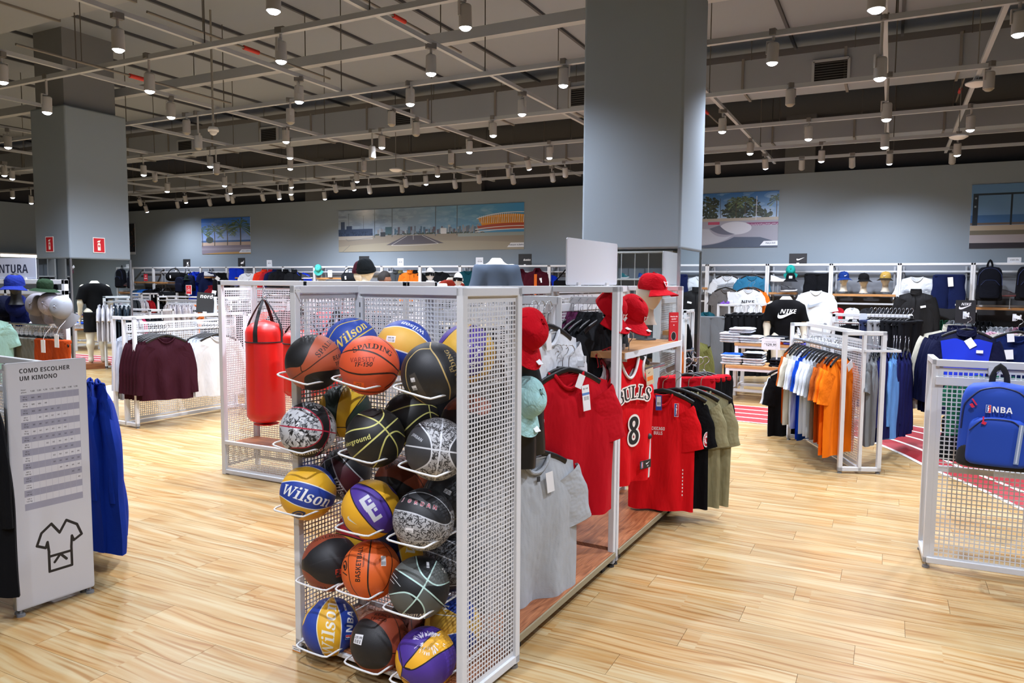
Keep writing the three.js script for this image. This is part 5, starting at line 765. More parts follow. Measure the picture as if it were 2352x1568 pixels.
function mannequin(p, turn, label, o = {}) {
  const t = thing(o.person ? 'person' : 'mannequin', label, o.person ? 'person' : 'mannequin', p, turn, o.group);
  const skin = o.skin ?? MANN;
  mesh('body', bodyG, skin, t); for (const g of handG) mesh('hand', g, skin, t);
  if (o.top) mesh('shirt', o.long ? longG : teeG, o.top, t);
  if (o.bottom) mesh('shorts', shortG, o.bottom, t);
  if (o.collar) mesh('collar', [put(new THREE.TorusGeometry(0.07, 0.012, 6, 24), 0, 1.425, 0, PI / 2)], o.collar, t);
  if (!o.person && !o.head) mesh('neck_cap', [cyl(0.05, 0.058, 0.012, 24, 0, 1.492, 0.005)], skin, t);
  if (o.head || o.person) { const h = mesh('head', headG(0.235), skin, t); h.position.set(0, 1.475, 0.025); for (const s of [1, -1]) mesh('ear', [put(new THREE.SphereGeometry(0.022, 10, 8).scale(0.45, 1.2, 0.8), 0.075 * s, 1.585, 0.012)], skin, t); }
  if (o.glasses) { const gl = mesh('sunglasses', [grid(24, 6, (u, v) => { const a = (u - 0.5) * 2.4; return [0.092 * Math.sin(a), 1.57 + v * 0.06 - 0.012 * Math.abs(Math.sin(a)), 0.025 + 0.115 * Math.cos(a) - 0.01]; }, true)], M('#08080a', 0.12, { clearcoat: 1 }), t); }
  if (o.base) { mesh('pedestal', [woodBox(0.42, 0.1, 0.42)], DECK, t).position.y = -0.05; t.position.y += 0.1; }
  return t;
}
const blackTee = cloth('#0b0b0d'), inkM = cloth('#141417');
{ // the dark-dressed figure whose back shows in the left column's mirror
  const v = flo(224, 832, 0.1), xm = -9.2 - 0.008, p = V(2 * xm - v.x, 0, v.z);
  const m = mannequin(p, 2.15, 'headless mannequin in black t-shirt and printed black shorts on a pedestal, mirrored in the column', { top: blackTee, bottom: cloth('#141416'), base: true });
  const pr = mesh('shorts_print', [new THREE.PlaneGeometry(0.14, 0.24)], print(140, 240, (g, W, H) => { g.clearRect(0, 0, W, H); g.fillStyle = '#d0202e'; g.fillRect(6, 14, 34, 34); g.strokeStyle = '#77777c'; g.lineWidth = 4; for (let i = 0; i < 14; i++) { g.beginPath(); g.ellipse(rr(50, 110), rr(50, 220), rr(6, 22), rr(8, 26), rnd() * 3, 0, 7); g.stroke(); } }, 0.8, { transparent: true }), m);
  pr.position.set(0.12, 0.72, -0.125); pr.rotation.y = PI - 0.25;
}
// faces and torsos above the long racks
{
  const gp = dep(1140, 640, 7.3); const m = mannequin(V(gp.x, 0.56, gp.z), 0.55 + PI, 'headless mannequin in a heather grey-blue sweater, back turned, behind the long rack', { top: cloth('#414b58'), long: true, collar: cloth('#39434f') }); m.scale.setScalar(0.865);
  mesh('pedestal', [bx(0.5, 0.64, 0.5, 0, -0.325)], WHITE, m);
  for (const [x, y, f, l, tu] of [[988, 638, 12.9, 'white mannequin with black sunglasses, the taller head above the rack tops', 0.1], [1053, 650, 12.6, 'white mannequin with black wraparound sunglasses, the lower head beside the red t-shirt', -0.15]]) { const q = dep(x, y, f); const hm = mannequin(V(q.x, q.y - 1.53, q.z), 0.47 + tu, l, { head: true, glasses: true, top: cloth('#9aa0a8'), skin: M('#d9d8d4', 0.4) }); const bh = q.y - 1.53; if (bh > 0) mesh('pedestal', [bx(0.4, bh, 0.4, 0, -bh / 2)], WHITE, hm); }
  const q = dep(1035, 640, 13.6); const rm = mannequin(V(q.x, 0.2, q.z), 0.5, 'headless mannequin in a rust-red t-shirt at the wall rack', { top: cloth('#7a2316') }); mesh('pedestal', [bx(0.4, 0.2, 0.4, 0, -0.1)], WHITE, rm);
  const s = dep(880, 655, 12.2); const pm = mannequin(V(s.x, 0, s.z), 1.9, 'dark-haired person in a grey shirt browsing, only the head in view between the racks', { person: true, skin: SKIN, top: cloth('#5c6066'), bottom: cloth('#20242c') }); pm.scale.setScalar(1.045);
  mesh('hair', [grid(24, 10, (u, v) => { const a = u * 2 * PI, e = (v - 0.06) * PI / 2; const back = Math.cos(a) < 0.3; const c = Math.cos(e); return [0.086 * c * Math.sin(a), 1.475 + 0.13 + (back ? -0.03 : 0.028) * (1 - v) + 0.115 * Math.sin(e), 0.02 + 0.104 * c * Math.cos(a) - 0.006]; }, true)], M('#1d1712', 0.7), pm);
  // display head in a dark beanie, another plum beanie behind it
  const hp = dep(843, 645, 9.2); headDisplay(hp, 1.6, 'cream display head in a black knitted beanie, in profile above the ball rack', { stand: hp.y - 0.1 });
  const beanie = (p, turn, m, label, s = 1) => { const t = thing('beanie', label, 'beanie', p, turn); mesh('crown', [grid(32, 12, (u, v) => { const a = u * 2 * PI, e = v * PI / 2, k = 1 + 0.02 * Math.sin(a * 16); return [0.09 * s * k * Math.cos(e) ** 0.7 * Math.sin(a), 0.145 * s * Math.sin(e), 0.108 * s * k * Math.cos(e) ** 0.7 * Math.cos(a)]; }, true)], m, t); mesh('cuff', [grid(32, 4, (u, v) => { const a = u * 2 * PI, k = 1.04 + 0.03 * Math.sin(v * PI) + 0.012 * Math.sin(a * 24); return [0.09 * s * k * Math.sin(a), -0.015 + 0.05 * v, 0.108 * s * k * Math.cos(a)]; }, true)], m, t); mesh('price_tag', [bx(0.075, 0.045, 0.002, 0.098 * s, 0.085, -0.03, 0, PI / 2, 0.6)], TAGM, t); return t; };
  beanie(hp.clone().add(V(-0.01, 0.125, 0.0)), 1.6, cloth('#0f1315'), 'black knitted beanie with a white tag on the display head', 1.12).rotation.z = 0.3;
  const h2 = dep(829, 652, 9.6); headDisplay(h2, 1.5, 'second display head behind the first, mostly hidden', { stand: h2.y - 0.1 });
  beanie(h2.clone().add(V(0, 0.15, 0)), 1.5, cloth('#3d1420'), 'plum knitted beanie on the second display head', 1.05);
}
// ---------------------------------------------------------------- left side: kimono board and rack
{
  const a = flo(38, 1418), b = flo(216, 1357), ang = Math.atan2(b.x - a.x, b.z - a.z), w = a.distanceTo(b) , h = 1.225, turn = ang - PI / 2 + PI;   // board faces the aisle
  const mid = a.clone().add(b).multiplyScalar(0.5);
  const t = thing('size_chart_board', 'grey end board with a size chart and kimono pictogram at the left', 'sign', mid, Math.atan2(-(b.z - a.z), b.x - a.x));
  const chart = print(640, 2048, (g, W, H) => {
    g.fillStyle = '#c9cbd1'; g.fillRect(0, 0, W, H);
    text(g, 'COMO ESCOLHER', 92, 62, 50, '#1a1a1c', { align: 'left' }); text(g, 'UM KIMONO', 92, 124, 50, '#1a1a1c', { align: 'left' });
    const x0 = 92, y0 = 260, cw = 51, rh = 57, lw = 74, heads = ['1,60', '1,65', '1,70', '1,75', '1,80', '1,85', '1,90', '1,95'];
    text(g, 'Peso/', x0 + 8, y0 - 42, 15, '#333', { align: 'left' }); text(g, 'altura', x0 + 8, y0 - 22, 15, '#333', { align: 'left' });
    heads.forEach((s, i) => text(g, s, x0 + lw + cw * (i + 0.5), y0 - 26, 17, '#26262a'));
    for (let r = 0; r < 17; r++) { g.fillStyle = r % 2 ? '#cfd0d6' : '#9a9bab'; g.fillRect(x0, y0 + r * rh, lw + cw * 8, rh); if (r < 16) { text(g, 45 + r * 5 + ' a', x0 + lw / 2, y0 + (r + 0.32) * rh, 15, '#333'); text(g, 50 + r * 5 + ' kg', x0 + lw / 2, y0 + (r + 0.68) * rh, 15, '#333'); } }
    g.strokeStyle = '#a9aab6'; g.lineWidth = 2; for (let c = 0; c <= 8; c++) { g.beginPath(); g.moveTo(x0 + lw + c * cw, y0); g.lineTo(x0 + lw + c * cw, y0 + 16 * rh); g.stroke(); }
    const band = [[0, 2], [0, 3], [0, 5], [1, 6], [0, 6], [0, 6], [0, 7], [2, 7], [3, 7], [3, 8], [3, 8], [4, 8], [6, 8], [7, 8]], code = ['M0', 'A0', 'A1', 'A2', 'A3', 'A4', 'A5'];
    band.forEach(([p, q], r) => { for (let c = p; c < q; c++) text(g, code[Math.min(6, Math.floor((r + c) / 3))], x0 + lw + cw * (c + 0.5), y0 + (r + 0.5) * rh, 16, '#3a3a3f'); });
    g.strokeStyle = '#17171a'; g.lineWidth = 22; g.lineJoin = g.lineCap = 'round'; const K = (p) => { g.beginPath(); p.forEach(([x, y], i) => (i ? g.lineTo(x, y) : g.moveTo(x, y))); g.stroke(); };
    const ox = 205, oy = 1380; K([[ox + 60, oy + 250], [ox + 60, oy + 420], [ox + 250, oy + 420], [ox + 250, oy + 250]]); K([[ox + 62, oy + 255], [ox + 52, oy + 160], [ox + 36, oy + 206], [ox - 34, oy + 170], [ox + 6, oy + 70], [ox + 90, oy + 10], [ox + 156, oy + 104], [ox + 216, oy + 10], [ox + 306, oy + 70], [ox + 344, oy + 168], [ox + 274, oy + 204], [ox + 258, oy + 160], [ox + 250, oy + 255]]);
    K([[ox + 60, oy + 290], [ox + 250, oy + 290]]); K([[ox + 155, oy + 292], [ox + 105, oy + 350]]); K([[ox + 155, oy + 292], [ox + 205, oy + 350]]); K([[ox + 90, oy + 12], [ox + 216, oy + 12]].slice(0, 0).concat([[ox + 156, oy + 104], [ox + 156, oy + 104]]));
  }, 0.5);
  mesh('board', [put(board(w, h - 0.03, 0.012, 0.016), 0, (h + 0.03) / 2, 0)], M('#c4c6ca', 0.5), t);
  const f = mesh('printed_face', [new THREE.PlaneGeometry(w - 0.008, h - 0.04)], chart, t); f.position.set(0, (h + 0.03) / 2, 0.0095);
  mesh('foot', [...foot(-w / 2 + 0.02, 0), ...foot(w / 2 - 0.02, 0)], M('#77797c', 0.4), t);
  // low rack behind the board
  const dirB = V(-Math.cos(t.rotation.y + PI / 2), 0, Math.sin(t.rotation.y + PI / 2)); // pointing away from the printed face
  const out = V(Math.sin(t.rotation.y), 0, Math.cos(t.rotation.y)), along = V(Math.cos(t.rotation.y), 0, -Math.sin(t.rotation.y));
  lowRack(mid.clone().addScaledVector(out, -0.02), t.rotation.y, 1.3, 'low white rack behind the kimono size chart board', { w: w - 0.02, pitch: 0.016 });
  // blue kimono on the far side of the board, black ones on the near side
  const kim = cloth('#0d2c86', 0.8), kblack = cloth('#0e0f12', 0.85);
  const kp = mid.clone().addScaledVector(out, -0.4).addScaledVector(along, 0.47); kp.y = 1.04;
  const k1 = row('long', [[kim, 'nearest royal blue kimono jacket hanging behind the size chart board'], [kim, 'royal blue kimono jacket behind the nearest one', 2]], kp, t.rotation.y + 1.2, along.clone().multiplyScalar(0.0).addScaledVector(out, -0.1), 'blue kimonos behind the board', { jit: 0.1, sx: 1.28, g: { w: 0.66, h: 0.9, ph: 1.5, fold: 0.03, th: 0.07 } });
  const kt = kp.clone().addScaledVector(along, 0.0).addScaledVector(out, -0.02); kt.y = 0.66;
  garment('pants', kim, kt, t.rotation.y + 1.35, 'royal blue kimono trousers hanging below the blue jackets', undefined, { g: { h: 0.58, k: 1.0 }, sx: 1.2 });
  const bp = mid.clone().addScaledVector(out, -0.16).addScaledVector(along, -0.27); bp.y = 1.1;
  row('long', [[kblack, 'nearest black kimono jacket at the left edge, beside the size chart board'], [kblack, 'black kimono jacket behind the nearest one at the left edge', 2]], bp, t.rotation.y - 1.5, out.clone().multiplyScalar(-0.1), 'black kimonos at the left edge', { g: { w: 0.6, h: 0.95, ph: 2.5, fold: 0.03, th: 0.06 } });
}
// ---------------------------------------------------------------- low rack with burgundy and white tops
{
  const a = flo(310, 985), b = flo(268, 975), mid = a.clone().add(b).multiplyScalar(0.5);
  lowRack(V(mid.x, 0, mid.z), -0.06, 1.5, 'low white perforated rack with burgundy and white long-sleeved tops, left of the punch bags', { w: 0.42, pitch: 0.024 });
  const burg = cloth('#2e0c17', 0.75), wht = cloth('#b9bfc9'), wht2 = cloth('#c2bfbc'), tu = PI / 2;
  const x = mid.x + 0.44, out = V(-0.055, 0, 0);
  let q = onX(382, 775, x);
  row('long', [[burg, 'front burgundy long-sleeved top on the low rack'], [burg, 'burgundy long-sleeved top behind the front one on the low rack', 5]], q, tu - 0.55, out, 'burgundy tops', { hanger: 'carrying the burgundy tops', g: { ph: 1, h: 0.68, fold: 0.02, w: 0.52 } });
  hangArm(V(mid.x + 0.02, q.y + 0.15, q.z), tu, 0.42, 'white arm carrying the burgundy tops', undefined);
  q = onX(502, 772, x);
  row('long', [[wht2, 'front white long-sleeved top on the low rack'], [wht, 'white long-sleeved top behind the front white one', 4]], q, tu - 0.6, out, 'white tops on the low rack', { hanger: 'carrying the white tops', g: { ph: 2.2, h: 0.7, fold: 0.014, w: 0.54 } });
  hangArm(V(mid.x + 0.02, q.y + 0.15, q.z), tu, 0.42, 'white arm carrying the white tops', undefined);
  // far side of the same rack
  q = V(mid.x - 0.3, 1.0, mid.z - 0.3);
  row('long', [[cloth('#b4bac6'), 'white long-sleeved top on the far side of the low rack', 4]], q, -tu + 0.3, V(0.03, 0, 0), 'white tops on the far side of the low rack', { g: { ph: 0.4, h: 0.72 } });
  // black sign with pale lettering and a blank white one on the top rail
  const sg = onX(470, 718, mid.x); sign(0.2, 0.25, print(200, 250, (g, W, H) => { g.fillStyle = '#191a1a'; g.fillRect(0, 0, W, H); text(g, 'nord', 108, 44, 66, '#eef0f0', { font: 'sans-serif', skew: -0.1 }); }), V(sg.x, 1.22, sg.z), 0.95, 'black sign with white lettering standing on the low rack', { back: M('#191a1a', 0.5), tilt: -0.12, feet: [0] });
  const s2 = onX(432, 722, mid.x); sign(0.2, 0.2, M('#c9d2dd', 0.5), V(s2.x, 1.22, s2.z - 0.3), 0.6, 'blank pale sign standing on the low rack beside the black sign', { r: 0.01, feet: [0] });
}
// dark coats on the rack behind it
{
  const p = flo(262, 880); const r = lowRack(V(p.x - 0.6, 0, p.z - 0.55), PI / 2, 1.3, 'low white rack with dark coats and trousers beside the left column', { pitch: 0.03 });
  const list = [[cloth('#35121a'), 'dark burgundy coat on the rack beside the left column'], [cloth('#111316'), 'black coat on the rack beside the left column', 3], [cloth('#17302b'), 'dark green coat on the rack beside the left column', 2]];
  let q = onZ(252, 748, p.z - 0.25); row('long', list, q, -0.15, V(0.09, 0, 0.02), 'dark coats', { g: { h: 0.95, ph: 1, w: 0.5 } });
}
// ---------------------------------------------------------------- adventure wall with caps and trousers, far left
{
  const z = -4.95, c = onZ(152, 642, z), w = 2.2, h = c.y, t = thing('perforated_rack', 'tall white perforated rack with caps and trousers at the left edge', 'display rack', V(c.x - w, 0, z), 0);
  pieces('frame_bar', [postG(0.05, h, 0.05, 0.025, h / 2, 0), postG(0.05, h, 0.05, w - 0.025, h / 2, 0), postG(0.05, h, 0.05, w / 2, h / 2, 0), postG(w, 0.05, 0.05, w / 2, h - 0.025, 0), postG(w, 0.05, 0.05, w / 2, h - 0.14, 0), postG(w, 0.05, 0.05, w / 2, 0.05, 0), postG(w, 0.06, 0.02, w / 2, 1.12, 0.01)], WHITE, t);
  for (const x of [0.04, w / 2 + 0.02]) mesh('perforated_panel', [put(perf(w / 2 - 0.06, h - 0.25, 0.022, 0.008).clone(), x, 0.08, 0)], WHITE, t);
  const rl = onZ(76, 745, z + 0.3), rt = thing('hanging_rail', 'chrome rail carrying grey and orange trousers at the left edge', 'hanging rail', V(rl.x - 0.12, rl.y, z + 0.3)); mesh('tube', [cyl(0.012, 0.012, 0.78, 10, 0, 0, 0, 0, 0, PI / 2)], STEEL, rt); mesh('arm', [bx(0.012, 0.025, 0.3, 0.37, 0, -0.15), bx(0.012, 0.025, 0.3, -0.37, 0, -0.15)], WHITE, rt);
  const og = cloth('#a03e16'), gy = cloth('#6b6a62');
  let q = onZ(34, 775, z + 0.3); const st = (onZ(134, 775, z + 0.3).x - q.x) / 9;
  row('pants', [[gy, 'grey trousers on the rail at the left edge', 4], [og, 'burnt orange trousers on the rail at the left edge', 6]], q, -0.1, V(st, 0, 0), 'rail of trousers at the left edge', { hanger: 'carrying the trousers at the left edge', jit: 0.12, g: { h: 0.62 } });
  for (const [x, y, l] of [[99, 795, 'kraft and white price tag hanging on the orange trousers'], [130, 783, 'white price tag hanging on the orange trousers farther right']]) tag(mesh('price_tag', [bx(0.07, 0.13, 0.003), tube([[0, 0.06, 0], [0.004, 0.13, -0.03], [0, 0.2, -0.1]], 0.0015, 8, 4)], TAGM), l, 'price tag').position.copy(onZ(x, y, z + 0.42));
  garment('tee', cloth('#9fc9bd'), onZ(-34, 732, z + 0.55), 0.7, 'mint green t-shirt at the left edge', undefined, { g: { ph: 1 } });
  const navy = cloth('#141d52'), dk = cloth('#0b0f22'), grn = cloth('#1d2f1f'), lg = cloth('#a09da8'), blu = cloth('#16246b');
  const hd = (x, y, l) => headDisplay(onZ(x, y, z + 0.3), 0.9, l, { m: M('#17181a', 0.5) });
  hd(36, 678, 'dark display head under the blue cap'); cap(blu, onZ(34, 656, z + 0.3), [0.12, 0.75, 0], 'bright blue cap on a dark display head at the left edge', { s: 1.15 });
  for (const [x, y, m, l, k] of [[14, 704, dk, 'navy cap hanging left of the front navy one'], [44, 702, navy, 'front navy cap hanging below the blue cap'], [90, 700, M('#77757c', 0.9), 'grey cap hanging behind the pale one'], [119, 698, lg, 'front pale lilac-grey cap hanging brim down'], [146, 706, M('#8a8f98', 0.9), 'pale cap hanging at the right end of the perforated rack']]) cap(m, onZ(x, y, z + 0.22), [1.45, 0.35, 0], l, { s: 1.25 });
  // wide-brimmed dark green hat
  const ht = thing('brimmed_hat', 'dark green wide-brimmed hat above the pale caps', 'hat', onZ(103, 662, z + 0.28), 0.4); mesh('crown', [lathe([[0.075, 0], [0.078, 0.05], [0.066, 0.085], [0.03, 0.1], [0.0001, 0.1]], 24)], grn, ht); mesh('brim', [lathe([[0.07, 0.0], [0.1, -0.006], [0.14, -0.028], [0.143, -0.03], [0.1, -0.01], [0.07, -0.004]], 32)], grn, ht); ht.rotation.z = -0.1;
  const bd = onZ(80, 636, z + 0.02); const sg = sign(1.2, 0.235, print(1024, 200, (g, W, H) => { g.fillStyle = '#b9c0d2'; g.fillRect(0, 0, W, H); text(g, 'AVENTURA', 520, 104, 116, '#17203a', { font: 'sans-serif', sx: 1.28 }); }), V(bd.x - 0.6, h + 0.005, z), 0, 'pale board with dark department lettering on top of the rack at the left edge', { r: 0.012, feet: [-0.4, 0.4] });
}
// ---------------------------------------------------------------- extinguisher signs on the left column
function fireSign(p, turn, label) {
  sign(0.165, 0.2, print(165, 200, (g, W, H) => { g.fillStyle = '#e6e2dd'; g.fillRect(0, 0, W, H); g.fillStyle = '#c4121f'; g.fillRect(9, 9, W - 18, H - 18); g.fillStyle = '#efe7d6'; g.beginPath(); g.moveTo(62, 80); g.quadraticCurveTo(82, 60, 102, 80); g.lineTo(102, 168); g.lineTo(62, 168); g.fill(); g.fillRect(70, 46, 26, 16); g.beginPath(); g.moveTo(58, 66); g.quadraticCurveTo(56, 42, 84, 38); g.lineTo(104, 34); g.lineTo(106, 42); g.lineTo(78, 52); g.fill(); g.fillStyle = '#c4121f'; g.beginPath(); g.arc(82, 110, 15, 0, 7); g.fill(); g.fillStyle = '#efe7d6'; text(g, 'ABC', 82, 111, 11, '#efe7d6'); }), p, turn, label, { back: M('#e6e2dd', 0.6), d: 0.004 });
}
{
  const c = scene.getObjectByName('column_left'); c.geometry.computeBoundingBox(); const b = c.geometry.boundingBox, zf = b.max.z + 0.004;
  const p = onX(228, 581, -9.2 + 0.005); fireSign(V(-9.195, p.y, p.z), PI / 2, 'red fire extinguisher sign on the right-hand face of the left column');
  const q = onZ(115, 579, zf); fireSign(V(q.x, q.y, zf), 0, 'red fire extinguisher sign on the front face of the left column');
}
// ---------------------------------------------------------------- racks in the middle distance, left
function farRack(pxa, pxb, pyTop, z, label, items, o = {}) {       // rack parallel to the back wall between two sight lines
  const a = onZ(pxa, pyTop, z), b = onZ(pxb, pyTop, z), len = b.x - a.x, h = Math.max(1.1, Math.min(1.5, a.y));
  lowRack(V(b.x, 0, z), PI / 2, len, label, { h, pitch: 0.035, perf: o.perf, w: 0.5 });
  for (const side of o.sides ?? [1]) for (const [kind, list, x0, x1, dy, turn] of items) {
    const n = list.reduce((s, e) => s + (e[2] ?? 1), 0), xa = onZ(x0, pyTop, z + 0.24).x, xb = onZ(x1, pyTop, z + 0.24).x;
    row(kind, list, V(xa, h - dy, z + 0.24), turn ?? -0.4, V((xb - xa) / Math.max(1, n - 1), 0, 0), label, { jit: 0.12, g: { ph: 1 }, s: 0.95 });
  }
  const rl = thing('hanging_rail', 'chrome rail of the ' + label.split(' ').slice(0, 9).join(' '), 'hanging rail', V((a.x + b.x) / 2, h - 0.1, z + 0.24)); mesh('tube', [cyl(0.012, 0.012, len - 0.06, 8, 0, 0, 0, 0, 0, PI / 2)], STEEL, rl); mesh('arm', [bx(0.012, 0.02, 0.24, len / 2 - 0.05, 0, -0.12), bx(0.012, 0.02, 0.24, -len / 2 + 0.05, 0, -0.12)], WHITE, rl);
}
const wh0 = cloth('#c9c6cc'), or0 = cloth('#e07a3a'), bei = cloth('#b79d8c'), dg = cloth('#3a3f45');
farRack(382, 532, 679, -11.6, 'low white rack of white, orange and beige tops beyond the burgundy ones', [['tee', [[wh0, 'white t-shirt on the rack beyond the burgundy tops', 6], [or0, 'orange t-shirt on the rack beyond the burgundy tops', 2], [bei, 'beige t-shirt on the rack beyond the burgundy tops', 5]], 384, 520, 0.18, -0.35]]);
farRack(300, 345, 672, -12.6, 'low white rack of mixed tops behind the left column', [['tee', [[dg, 'dark grey t-shirt on the rack behind the left column', 3], [wh0, 'white t-shirt on the rack behind the left column', 3], [cloth('#a0141f'), 'red t-shirt on the rack behind the left column', 2]], 302, 345, 0.18, -0.35]]);
farRack(262, 372, 716, -8.9, 'low white rack of white and pink tops just beyond the burgundy rack', [['tee', [[wh0, 'white t-shirt on the rack just beyond the burgundy rack', 5], [cloth('#d23d6b'), 'pink t-shirt on the rack just beyond the burgundy rack', 1], [cloth('#2a2d33'), 'black t-shirt on the rack just beyond the burgundy rack', 4]], 276, 366, 0.14, -0.3]]);
farRack(470, 545, 715, -9.3, 'low white rack with clear boxes of small goods behind the white tops', [['tee', [[cloth('#22252b'), 'black t-shirt on the rack behind the white tops', 5]], 480, 540, 0.16, -0.2]]);
{ const p = onZ(434, 677, -11.55); sign(0.14, 0.21, print(140, 210, (g, W, H) => { g.fillStyle = '#e8e4e2'; g.fillRect(0, 0, W, H); g.fillStyle = '#d01f28'; g.fillRect(8, 8, W - 16, H - 16); text(g, 'até', 70, 45, 26, '#fff'); text(g, '2 por', 70, 90, 34, '#fff'); text(g, '99,90', 70, 130, 34, '#fff'); }), V(p.x, 1.3, p.z), 0.3, 'red promotional price sign on the rack beyond the burgundy tops', { feet: [0] });
  const q = onZ(490, 671, -11.5); sign(0.09, 0.1, M('#d5d8dc', 0.5), V(q.x, 1.3, q.z), 0.5, 'small blank white sign on the rack beyond the burgundy tops', { tilt: -0.3 }); }
// rack with black goods between, and tops behind the punch bags seen through the perforations
farRack(545, 690, 684, -8.2, 'low white rack of coral and white tops behind the punch bag rack', [['tee', [[blackTee, 'black t-shirt behind the punch bag rack', 5], [wh0, 'white t-shirt behind the punch bag rack', 2], [cloth('#e4574c'), 'coral t-shirt behind the punch bag rack', 2], [inkM, 'dark t-shirt behind the punch bag rack', 4]], 552, 690, 0.16, 0.9]]);
farRack(735, 990, 690, -8.8, 'low white rack of red, black and white tops behind the ball rack', [['tee', [[cloth('#d8414a'), 'red t-shirt behind the ball rack', 4], [cloth('#191b1f'), 'black t-shirt behind the ball rack', 5], [cloth('#26303a'), 'slate t-shirt behind the ball rack', 4], [wh0, 'white t-shirt behind the ball rack', 4]], 745, 985, 0.16, 0.6]]);
// ---------------------------------------------------------------- wall posters
const cloudsOver = (g, W, H, n, col) => { for (let i = 0; i < n; i++) { g.fillStyle = col; g.beginPath(); g.ellipse(rr(0, W), rr(0, H), rr(20, 90), rr(8, 26), rr(-0.2, 0.2), 0, 7); g.fill(); } };
const skyGrad = (g, W, y, a, b) => { const s = g.createLinearGradient(0, 0, 0, y); s.addColorStop(0, a); s.addColorStop(1, b); g.fillStyle = s; g.fillRect(0, 0, W, y); };
function palm(g, x, base, top, s, c1 = '#3f5a44', c2 = '#4a4030') {
  g.strokeStyle = c2; g.lineWidth = s * 0.09; g.beginPath(); g.moveTo(x, base); g.quadraticCurveTo(x + s * 0.05, (base + top) / 2, x, top); g.stroke();
  for (let i = 0; i < 22; i++) { const a = -PI * 1.15 + i * PI * 1.3 / 21 + rr(-0.1, 0.1), L = s * rr(0.75, 1.15); const ex = x + Math.cos(a) * L, ey = top + Math.sin(a) * L * 0.9 + s * 0.25; g.strokeStyle = i % 3 ? c1 : '#6b7d52'; for (let k = 0; k < 7; k++) { g.lineWidth = s * 0.032; g.beginPath(); g.moveTo(x, top); g.quadraticCurveTo(x + Math.cos(a) * L * 0.5, top + Math.sin(a) * L * 0.75, ex + rr(-s, s) * 0.1, ey + rr(0, s) * 0.16); g.stroke(); } }
}
const caption = (g, W, H, s, w, h) => { g.fillStyle = '#dfe3e8'; g.beginPath(); g.moveTo(W - w, H * 0.97); g.lineTo(W - w * 0.78, H * 0.97 - h); g.lineTo(W, H * 0.97 - h); g.lineTo(W, H * 0.97); g.fill(); text(g, s, W - w * 0.4, H * 0.97 - h / 2, h * 0.42, '#22304f', { sx: 0.9 }); };
function poster(xa, ya, xb, yb, xc, label, w, h, draw) {          // top left, bottom right sight lines
  const a = onZ(xa, ya, ZW), b = onZ(xb, yb, ZW), ww = b.x - a.x, hh = a.y - b.y, t = thing('wall_poster', label, 'poster', V((a.x + b.x) / 2, (a.y + b.y) / 2, ZW + 0.008));
  mesh('panel', [bx(ww, hh, 0.012)], M('#c9ced4', 0.6), t); mesh('picture', [new THREE.PlaneGeometry(ww, hh)], print(w, h, draw, 0.45), t).position.z = 0.0075;
}
poster(463, 503, 577, 582, 0, 'poster of palm trees on a seaside promenade under blue sky', 700, 512, (g, W, H) => {
  skyGrad(g, W, H * 0.63, '#2a67c4', '#93a9d4'); cloudsOver(g, W, H * 0.55, 26, 'rgba(190,200,228,0.16)');
  g.fillStyle = '#3d6090'; g.fillRect(0, H * 0.62, W, H * 0.05); g.fillStyle = '#b8a290'; g.fillRect(0, H * 0.67, W, H * 0.09); g.fillStyle = '#7d7480'; g.fillRect(0, H * 0.76, W, H * 0.24); g.fillStyle = '#8e8791'; g.fillRect(0, H * 0.83, W, H * 0.06); g.fillStyle = '#b28a4f'; g.beginPath(); g.moveTo(0, H); g.quadraticCurveTo(W * 0.5, H * 0.93, W, H * 0.95); g.lineTo(W, H); g.fill();
  palm(g, 10, 400, 190, 120); palm(g, 190, 395, 175, 130); palm(g, 375, 390, 160, 135); palm(g, 560, 390, 130, 165); g.fillStyle = '#3b463e'; g.beginPath(); g.ellipse(120, 310, 55, 45, 0, 0, 7); g.fill(); caption(g, W, H, 'ORLA CARIOCA', 165, 44);
});
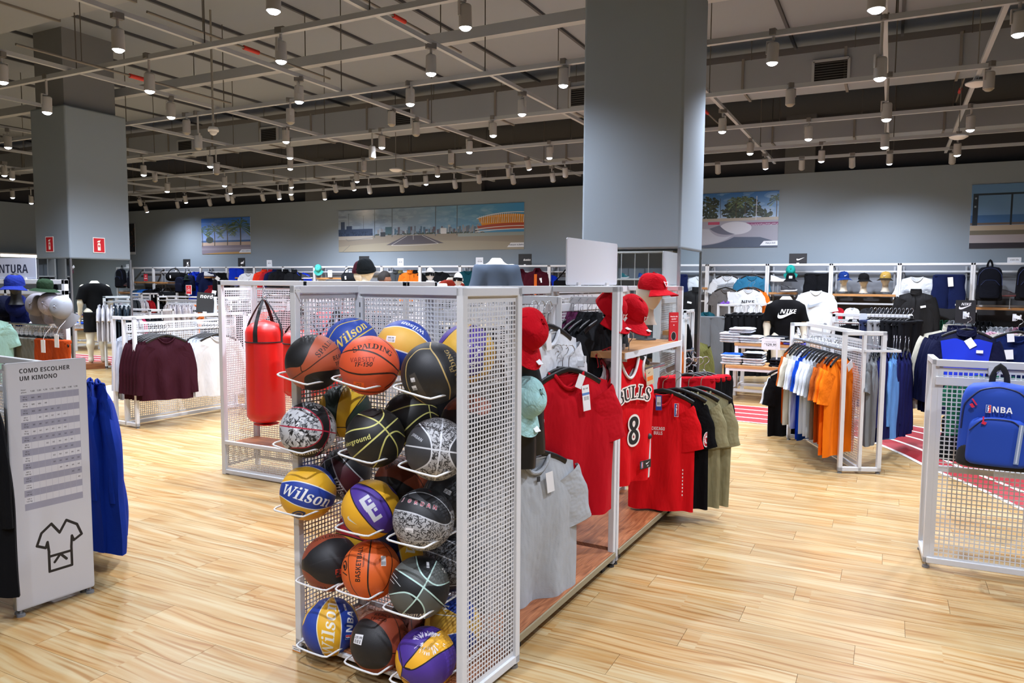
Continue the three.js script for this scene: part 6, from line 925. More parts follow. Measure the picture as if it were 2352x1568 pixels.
poster(778, 485, 1204, 572, 0, 'wide panoramic poster of a tennis court, city skyline and yellow stadium', 2048, 480, (g, W, H) => {
  const s = g.createLinearGradient(0, 0, W, 0); s.addColorStop(0, '#8fa0b4'); s.addColorStop(0.45, '#7f97ae'); s.addColorStop(0.8, '#5590bb'); s.addColorStop(1, '#3b8ac2'); g.fillStyle = s; g.fillRect(0, 0, W, H);
  cloudsOver(g, W * 0.85, H * 0.5, 90, 'rgba(205,213,222,0.10)'); cloudsOver(g, W * 0.4, H * 0.4, 16, 'rgba(70,85,105,0.16)');
  g.fillStyle = '#7f93aa'; g.beginPath(); g.moveTo(150, 300); g.lineTo(250, 250); g.lineTo(400, 255); g.lineTo(470, 300); g.fill();
  g.fillStyle = '#3c4c66'; g.fillRect(0, 218, 420, 84); g.fillRect(30, 130, 48, 100); g.fillRect(100, 180, 68, 50); g.fillStyle = '#2d3a50'; for (let i = 0; i < 60; i++) g.fillRect(rr(0, 410), rr(240, 290), rr(4, 14), rr(8, 30));
  for (let i = 0; i < 75; i++) { const x = 480 + i * 15 + rr(-6, 6), h = rr(22, 90); g.fillStyle = ['#5d6c7c', '#7c8a98', '#48687f', '#8a8a90', '#5a5560', '#9aa6b0'][Math.floor(rnd() * 6)]; g.fillRect(x, 292 - h, rr(12, 30), h); }
  g.fillStyle = '#3f5f6a'; g.fillRect(570, 205, 80, 88); g.fillStyle = '#3d4b44'; for (let i = 0; i < 110; i++) { g.beginPath(); g.ellipse(rr(430, 1650), rr(284, 300), rr(6, 16), rr(4, 9), 0, 0, 7); g.fill(); }
  g.fillStyle = '#8d867a'; g.fillRect(0, 298, W, H - 298); g.fillStyle = '#a9a59d'; g.fillRect(0, 298, 420, 40); g.fillStyle = '#9b9482'; g.beginPath(); g.moveTo(0, 420); g.quadraticCurveTo(W / 2, 330, W, 410); g.lineTo(W, H); g.lineTo(0, H); g.fill(); g.fillStyle = '#8f9b9b'; g.fillRect(1380, 300, 668, 34);
  g.fillStyle = '#55525a'; g.beginPath(); g.moveTo(800, 310); g.lineTo(1010, 308); g.lineTo(1230, 400); g.lineTo(580, 410); g.fill(); g.strokeStyle = '#c9c9ca'; g.lineWidth = 4; g.beginPath(); g.moveTo(820, 312); g.lineTo(640, 412); g.moveTo(990, 310); g.lineTo(1170, 402); g.moveTo(640, 414); g.quadraticCurveTo(900, 426, 1170, 402); g.moveTo(890, 306); g.lineTo(892, 355); g.stroke();
  g.fillStyle = '#33383f'; g.fillRect(512, 262, 58, 50); g.fillStyle = '#c9cdd2'; g.fillRect(1196, 236, 62, 62); g.fillStyle = '#d58f24'; g.beginPath(); g.moveTo(1590, 150); g.quadraticCurveTo(1800, 90, W, 120); g.lineTo(W, 210); g.quadraticCurveTo(1760, 200, 1630, 225); g.fill(); g.fillStyle = '#a84a34'; g.beginPath(); g.moveTo(1580, 230); g.quadraticCurveTo(1800, 195, W, 205); g.lineTo(W, 270); g.lineTo(1600, 262); g.fill();
  g.strokeStyle = '#d8dde2'; g.lineWidth = 5; for (let i = 0; i < 22; i++) { g.beginPath(); g.moveTo(1600 + i * 21, 200); g.lineTo(1606 + i * 21, 128 - Math.sin(i / 7) * 30); g.stroke(); } g.lineWidth = 8; g.beginPath(); g.moveTo(1575, 150); g.quadraticCurveTo(1780, 80, W, 96); g.moveTo(1560, 262); g.quadraticCurveTo(1800, 230, W, 236); g.moveTo(1560, 290); g.quadraticCurveTo(1800, 262, W, 268); g.stroke(); g.strokeStyle = '#7c6a4a'; g.lineWidth = 3; for (let i = 0; i < 30; i++) { g.beginPath(); g.moveTo(1600 + i * 15, 195); g.lineTo(1606 + i * 15, 140); g.stroke(); }
  g.strokeStyle = '#515d68'; g.lineWidth = 8; for (const x of [445, 650, 1140, 1372]) { g.beginPath(); g.moveTo(x, 0); g.lineTo(x - 2, 320); g.stroke(); } g.lineWidth = 4; for (const [x, y] of [[128, 40], [308, 70]]) { g.beginPath(); g.moveTo(x, 220); g.lineTo(x, y); g.moveTo(x - 10, y); g.lineTo(x + 10, y); g.stroke(); } g.lineWidth = 3; g.beginPath(); g.moveTo(90, 330); g.lineTo(120, 352); g.lineTo(420, 320); g.moveTo(50, 478); g.lineTo(140, 405); g.stroke();
  const l = g.createRadialGradient(340, 8, 4, 340, 8, 180); l.addColorStop(0, 'rgba(235,240,245,0.8)'); l.addColorStop(1, 'rgba(235,240,245,0)'); g.fillStyle = l; g.fillRect(120, 0, 460, 200); caption(g, W, H * 0.98, 'PARQUE OLÍMPICO', 165, 46);
});
poster(1612, 446, 1786, 567, 0, 'poster of a concrete skate bowl with palms and trees behind', 720, 512, (g, W, H) => {
  skyGrad(g, W, H * 0.5, '#2c64a4', '#9fb6cf'); cloudsOver(g, W, H * 0.45, 30, 'rgba(205,215,228,0.2)');
  const bush = (x, y, r, n) => { for (let i = 0; i < n; i++) { g.fillStyle = ['#26332c', '#33433a', '#1f2a26', '#3f4a3a'][i % 4]; const a = rnd() * 7, q = Math.sqrt(rnd()) * r; g.beginPath(); g.ellipse(x + Math.cos(a) * q * 1.35, y + Math.sin(a) * q * 0.85, rr(6, 18), rr(5, 13), 0, 0, 7); g.fill(); } };
  bush(60, 100, 80, 90); bush(70, 190, 70, 90); bush(400, 145, 120, 260); bush(300, 170, 80, 120); bush(600, 200, 50, 60); palm(g, 330, 240, 90, 80, '#46553f'); palm(g, 415, 240, 85, 80, '#46553f'); palm(g, 700, 240, 80, 80, '#33433a');
  g.fillStyle = '#a39a8e'; g.fillRect(0, 236, W, 40); g.fillStyle = '#8f8f9b'; g.fillRect(0, 262, W, H - 262); g.fillStyle = '#a7405c'; g.fillRect(70, 268, 110, 26); g.fillStyle = '#7a3d63'; g.fillRect(430, 282, W - 430, 26); g.fillStyle = '#b9bac4'; for (let i = 0; i < 30; i++) g.fillRect(440 + i * 10, 290 + rr(0, 10), 4, 12);
  g.fillStyle = '#b7b9c2'; g.beginPath(); g.ellipse(330, 330, 150, 60, 0, 0, 7); g.fill(); g.fillStyle = '#5d6070'; g.beginPath(); g.moveTo(85, 330); g.lineTo(180, 300); g.quadraticCurveTo(240, 370, 330, 385); g.quadraticCurveTo(180, 410, 85, 330); g.fill(); g.fillStyle = '#a6a9b3'; g.beginPath(); g.moveTo(0, 330); g.lineTo(80, 335); g.quadraticCurveTo(150, 440, 300, 400); g.quadraticCurveTo(200, 480, 0, 480); g.fill(); g.fillStyle = '#4b5566'; g.beginPath(); g.moveTo(0, 490); g.quadraticCurveTo(200, 480, 320, 412); g.lineTo(560, 418); g.quadraticCurveTo(640, 440, W, 470); g.lineTo(W, H); g.lineTo(0, H); g.fill();
  g.strokeStyle = '#b7bcc2'; g.lineWidth = 7; g.beginPath(); g.moveTo(520, 40); g.lineTo(518, 260); g.stroke(); g.strokeStyle = '#3f4a55'; g.lineWidth = 5; g.beginPath(); g.moveTo(182, 50); g.lineTo(188, 230); g.stroke(); caption(g, W, H, 'PRAÇA DUÓ', 160, 42);
});
poster(2233, 425, 2420, 568, 0, 'poster of a beach lookout frame over the sea, cut by the right edge', 600, 480, (g, W, H) => {
  skyGrad(g, W, H * 0.7, '#5b84b0', '#6f97c6'); g.fillStyle = '#3f6ea6'; g.fillRect(0, H * 0.48, W, H * 0.12); g.fillStyle = '#6b5f58'; g.fillRect(0, H * 0.6, W, 16); g.fillStyle = '#b3a795'; g.fillRect(0, H * 0.64, W, 40); g.fillStyle = '#6f6a5c'; g.fillRect(0, H * 0.72, W, 38); g.fillStyle = '#a49da0'; g.fillRect(0, H * 0.79, W, 60); g.fillStyle = '#2a2730'; g.fillRect(0, H * 0.92, W, 38);
  g.fillStyle = '#1f2c38'; g.fillRect(14, H * 0.14, 38, H * 0.5); g.fillRect(14, H * 0.14, W, 14); g.fillRect(285, H * 0.14, 14, H * 0.5); g.fillStyle = '#8b9aa6'; g.fillRect(26, H * 0.2, 14, 12); g.fillRect(24, H * 0.33, 14, 14);
});
poster(296, 514, 312, 584, 0, 'dark poster with warm lights, mostly hidden behind the left column', 128, 400, (g, W, H) => { g.fillStyle = '#191a20'; g.fillRect(0, 0, W, H); for (let i = 0; i < 60; i++) { g.fillStyle = ['#5a3d2c', '#8a5a3a', '#2c3340', '#3f4a5a'][i % 4]; g.fillRect(rr(0, W), rr(30, H * 0.85), rr(4, 14), rr(6, 24)); } g.fillStyle = '#c8ced6'; g.fillRect(0, H * 0.92, W, H * 0.08); });
// ---------------------------------------------------------------- wall rack bays
const ZB = -14.5, RT = onZ(1333, 608, ZB).y;
const PX = [304.8, 353, 406, 462, 521.6, 584.7, 651.5, 723, 797.5, 877.6, 965, 1057, 1158, 1261.5, 1370, 1490, 1624, 1762, 1908.5, 2065, 2234, 2420];
const PXX = PX.map((p) => onZ(p, 640, ZB).x);
const hasWhat = ['a small red sign, first beside the left column', 'an empty wooden shelf, second bay from the left column', 'navy backpacks and a blue shirt', 'a shoe on a short wooden shelf', 'blue shorts and a white jersey', 'orange-red jackets', 'black jackets and a sneaker', 'a white price sign on its wooden shelf', 'the beanie heads in front of it', 'a grey and an orange jacket', 'the sunglasses heads in front of it', 'teal tops behind the grey-blue mannequin', 'a maroon hoodie', 'a black strap bag beside the blank board', 'the central column in front, left half', 'the central column in front, right half', 'four printed t-shirts facing the aisle', 'sneakers and a long white t-shirt', 'three capped heads on a shelf', 'a black pullover and navy shorts', 'backpacks, at the right edge'];
const bayBack = M('#7c828a', 0.85), bayLow = M('#4a4a4c', 0.85);
for (let i = 0; i < PXX.length - 1; i++) {
  const a = PXX[i], b = PXX[i + 1], w = b - a, cx = (a + b) / 2, t = thing('wall_rack_bay', `white wall rack bay with ${hasWhat[i]}`, 'wall rack', V(cx, 0, ZB));
  mesh('post', [postG(0.034, RT, 0.045, -w / 2 + 0.018, RT / 2, 0)], WHITE, t); mesh('post', [postG(0.034, RT, 0.045, w / 2 - 0.018, RT / 2, 0)], WHITE, t);
  pieces('top_rail', [postG(w, 0.038, 0.045, 0, RT - 0.019, 0), postG(0.04, 0.04, 0.36, -w / 2 + 0.024, RT - 0.022, -0.19), postG(w, 0.03, 0.02, 0, RT - 0.14, -0.3)], WHITE, t);
  mesh('back_panel', [bx(w - 0.01, RT - 1.4, 0.02, 0, (RT + 1.4) / 2, -0.375)], bayBack, t);
  mesh('lower_panel', [bx(w - 0.01, 1.28, 0.024, 0, 0.76, -0.373)], bayLow, t);
  pieces('slotted_upright', [bx(0.03, RT - 0.1, 0.03, -w / 2 + 0.07, RT / 2, -0.34), bx(0.03, RT - 0.1, 0.03, w / 2 - 0.07, RT / 2, -0.34)], M('#9fa3a8', 0.5), t);
  pieces('rail', [bx(w - 0.06, 0.03, 0.02, 0, 1.28, -0.05), bx(w - 0.06, 0.03, 0.02, 0, 0.75, -0.33)], WHITE, t);
  const pl = mesh('plinth', [woodBox(w, 0.12, 0.4)], SHELF, t); pl.position.set(0, 0.06, -0.18);
}
const Wp = (px, py, dz = 0.05) => onZ(px, py, ZB + dz);
function wallShelf(xa, xb, y, label, d = 0.32) { const a = Wp(xa, y), b = Wp(xb, y), t = thing('wooden_shelf', label, 'shelf', V((a.x + b.x) / 2, a.y, ZB + 0.04 - d / 2)); mesh('board', [woodBox(b.x - a.x, 0.04, d)], SHELF, t); mesh('bracket', [bx(0.012, 0.05, d - 0.02, (b.x - a.x) / 2 - 0.03, -0.04, 0), bx(0.012, 0.05, d - 0.02, -(b.x - a.x) / 2 + 0.03, -0.04, 0)], WHITE, t); return t; }
wallShelf(307, 352, 648, 'wooden shelf with small red sign in the first wall bay'); wallShelf(355, 405, 649, 'nearly empty wooden shelf in the second wall bay'); wallShelf(464, 488, 637, 'short wooden shelf with a white shoe in the wall rack'); wallShelf(524, 550, 638, 'short wooden shelf below blue shorts in the wall rack'); wallShelf(726, 796, 639, 'wooden shelf with white price sign and teal cap in the wall rack');
wallShelf(1765, 1828, 673, 'wooden shelf carrying two sneakers in the right wall rack'); wallShelf(1912, 2057, 677, 'wooden shelf carrying three capped heads in the right wall rack'); wallShelf(2238, 2400, 708, 'wooden shelf under the black backpacks at the right edge'); wallShelf(1612, 1624, 662, 'end of a wooden shelf beside the central column');
const WG = (kind, m, px, py, label, o = {}) => garment(kind, m, Wp(px, py, o.dz ?? 0.0), o.turn ?? 0.35, label, o.group, { s: o.s ?? 1, g: o.g, mats: o.mats, sx: o.sx });
const royal = cloth('#0f2fb0'), navy2 = cloth('#121b3f'), blk = cloth('#101114'), blk2 = cloth('#16181b'), wht3 = cloth('#cfd3d6'), orr = cloth('#d8341f'), maroon = cloth('#3f0f1b'), teal = cloth('#0e3a44');
WG('tee', royal, 451, 624, 'royal blue shirt with a white tag in the wall rack', { g: { h: 0.85 } }); WG('tee', navy2, 474, 624, 'navy and blue shirt behind the short shelf in the wall rack', { g: { h: 0.85 } });
swingTag(WG('jersey', blk, 508, 626, 'black jersey with a white leaping mark beside the punch bag rack', { g: { h: 0.9 }, dz: 0.1 }), -0.08, -0.16, 0.05, 0.12, 0.1, TAGM, -0.6);
WG('shorts', royal, 543, 617, 'royal blue shorts with white tags hanging in the wall rack'); { const w = WG('tee', wht3, 570, 627, 'white jersey with a black curved mark in the wall rack', { dz: 0.1 }); mesh('print', [new THREE.PlaneGeometry(0.2, 0.2)], print(128, 128, (g) => { g.clearRect(0, 0, 128, 128); swoosh(g, 64, 70, 100, '#141414', -0.5); }, 0.8, { transparent: true }), w).position.set(0.02, -0.2, 0.05); }
for (const [x, m, l] of [[607, orr, 'bright orange-red jacket with white tag in the wall rack'], [622, cloth('#a3202a'), 'red jacket beside the orange-red one in the wall rack'], [632, navy2, 'dark navy jacket beside the red one in the wall rack'], [642, blk2, 'black jacket left of the white tag in the wall rack'], [656, blk, 'black jacket at the bay post in the wall rack']]) WG('jacket', m, x, 623, l, { turn: 0.9, dz: 0.02 });
WG('jacket', blk2, 676, 624, 'black jacket with two white tags in the wall rack', { dz: 0.05 }); WG('tee', royal, 690, 626, 'blue and white top behind the black jacket in the wall rack');
WG('jacket', cloth('#3b3f42'), 909, 625, 'dark grey jacket with a white tag in the wall rack', { dz: 0.05 }); WG('jacket', cloth('#6d6a4a'), 918, 625, 'olive jacket behind the dark grey one in the wall rack'); WG('jacket', cloth('#c8661d'), 942, 625, 'orange padded jacket in the wall rack', { dz: 0.05 }); WG('jacket', blk, 952, 625, 'black jacket behind the orange one in the wall rack');
WG('tee', blk, 1008, 624, 'black top between the sunglasses heads in the wall rack'); WG('tee', teal, 1074, 622, 'dark teal top behind the grey-blue mannequin in the wall rack'); WG('tee', blk2, 1128, 624, 'black top behind the grey-blue mannequin in the wall rack');
{ const h = WG('hoodie', maroon, 1234, 622, 'maroon zipped hoodie with an orange lining and white tag in the wall rack', { dz: 0.08 }); mesh('lining', [bx(0.06, 0.5, 0.01, -0.03, -0.32, 0.06)], cloth('#d86a2c'), h); swingTag(h, 0.08, -0.2, 0.05, 0.05, 0.1); WG('hoodie', maroon, 1196, 624, 'maroon garment with a strap left of the maroon hoodie in the wall rack'); WG('tee', royal, 1254, 630, 'blue top behind the maroon hoodie in the wall rack'); }
const bag = (px, py, m, label, w = 0.42) => { const p = Wp(px, py, 0.02), t = thing('sports_bag', label, 'bag', p, 0.2); mesh('body', [grid(28, 14, (u, v) => { const a = u * 2 * PI, e = v; const k = Math.pow(Math.max(0, 1 - (2 * e - 1) ** 6), 0.4); return [(e - 0.5) * w, 0.13 + 0.13 * k * Math.sin(a), 0.12 * k * Math.cos(a)]; })], m, t); mesh('strap', [tube([[-w * 0.35, 0.2, 0.08], [-w * 0.2, 0.33, 0.05], [0, 0.37, 0.02], [w * 0.2, 0.33, 0.05], [w * 0.35, 0.2, 0.08]], 0.012, 16, 6)], m, t); swingTag(t, -0.08, 0.13, 0.125, 0.04, 0.08); return t; };
bag(404, 646, blk, 'black sports bag with a white tag standing on the wooden wall shelf', 0.62); bag(806, 650, blk2, 'black bag beside the beanie heads at the wall', 0.5);
backpack(Wp(437, 668, 0.18), 0.3, 'navy and white backpack with a tag in the wall rack', cloth('#18203c'), blk, {}); backpack(Wp(415, 672, 0.16), 0.3, 'dark navy backpack left of the navy and white one', cloth('#12172a'), blk, {});
cap(cloth('#1f2a24'), Wp(431, 640, 0.2), [0.1, 0.5, 0], 'dark green cap above the navy and white backpack'); cap(cloth('#49b6ae'), Wp(731, 616, 0.1), [1.4, 0.5, 0], 'teal cap hanging at the top of the wall rack');
{ const p = Wp(1290, 648, 0.05), t = thing('strap_bag', 'black bag with a long diagonal strap beside the blank white board', 'bag', p, 0.2); mesh('body', [rbx(0.34, 0.2, 0.14, 0.05, 0, -0.06, 0)], blk, t); mesh('strap', [tube([[-0.15, 0, 0], [-0.02, 0.14, 0.02], [0.12, 0.3, 0.02], [0.16, 0.33, 0], [0.17, 0.28, 0], [0.15, 0.02, 0]], 0.014, 20, 6)], blk, t); }
const plainSole = M('#d6d8da', 0.6);
shoe(Wp(480, 634, 0.1), 1.9, 'white sneaker on the short wooden shelf of the wall rack', M('#c9ccd2', 0.7), plainSole); shoe(Wp(705, 640, 0.1), 1.9, 'black and white sneaker standing above the punch bag rack', M('#22262c', 0.7), plainSole);
// signs on the wall rack tops and shelves
function topSign(px0, px1, py0, draw, label, back, o = {}) { const a = Wp(px0, 608, 0), b = Wp(px1, 608, 0), t = Wp((px0 + px1) / 2, py0, 0), y = o.y ?? RT; sign(b.x - a.x, t.y - y, draw, V((a.x + b.x) / 2, y, ZB), 0, label, { back, feet: o.nofeet ? [] : [0], d: 0.008 }); }
const blkS = M('#17181b', 0.5), whtS = M('#ccd2da', 0.5);
topSign(421, 437, 595, print(100, 100, (g) => { g.fillStyle = '#17181b'; g.fillRect(0, 0, 100, 100); text(g, 'K', 66, 56, 50, '#eee', { rot: 0 }); g.fillRect; text(g, '—', 68, 82, 40, '#eee'); }), 'black sign with a white letter mark on the wall rack, left of the palm poster', blkS);
topSign(547, 563, 592, print(100, 100, (g) => { g.fillStyle = '#17181b'; g.fillRect(0, 0, 100, 100); g.fillStyle = '#e6e6e8'; g.beginPath(); g.moveTo(38, 66); g.quadraticCurveTo(46, 44, 68, 46); g.quadraticCurveTo(80, 44, 88, 26); g.quadraticCurveTo(88, 52, 76, 60); g.lineTo(82, 74); g.lineTo(70, 66); g.lineTo(50, 72); g.fill(); }), 'black sign with a white leaping cat on the wall rack below the palm poster', blkS);
const priceM = (s) => print(120, 120, (g, W, H) => { g.fillStyle = '#cfd5dd'; g.fillRect(0, 0, W, H); text(g, s, 60, 62, 26, '#2a2d33'); text(g, 'a partir de', 60, 38, 12, '#555'); });
topSign(613, 625, 597, priceM('99,99'), 'small white price sign on the wall rack right of the palm poster', whtS); topSign(913, 927, 593, priceM('159,99'), 'small white price sign on the wall rack below the stadium court', whtS); topSign(1093, 1110, 591, priceM('129,99'), 'small white price sign on the wall rack left of the mannequin neck', whtS); topSign(2313, 2345, 591, priceM('169,99'), 'white price sign on the wall rack at the right edge', whtS);
topSign(825, 848, 588, M('#15171a', 0.5), 'plain black sign on the wall rack behind the beanie head', blkS);
topSign(1191, 1221, 583, print(150, 110, (g, W, H) => { g.fillStyle = '#14171b'; g.fillRect(0, 0, W, H); text(g, 'asics', 108, 58, 26, '#f0f0f0', { style: 'italic bold' }); g.strokeStyle = '#f0f0f0'; g.lineWidth = 5; g.beginPath(); g.ellipse(68, 58, 9, 6, -0.8, 0.4, 6); g.stroke(); }), 'black sign with white lettering on the wall rack right of the grey-blue mannequin', blkS);
topSign(1812, 1853, 582, print(180, 120, (g, W, H) => { g.fillStyle = '#1c1d21'; g.fillRect(0, 0, W, H); swoosh(g, 118, 62, 84, '#f2f2f2'); }), 'black sign with a white tick mark on the right wall rack', blkS);
{ const p = Wp(335, 645, 0.05), q = Wp(758, 636, 0.1); sign(0.13, 0.2, print(100, 160, (g, W, H) => { g.fillStyle = '#c32638'; g.fillRect(0, 0, W, H); text(g, 'até', 50, 45, 30, '#fff'); text(g, '50%', 50, 100, 40, '#fff'); }), p, 0.2, 'small red discount sign on the first wooden wall shelf', { back: M('#c32638', 0.5) }); sign(0.12, 0.17, priceM('79,99'), q, 0.2, 'small white price sign standing on the wooden wall shelf', { back: whtS }); }
// right wall rack goods
const tag1 = (t) => swingTag(t, 0.06, -0.1, 0.05, 0.05, 0.11);
const tees = [['tee', wht3, 1670, 634, 'white t-shirt with grey streaks and yellow print, upper left in the right wall rack', 0.02, 1.1], ['tee', cloth('#2f6f90'), 1727, 634, 'teal blue t-shirt, upper right of the printed t-shirts', 0.02, 1.1], ['tee', cloth('#5f5c5a'), 1667, 664, 'taupe t-shirt with a purple tick print, lower left of the printed t-shirts', 0.3, 1.0], ['tee', cloth('#d86a1c'), 1729, 664, 'orange t-shirt behind the lettered white one', 0.2, 1.0], ['tee', wht3, 1719, 664, 'white t-shirt with black sports lettering, lower right of the printed t-shirts', 0.32, 1.0]];
const prints = [(g) => { g.strokeStyle = '#8f959b'; g.lineWidth = 14; for (let i = 0; i < 5; i++) { g.beginPath(); g.moveTo(10, 40 + i * 22); g.lineTo(170, 10 + i * 20); g.stroke(); } g.fillStyle = '#c79a45'; g.beginPath(); g.ellipse(130, 120, 34, 26, 0, 0, 7); g.fill(); }, (g) => { g.strokeStyle = '#7fd0b8'; g.lineWidth = 8; g.beginPath(); g.ellipse(100, 140, 70, 26, 0, 0, 7); g.stroke(); text(g, 'ACG', 100, 140, 40, '#a9dcc0'); }, (g) => { swoosh(g, 100, 90, 150, '#2a2a35'); for (let i = 0; i < 8; i++) { g.fillStyle = '#7a4fc0'; g.fillRect(50 + i * 13, 80 + rr(-14, 14), 14, 30); } }, null, (g) => { text(g, 'NIKE', 100, 84, 62, '#1d2326', { style: 'bold', sx: 0.95 }); g.strokeStyle = '#9aa0a3'; g.lineWidth = 4; g.beginPath(); g.ellipse(92, 134, 28, 11, 0, 0, 7); g.stroke(); }];
tees.forEach(([k, m, x, y, l, dz, s], i) => { const t = WG(k, m, x, y, l, { dz, s, turn: 0.12 }); if (prints[i]) mesh('print', [new THREE.PlaneGeometry(0.34, 0.32)], print(200, 190, (g) => { g.clearRect(0, 0, 200, 190); prints[i](g); }, 0.8, { transparent: true }), t).position.set(0, -0.26, 0.05); if (i === 2) tag1(t); hanger(Wp(x, y, dz).add(V(0, 0.01, 0)), 0.12, nth('black hanger in the right wall rack'), 'black hangers in the right wall rack'); });
{ const t = WG('bigtee', wht3, 1874, 668, 'long white t-shirt with a faint grey tick print in the right wall rack', { dz: 0.28, turn: 0.1, g: { h: 0.8, ph: 1 } }); mesh('print', [new THREE.PlaneGeometry(0.3, 0.14)], print(200, 90, (g) => { g.clearRect(0, 0, 200, 90); swoosh(g, 100, 45, 170, '#9aa3ad'); }, 0.8, { transparent: true }), t).position.set(0, -0.24, 0.05); }
WG('shorts', blk, 1877, 629, 'black shorts clipped above the long white t-shirt', { turn: 0.1, g: { h: 0.42 } });
shoe(Wp(1787, 647, 0.1), 1.75, 'pale grey sneaker raised on a clear stand in the right wall rack', M('#c4cad2', 0.7), plainSole, { stand: 0.2, lace: M('#dfe2e6', 0.8) }); shoe(Wp(1811, 669, 0.15), 1.75, 'black sneaker with a white tick and sole on the wooden shelf', M('#1b1c22', 0.6), plainSole);
cap(blk, Wp(1816, 640, 0.1), [0.2, 0.1, 0], 'black trucker cap with a teal crown panel in the right wall rack', { badge: M('#b7c2c6', 0.8) }); cap(cloth('#1f8f86'), Wp(1816, 621, 0.02), [1.3, 0.1, 0], 'teal cap hanging above the black trucker cap');
[[1937, 656, '#16306e', 'blue cap with a white mark on the left one of three display heads'], [1983, 660, '#121213', 'black cap on the middle one of three display heads'], [2033, 657, '#a88a45', 'mustard and black cap on the right one of three display heads']].forEach(([x, y, c, l], i) => { const p = Wp(x, y, -0.05); headDisplay(p, -0.1, `cream display head under the ${['blue', 'black', 'mustard'][i]} cap on the wall shelf`, { stand: 0.02 }); cap(cloth(c), p.clone().add(V(0, 0.14, 0.01)), [0.1, [0.35, 0.3, -0.1][i], 0], l, { s: 1.08, badge: i === 1 ? undefined : print(60, 40, (g) => { g.clearRect(0, 0, 60, 40); swoosh(g, 30, 20, 44, '#eee'); }, 0.8, { transparent: true }), brim: i === 2 ? cloth('#2a241a') : undefined }); });
{ const t = WG('tee', wht3, 2106, 636, 'white t-shirt with a grey smoky band, behind the black pullover', { turn: -0.05, s: 1.1 }); mesh('print', [new THREE.PlaneGeometry(0.42, 0.12)], print(200, 60, (g) => { g.clearRect(0, 0, 200, 60); for (let i = 0; i < 40; i++) { g.fillStyle = 'rgba(90,95,100,0.25)'; g.beginPath(); g.ellipse(rr(10, 190), rr(15, 45), rr(8, 22), rr(4, 10), 0, 0, 7); g.fill(); } }, 0.8, { transparent: true }), t).position.set(0, -0.22, 0.05); }
{ const t = WG('jacket', cloth('#1a1a1b', 0.6), 2104, 672, 'black high-necked pullover with a white leaping mark on the chest', { dz: 0.4, turn: -0.05, s: 1.15, g: { h: 0.72 } }); mesh('chest_mark', [bx(0.07, 0.03, 0.004, 0.1, -0.2, 0.062, 0, 0, 0.2)], TAGM, t); }
{ const t = WG('shorts', navy2, 2180, 632, 'navy shorts with a tag and a small white mark in the right wall rack', { dz: 0.1, turn: 0, g: { h: 0.5 }, s: 1.1 }); swingTag(t, 0.02, -0.1, 0.055, 0.07, 0.14); mesh('leg_mark', [bx(0.07, 0.025, 0.004, 0.13, -0.44, 0.05, 0, 0, 0.15)], TAGM, t); }
backpack(Wp(2270, 690, 0.1), 0, 'black backpack on the wall shelf near the right edge', cloth('#0e1018'), blk, {}).scale.setScalar(1.25); backpack(Wp(2362, 690, 0.1), 0, 'black backpack cut by the right edge', cloth('#0f1016'), blk, {}).scale.setScalar(1.25);
shoe(Wp(2320, 681, 0.12), 1.6, 'black and dark red sneaker on a clear stand at the right edge', M('#1d1214', 0.6), M('#5a2a2c', 0.7), { stand: 0.2 });
// rails of goods low in the right wall rack
row('tee', [[cloth('#1c4a35'), 'green t-shirt hanging low in the right wall rack', 3], [cloth('#8a9096'), 'grey t-shirt hanging low in the right wall rack', 5], [blk, 'black t-shirt hanging low in the right wall rack', 3]], Wp(2150, 735, 0.1), 1.2, V(0.075, 0, 0), 'tops hanging low in the right wall rack', { jit: 0.15, g: { ph: 1 } });
row('tee', [[cloth('#a9adb3'), 'pale striped t-shirt hanging low at the right edge', 6], [cloth('#c78fa6'), 'pink t-shirt hanging low at the right edge', 1], [navy2, 'navy t-shirt hanging low at the right edge', 3]], Wp(2258, 750, 0.15), 1.2, V(0.075, 0, 0), 'tops hanging low at the right edge', { jit: 0.15, g: { ph: 2 } });
row('tee', [[cloth('#b3222e'), 'red item hooked under the capped heads', 1], [wht3, 'white item hooked under the capped heads', 1], [cloth('#2a2c30'), 'dark item hooked under the capped heads', 2]], Wp(1922, 706, 0.1), 0.2, V(0.25, 0, 0), 'items hooked under the capped heads', { s: 0.42 });
row('tee', [[cloth('#2f6f90'), 'teal t-shirt hanging low behind the folded stacks', 2], [blk, 'black t-shirt hanging low behind the folded stacks', 2]], Wp(1752, 738, 0.1), 1.2, V(0.07, 0, 0), 'tops hanging low behind the folded stacks', { g: { ph: 1 } });
// small goods low in the left wall bays
row('tee', [[cloth('#b9b3a6'), 'beige top low in the first wall bay', 2], [cloth('#26415c'), 'blue top low in the first wall bay', 2], [cloth('#1f5aa8'), 'bright blue top low in the first wall bay', 2], [blk, 'black top low in the first wall bay', 2]], Wp(309, 664, 0.1), 1.0, V(0.12, 0, 0), 'tops low in the first wall bay', { g: { ph: 1 }, s: 0.9 });
bag(366, 690, blk, 'black bag lying under the second wooden wall shelf', 0.5); bag(388, 690, blk2, 'second black bag under the second wooden wall shelf', 0.5); bag(362, 718, blk, 'black cushion-like bag at floor level by the wall with a white tag', 0.9);
row('jersey', [[cloth('#7d1520'), 'dark red jersey behind the punch bag rack', 3]], Wp(492, 655, 0.05), 0.9, V(0.1, 0, 0), 'dark red jerseys in the wall rack', { g: { ph: 1, h: 0.6 } });
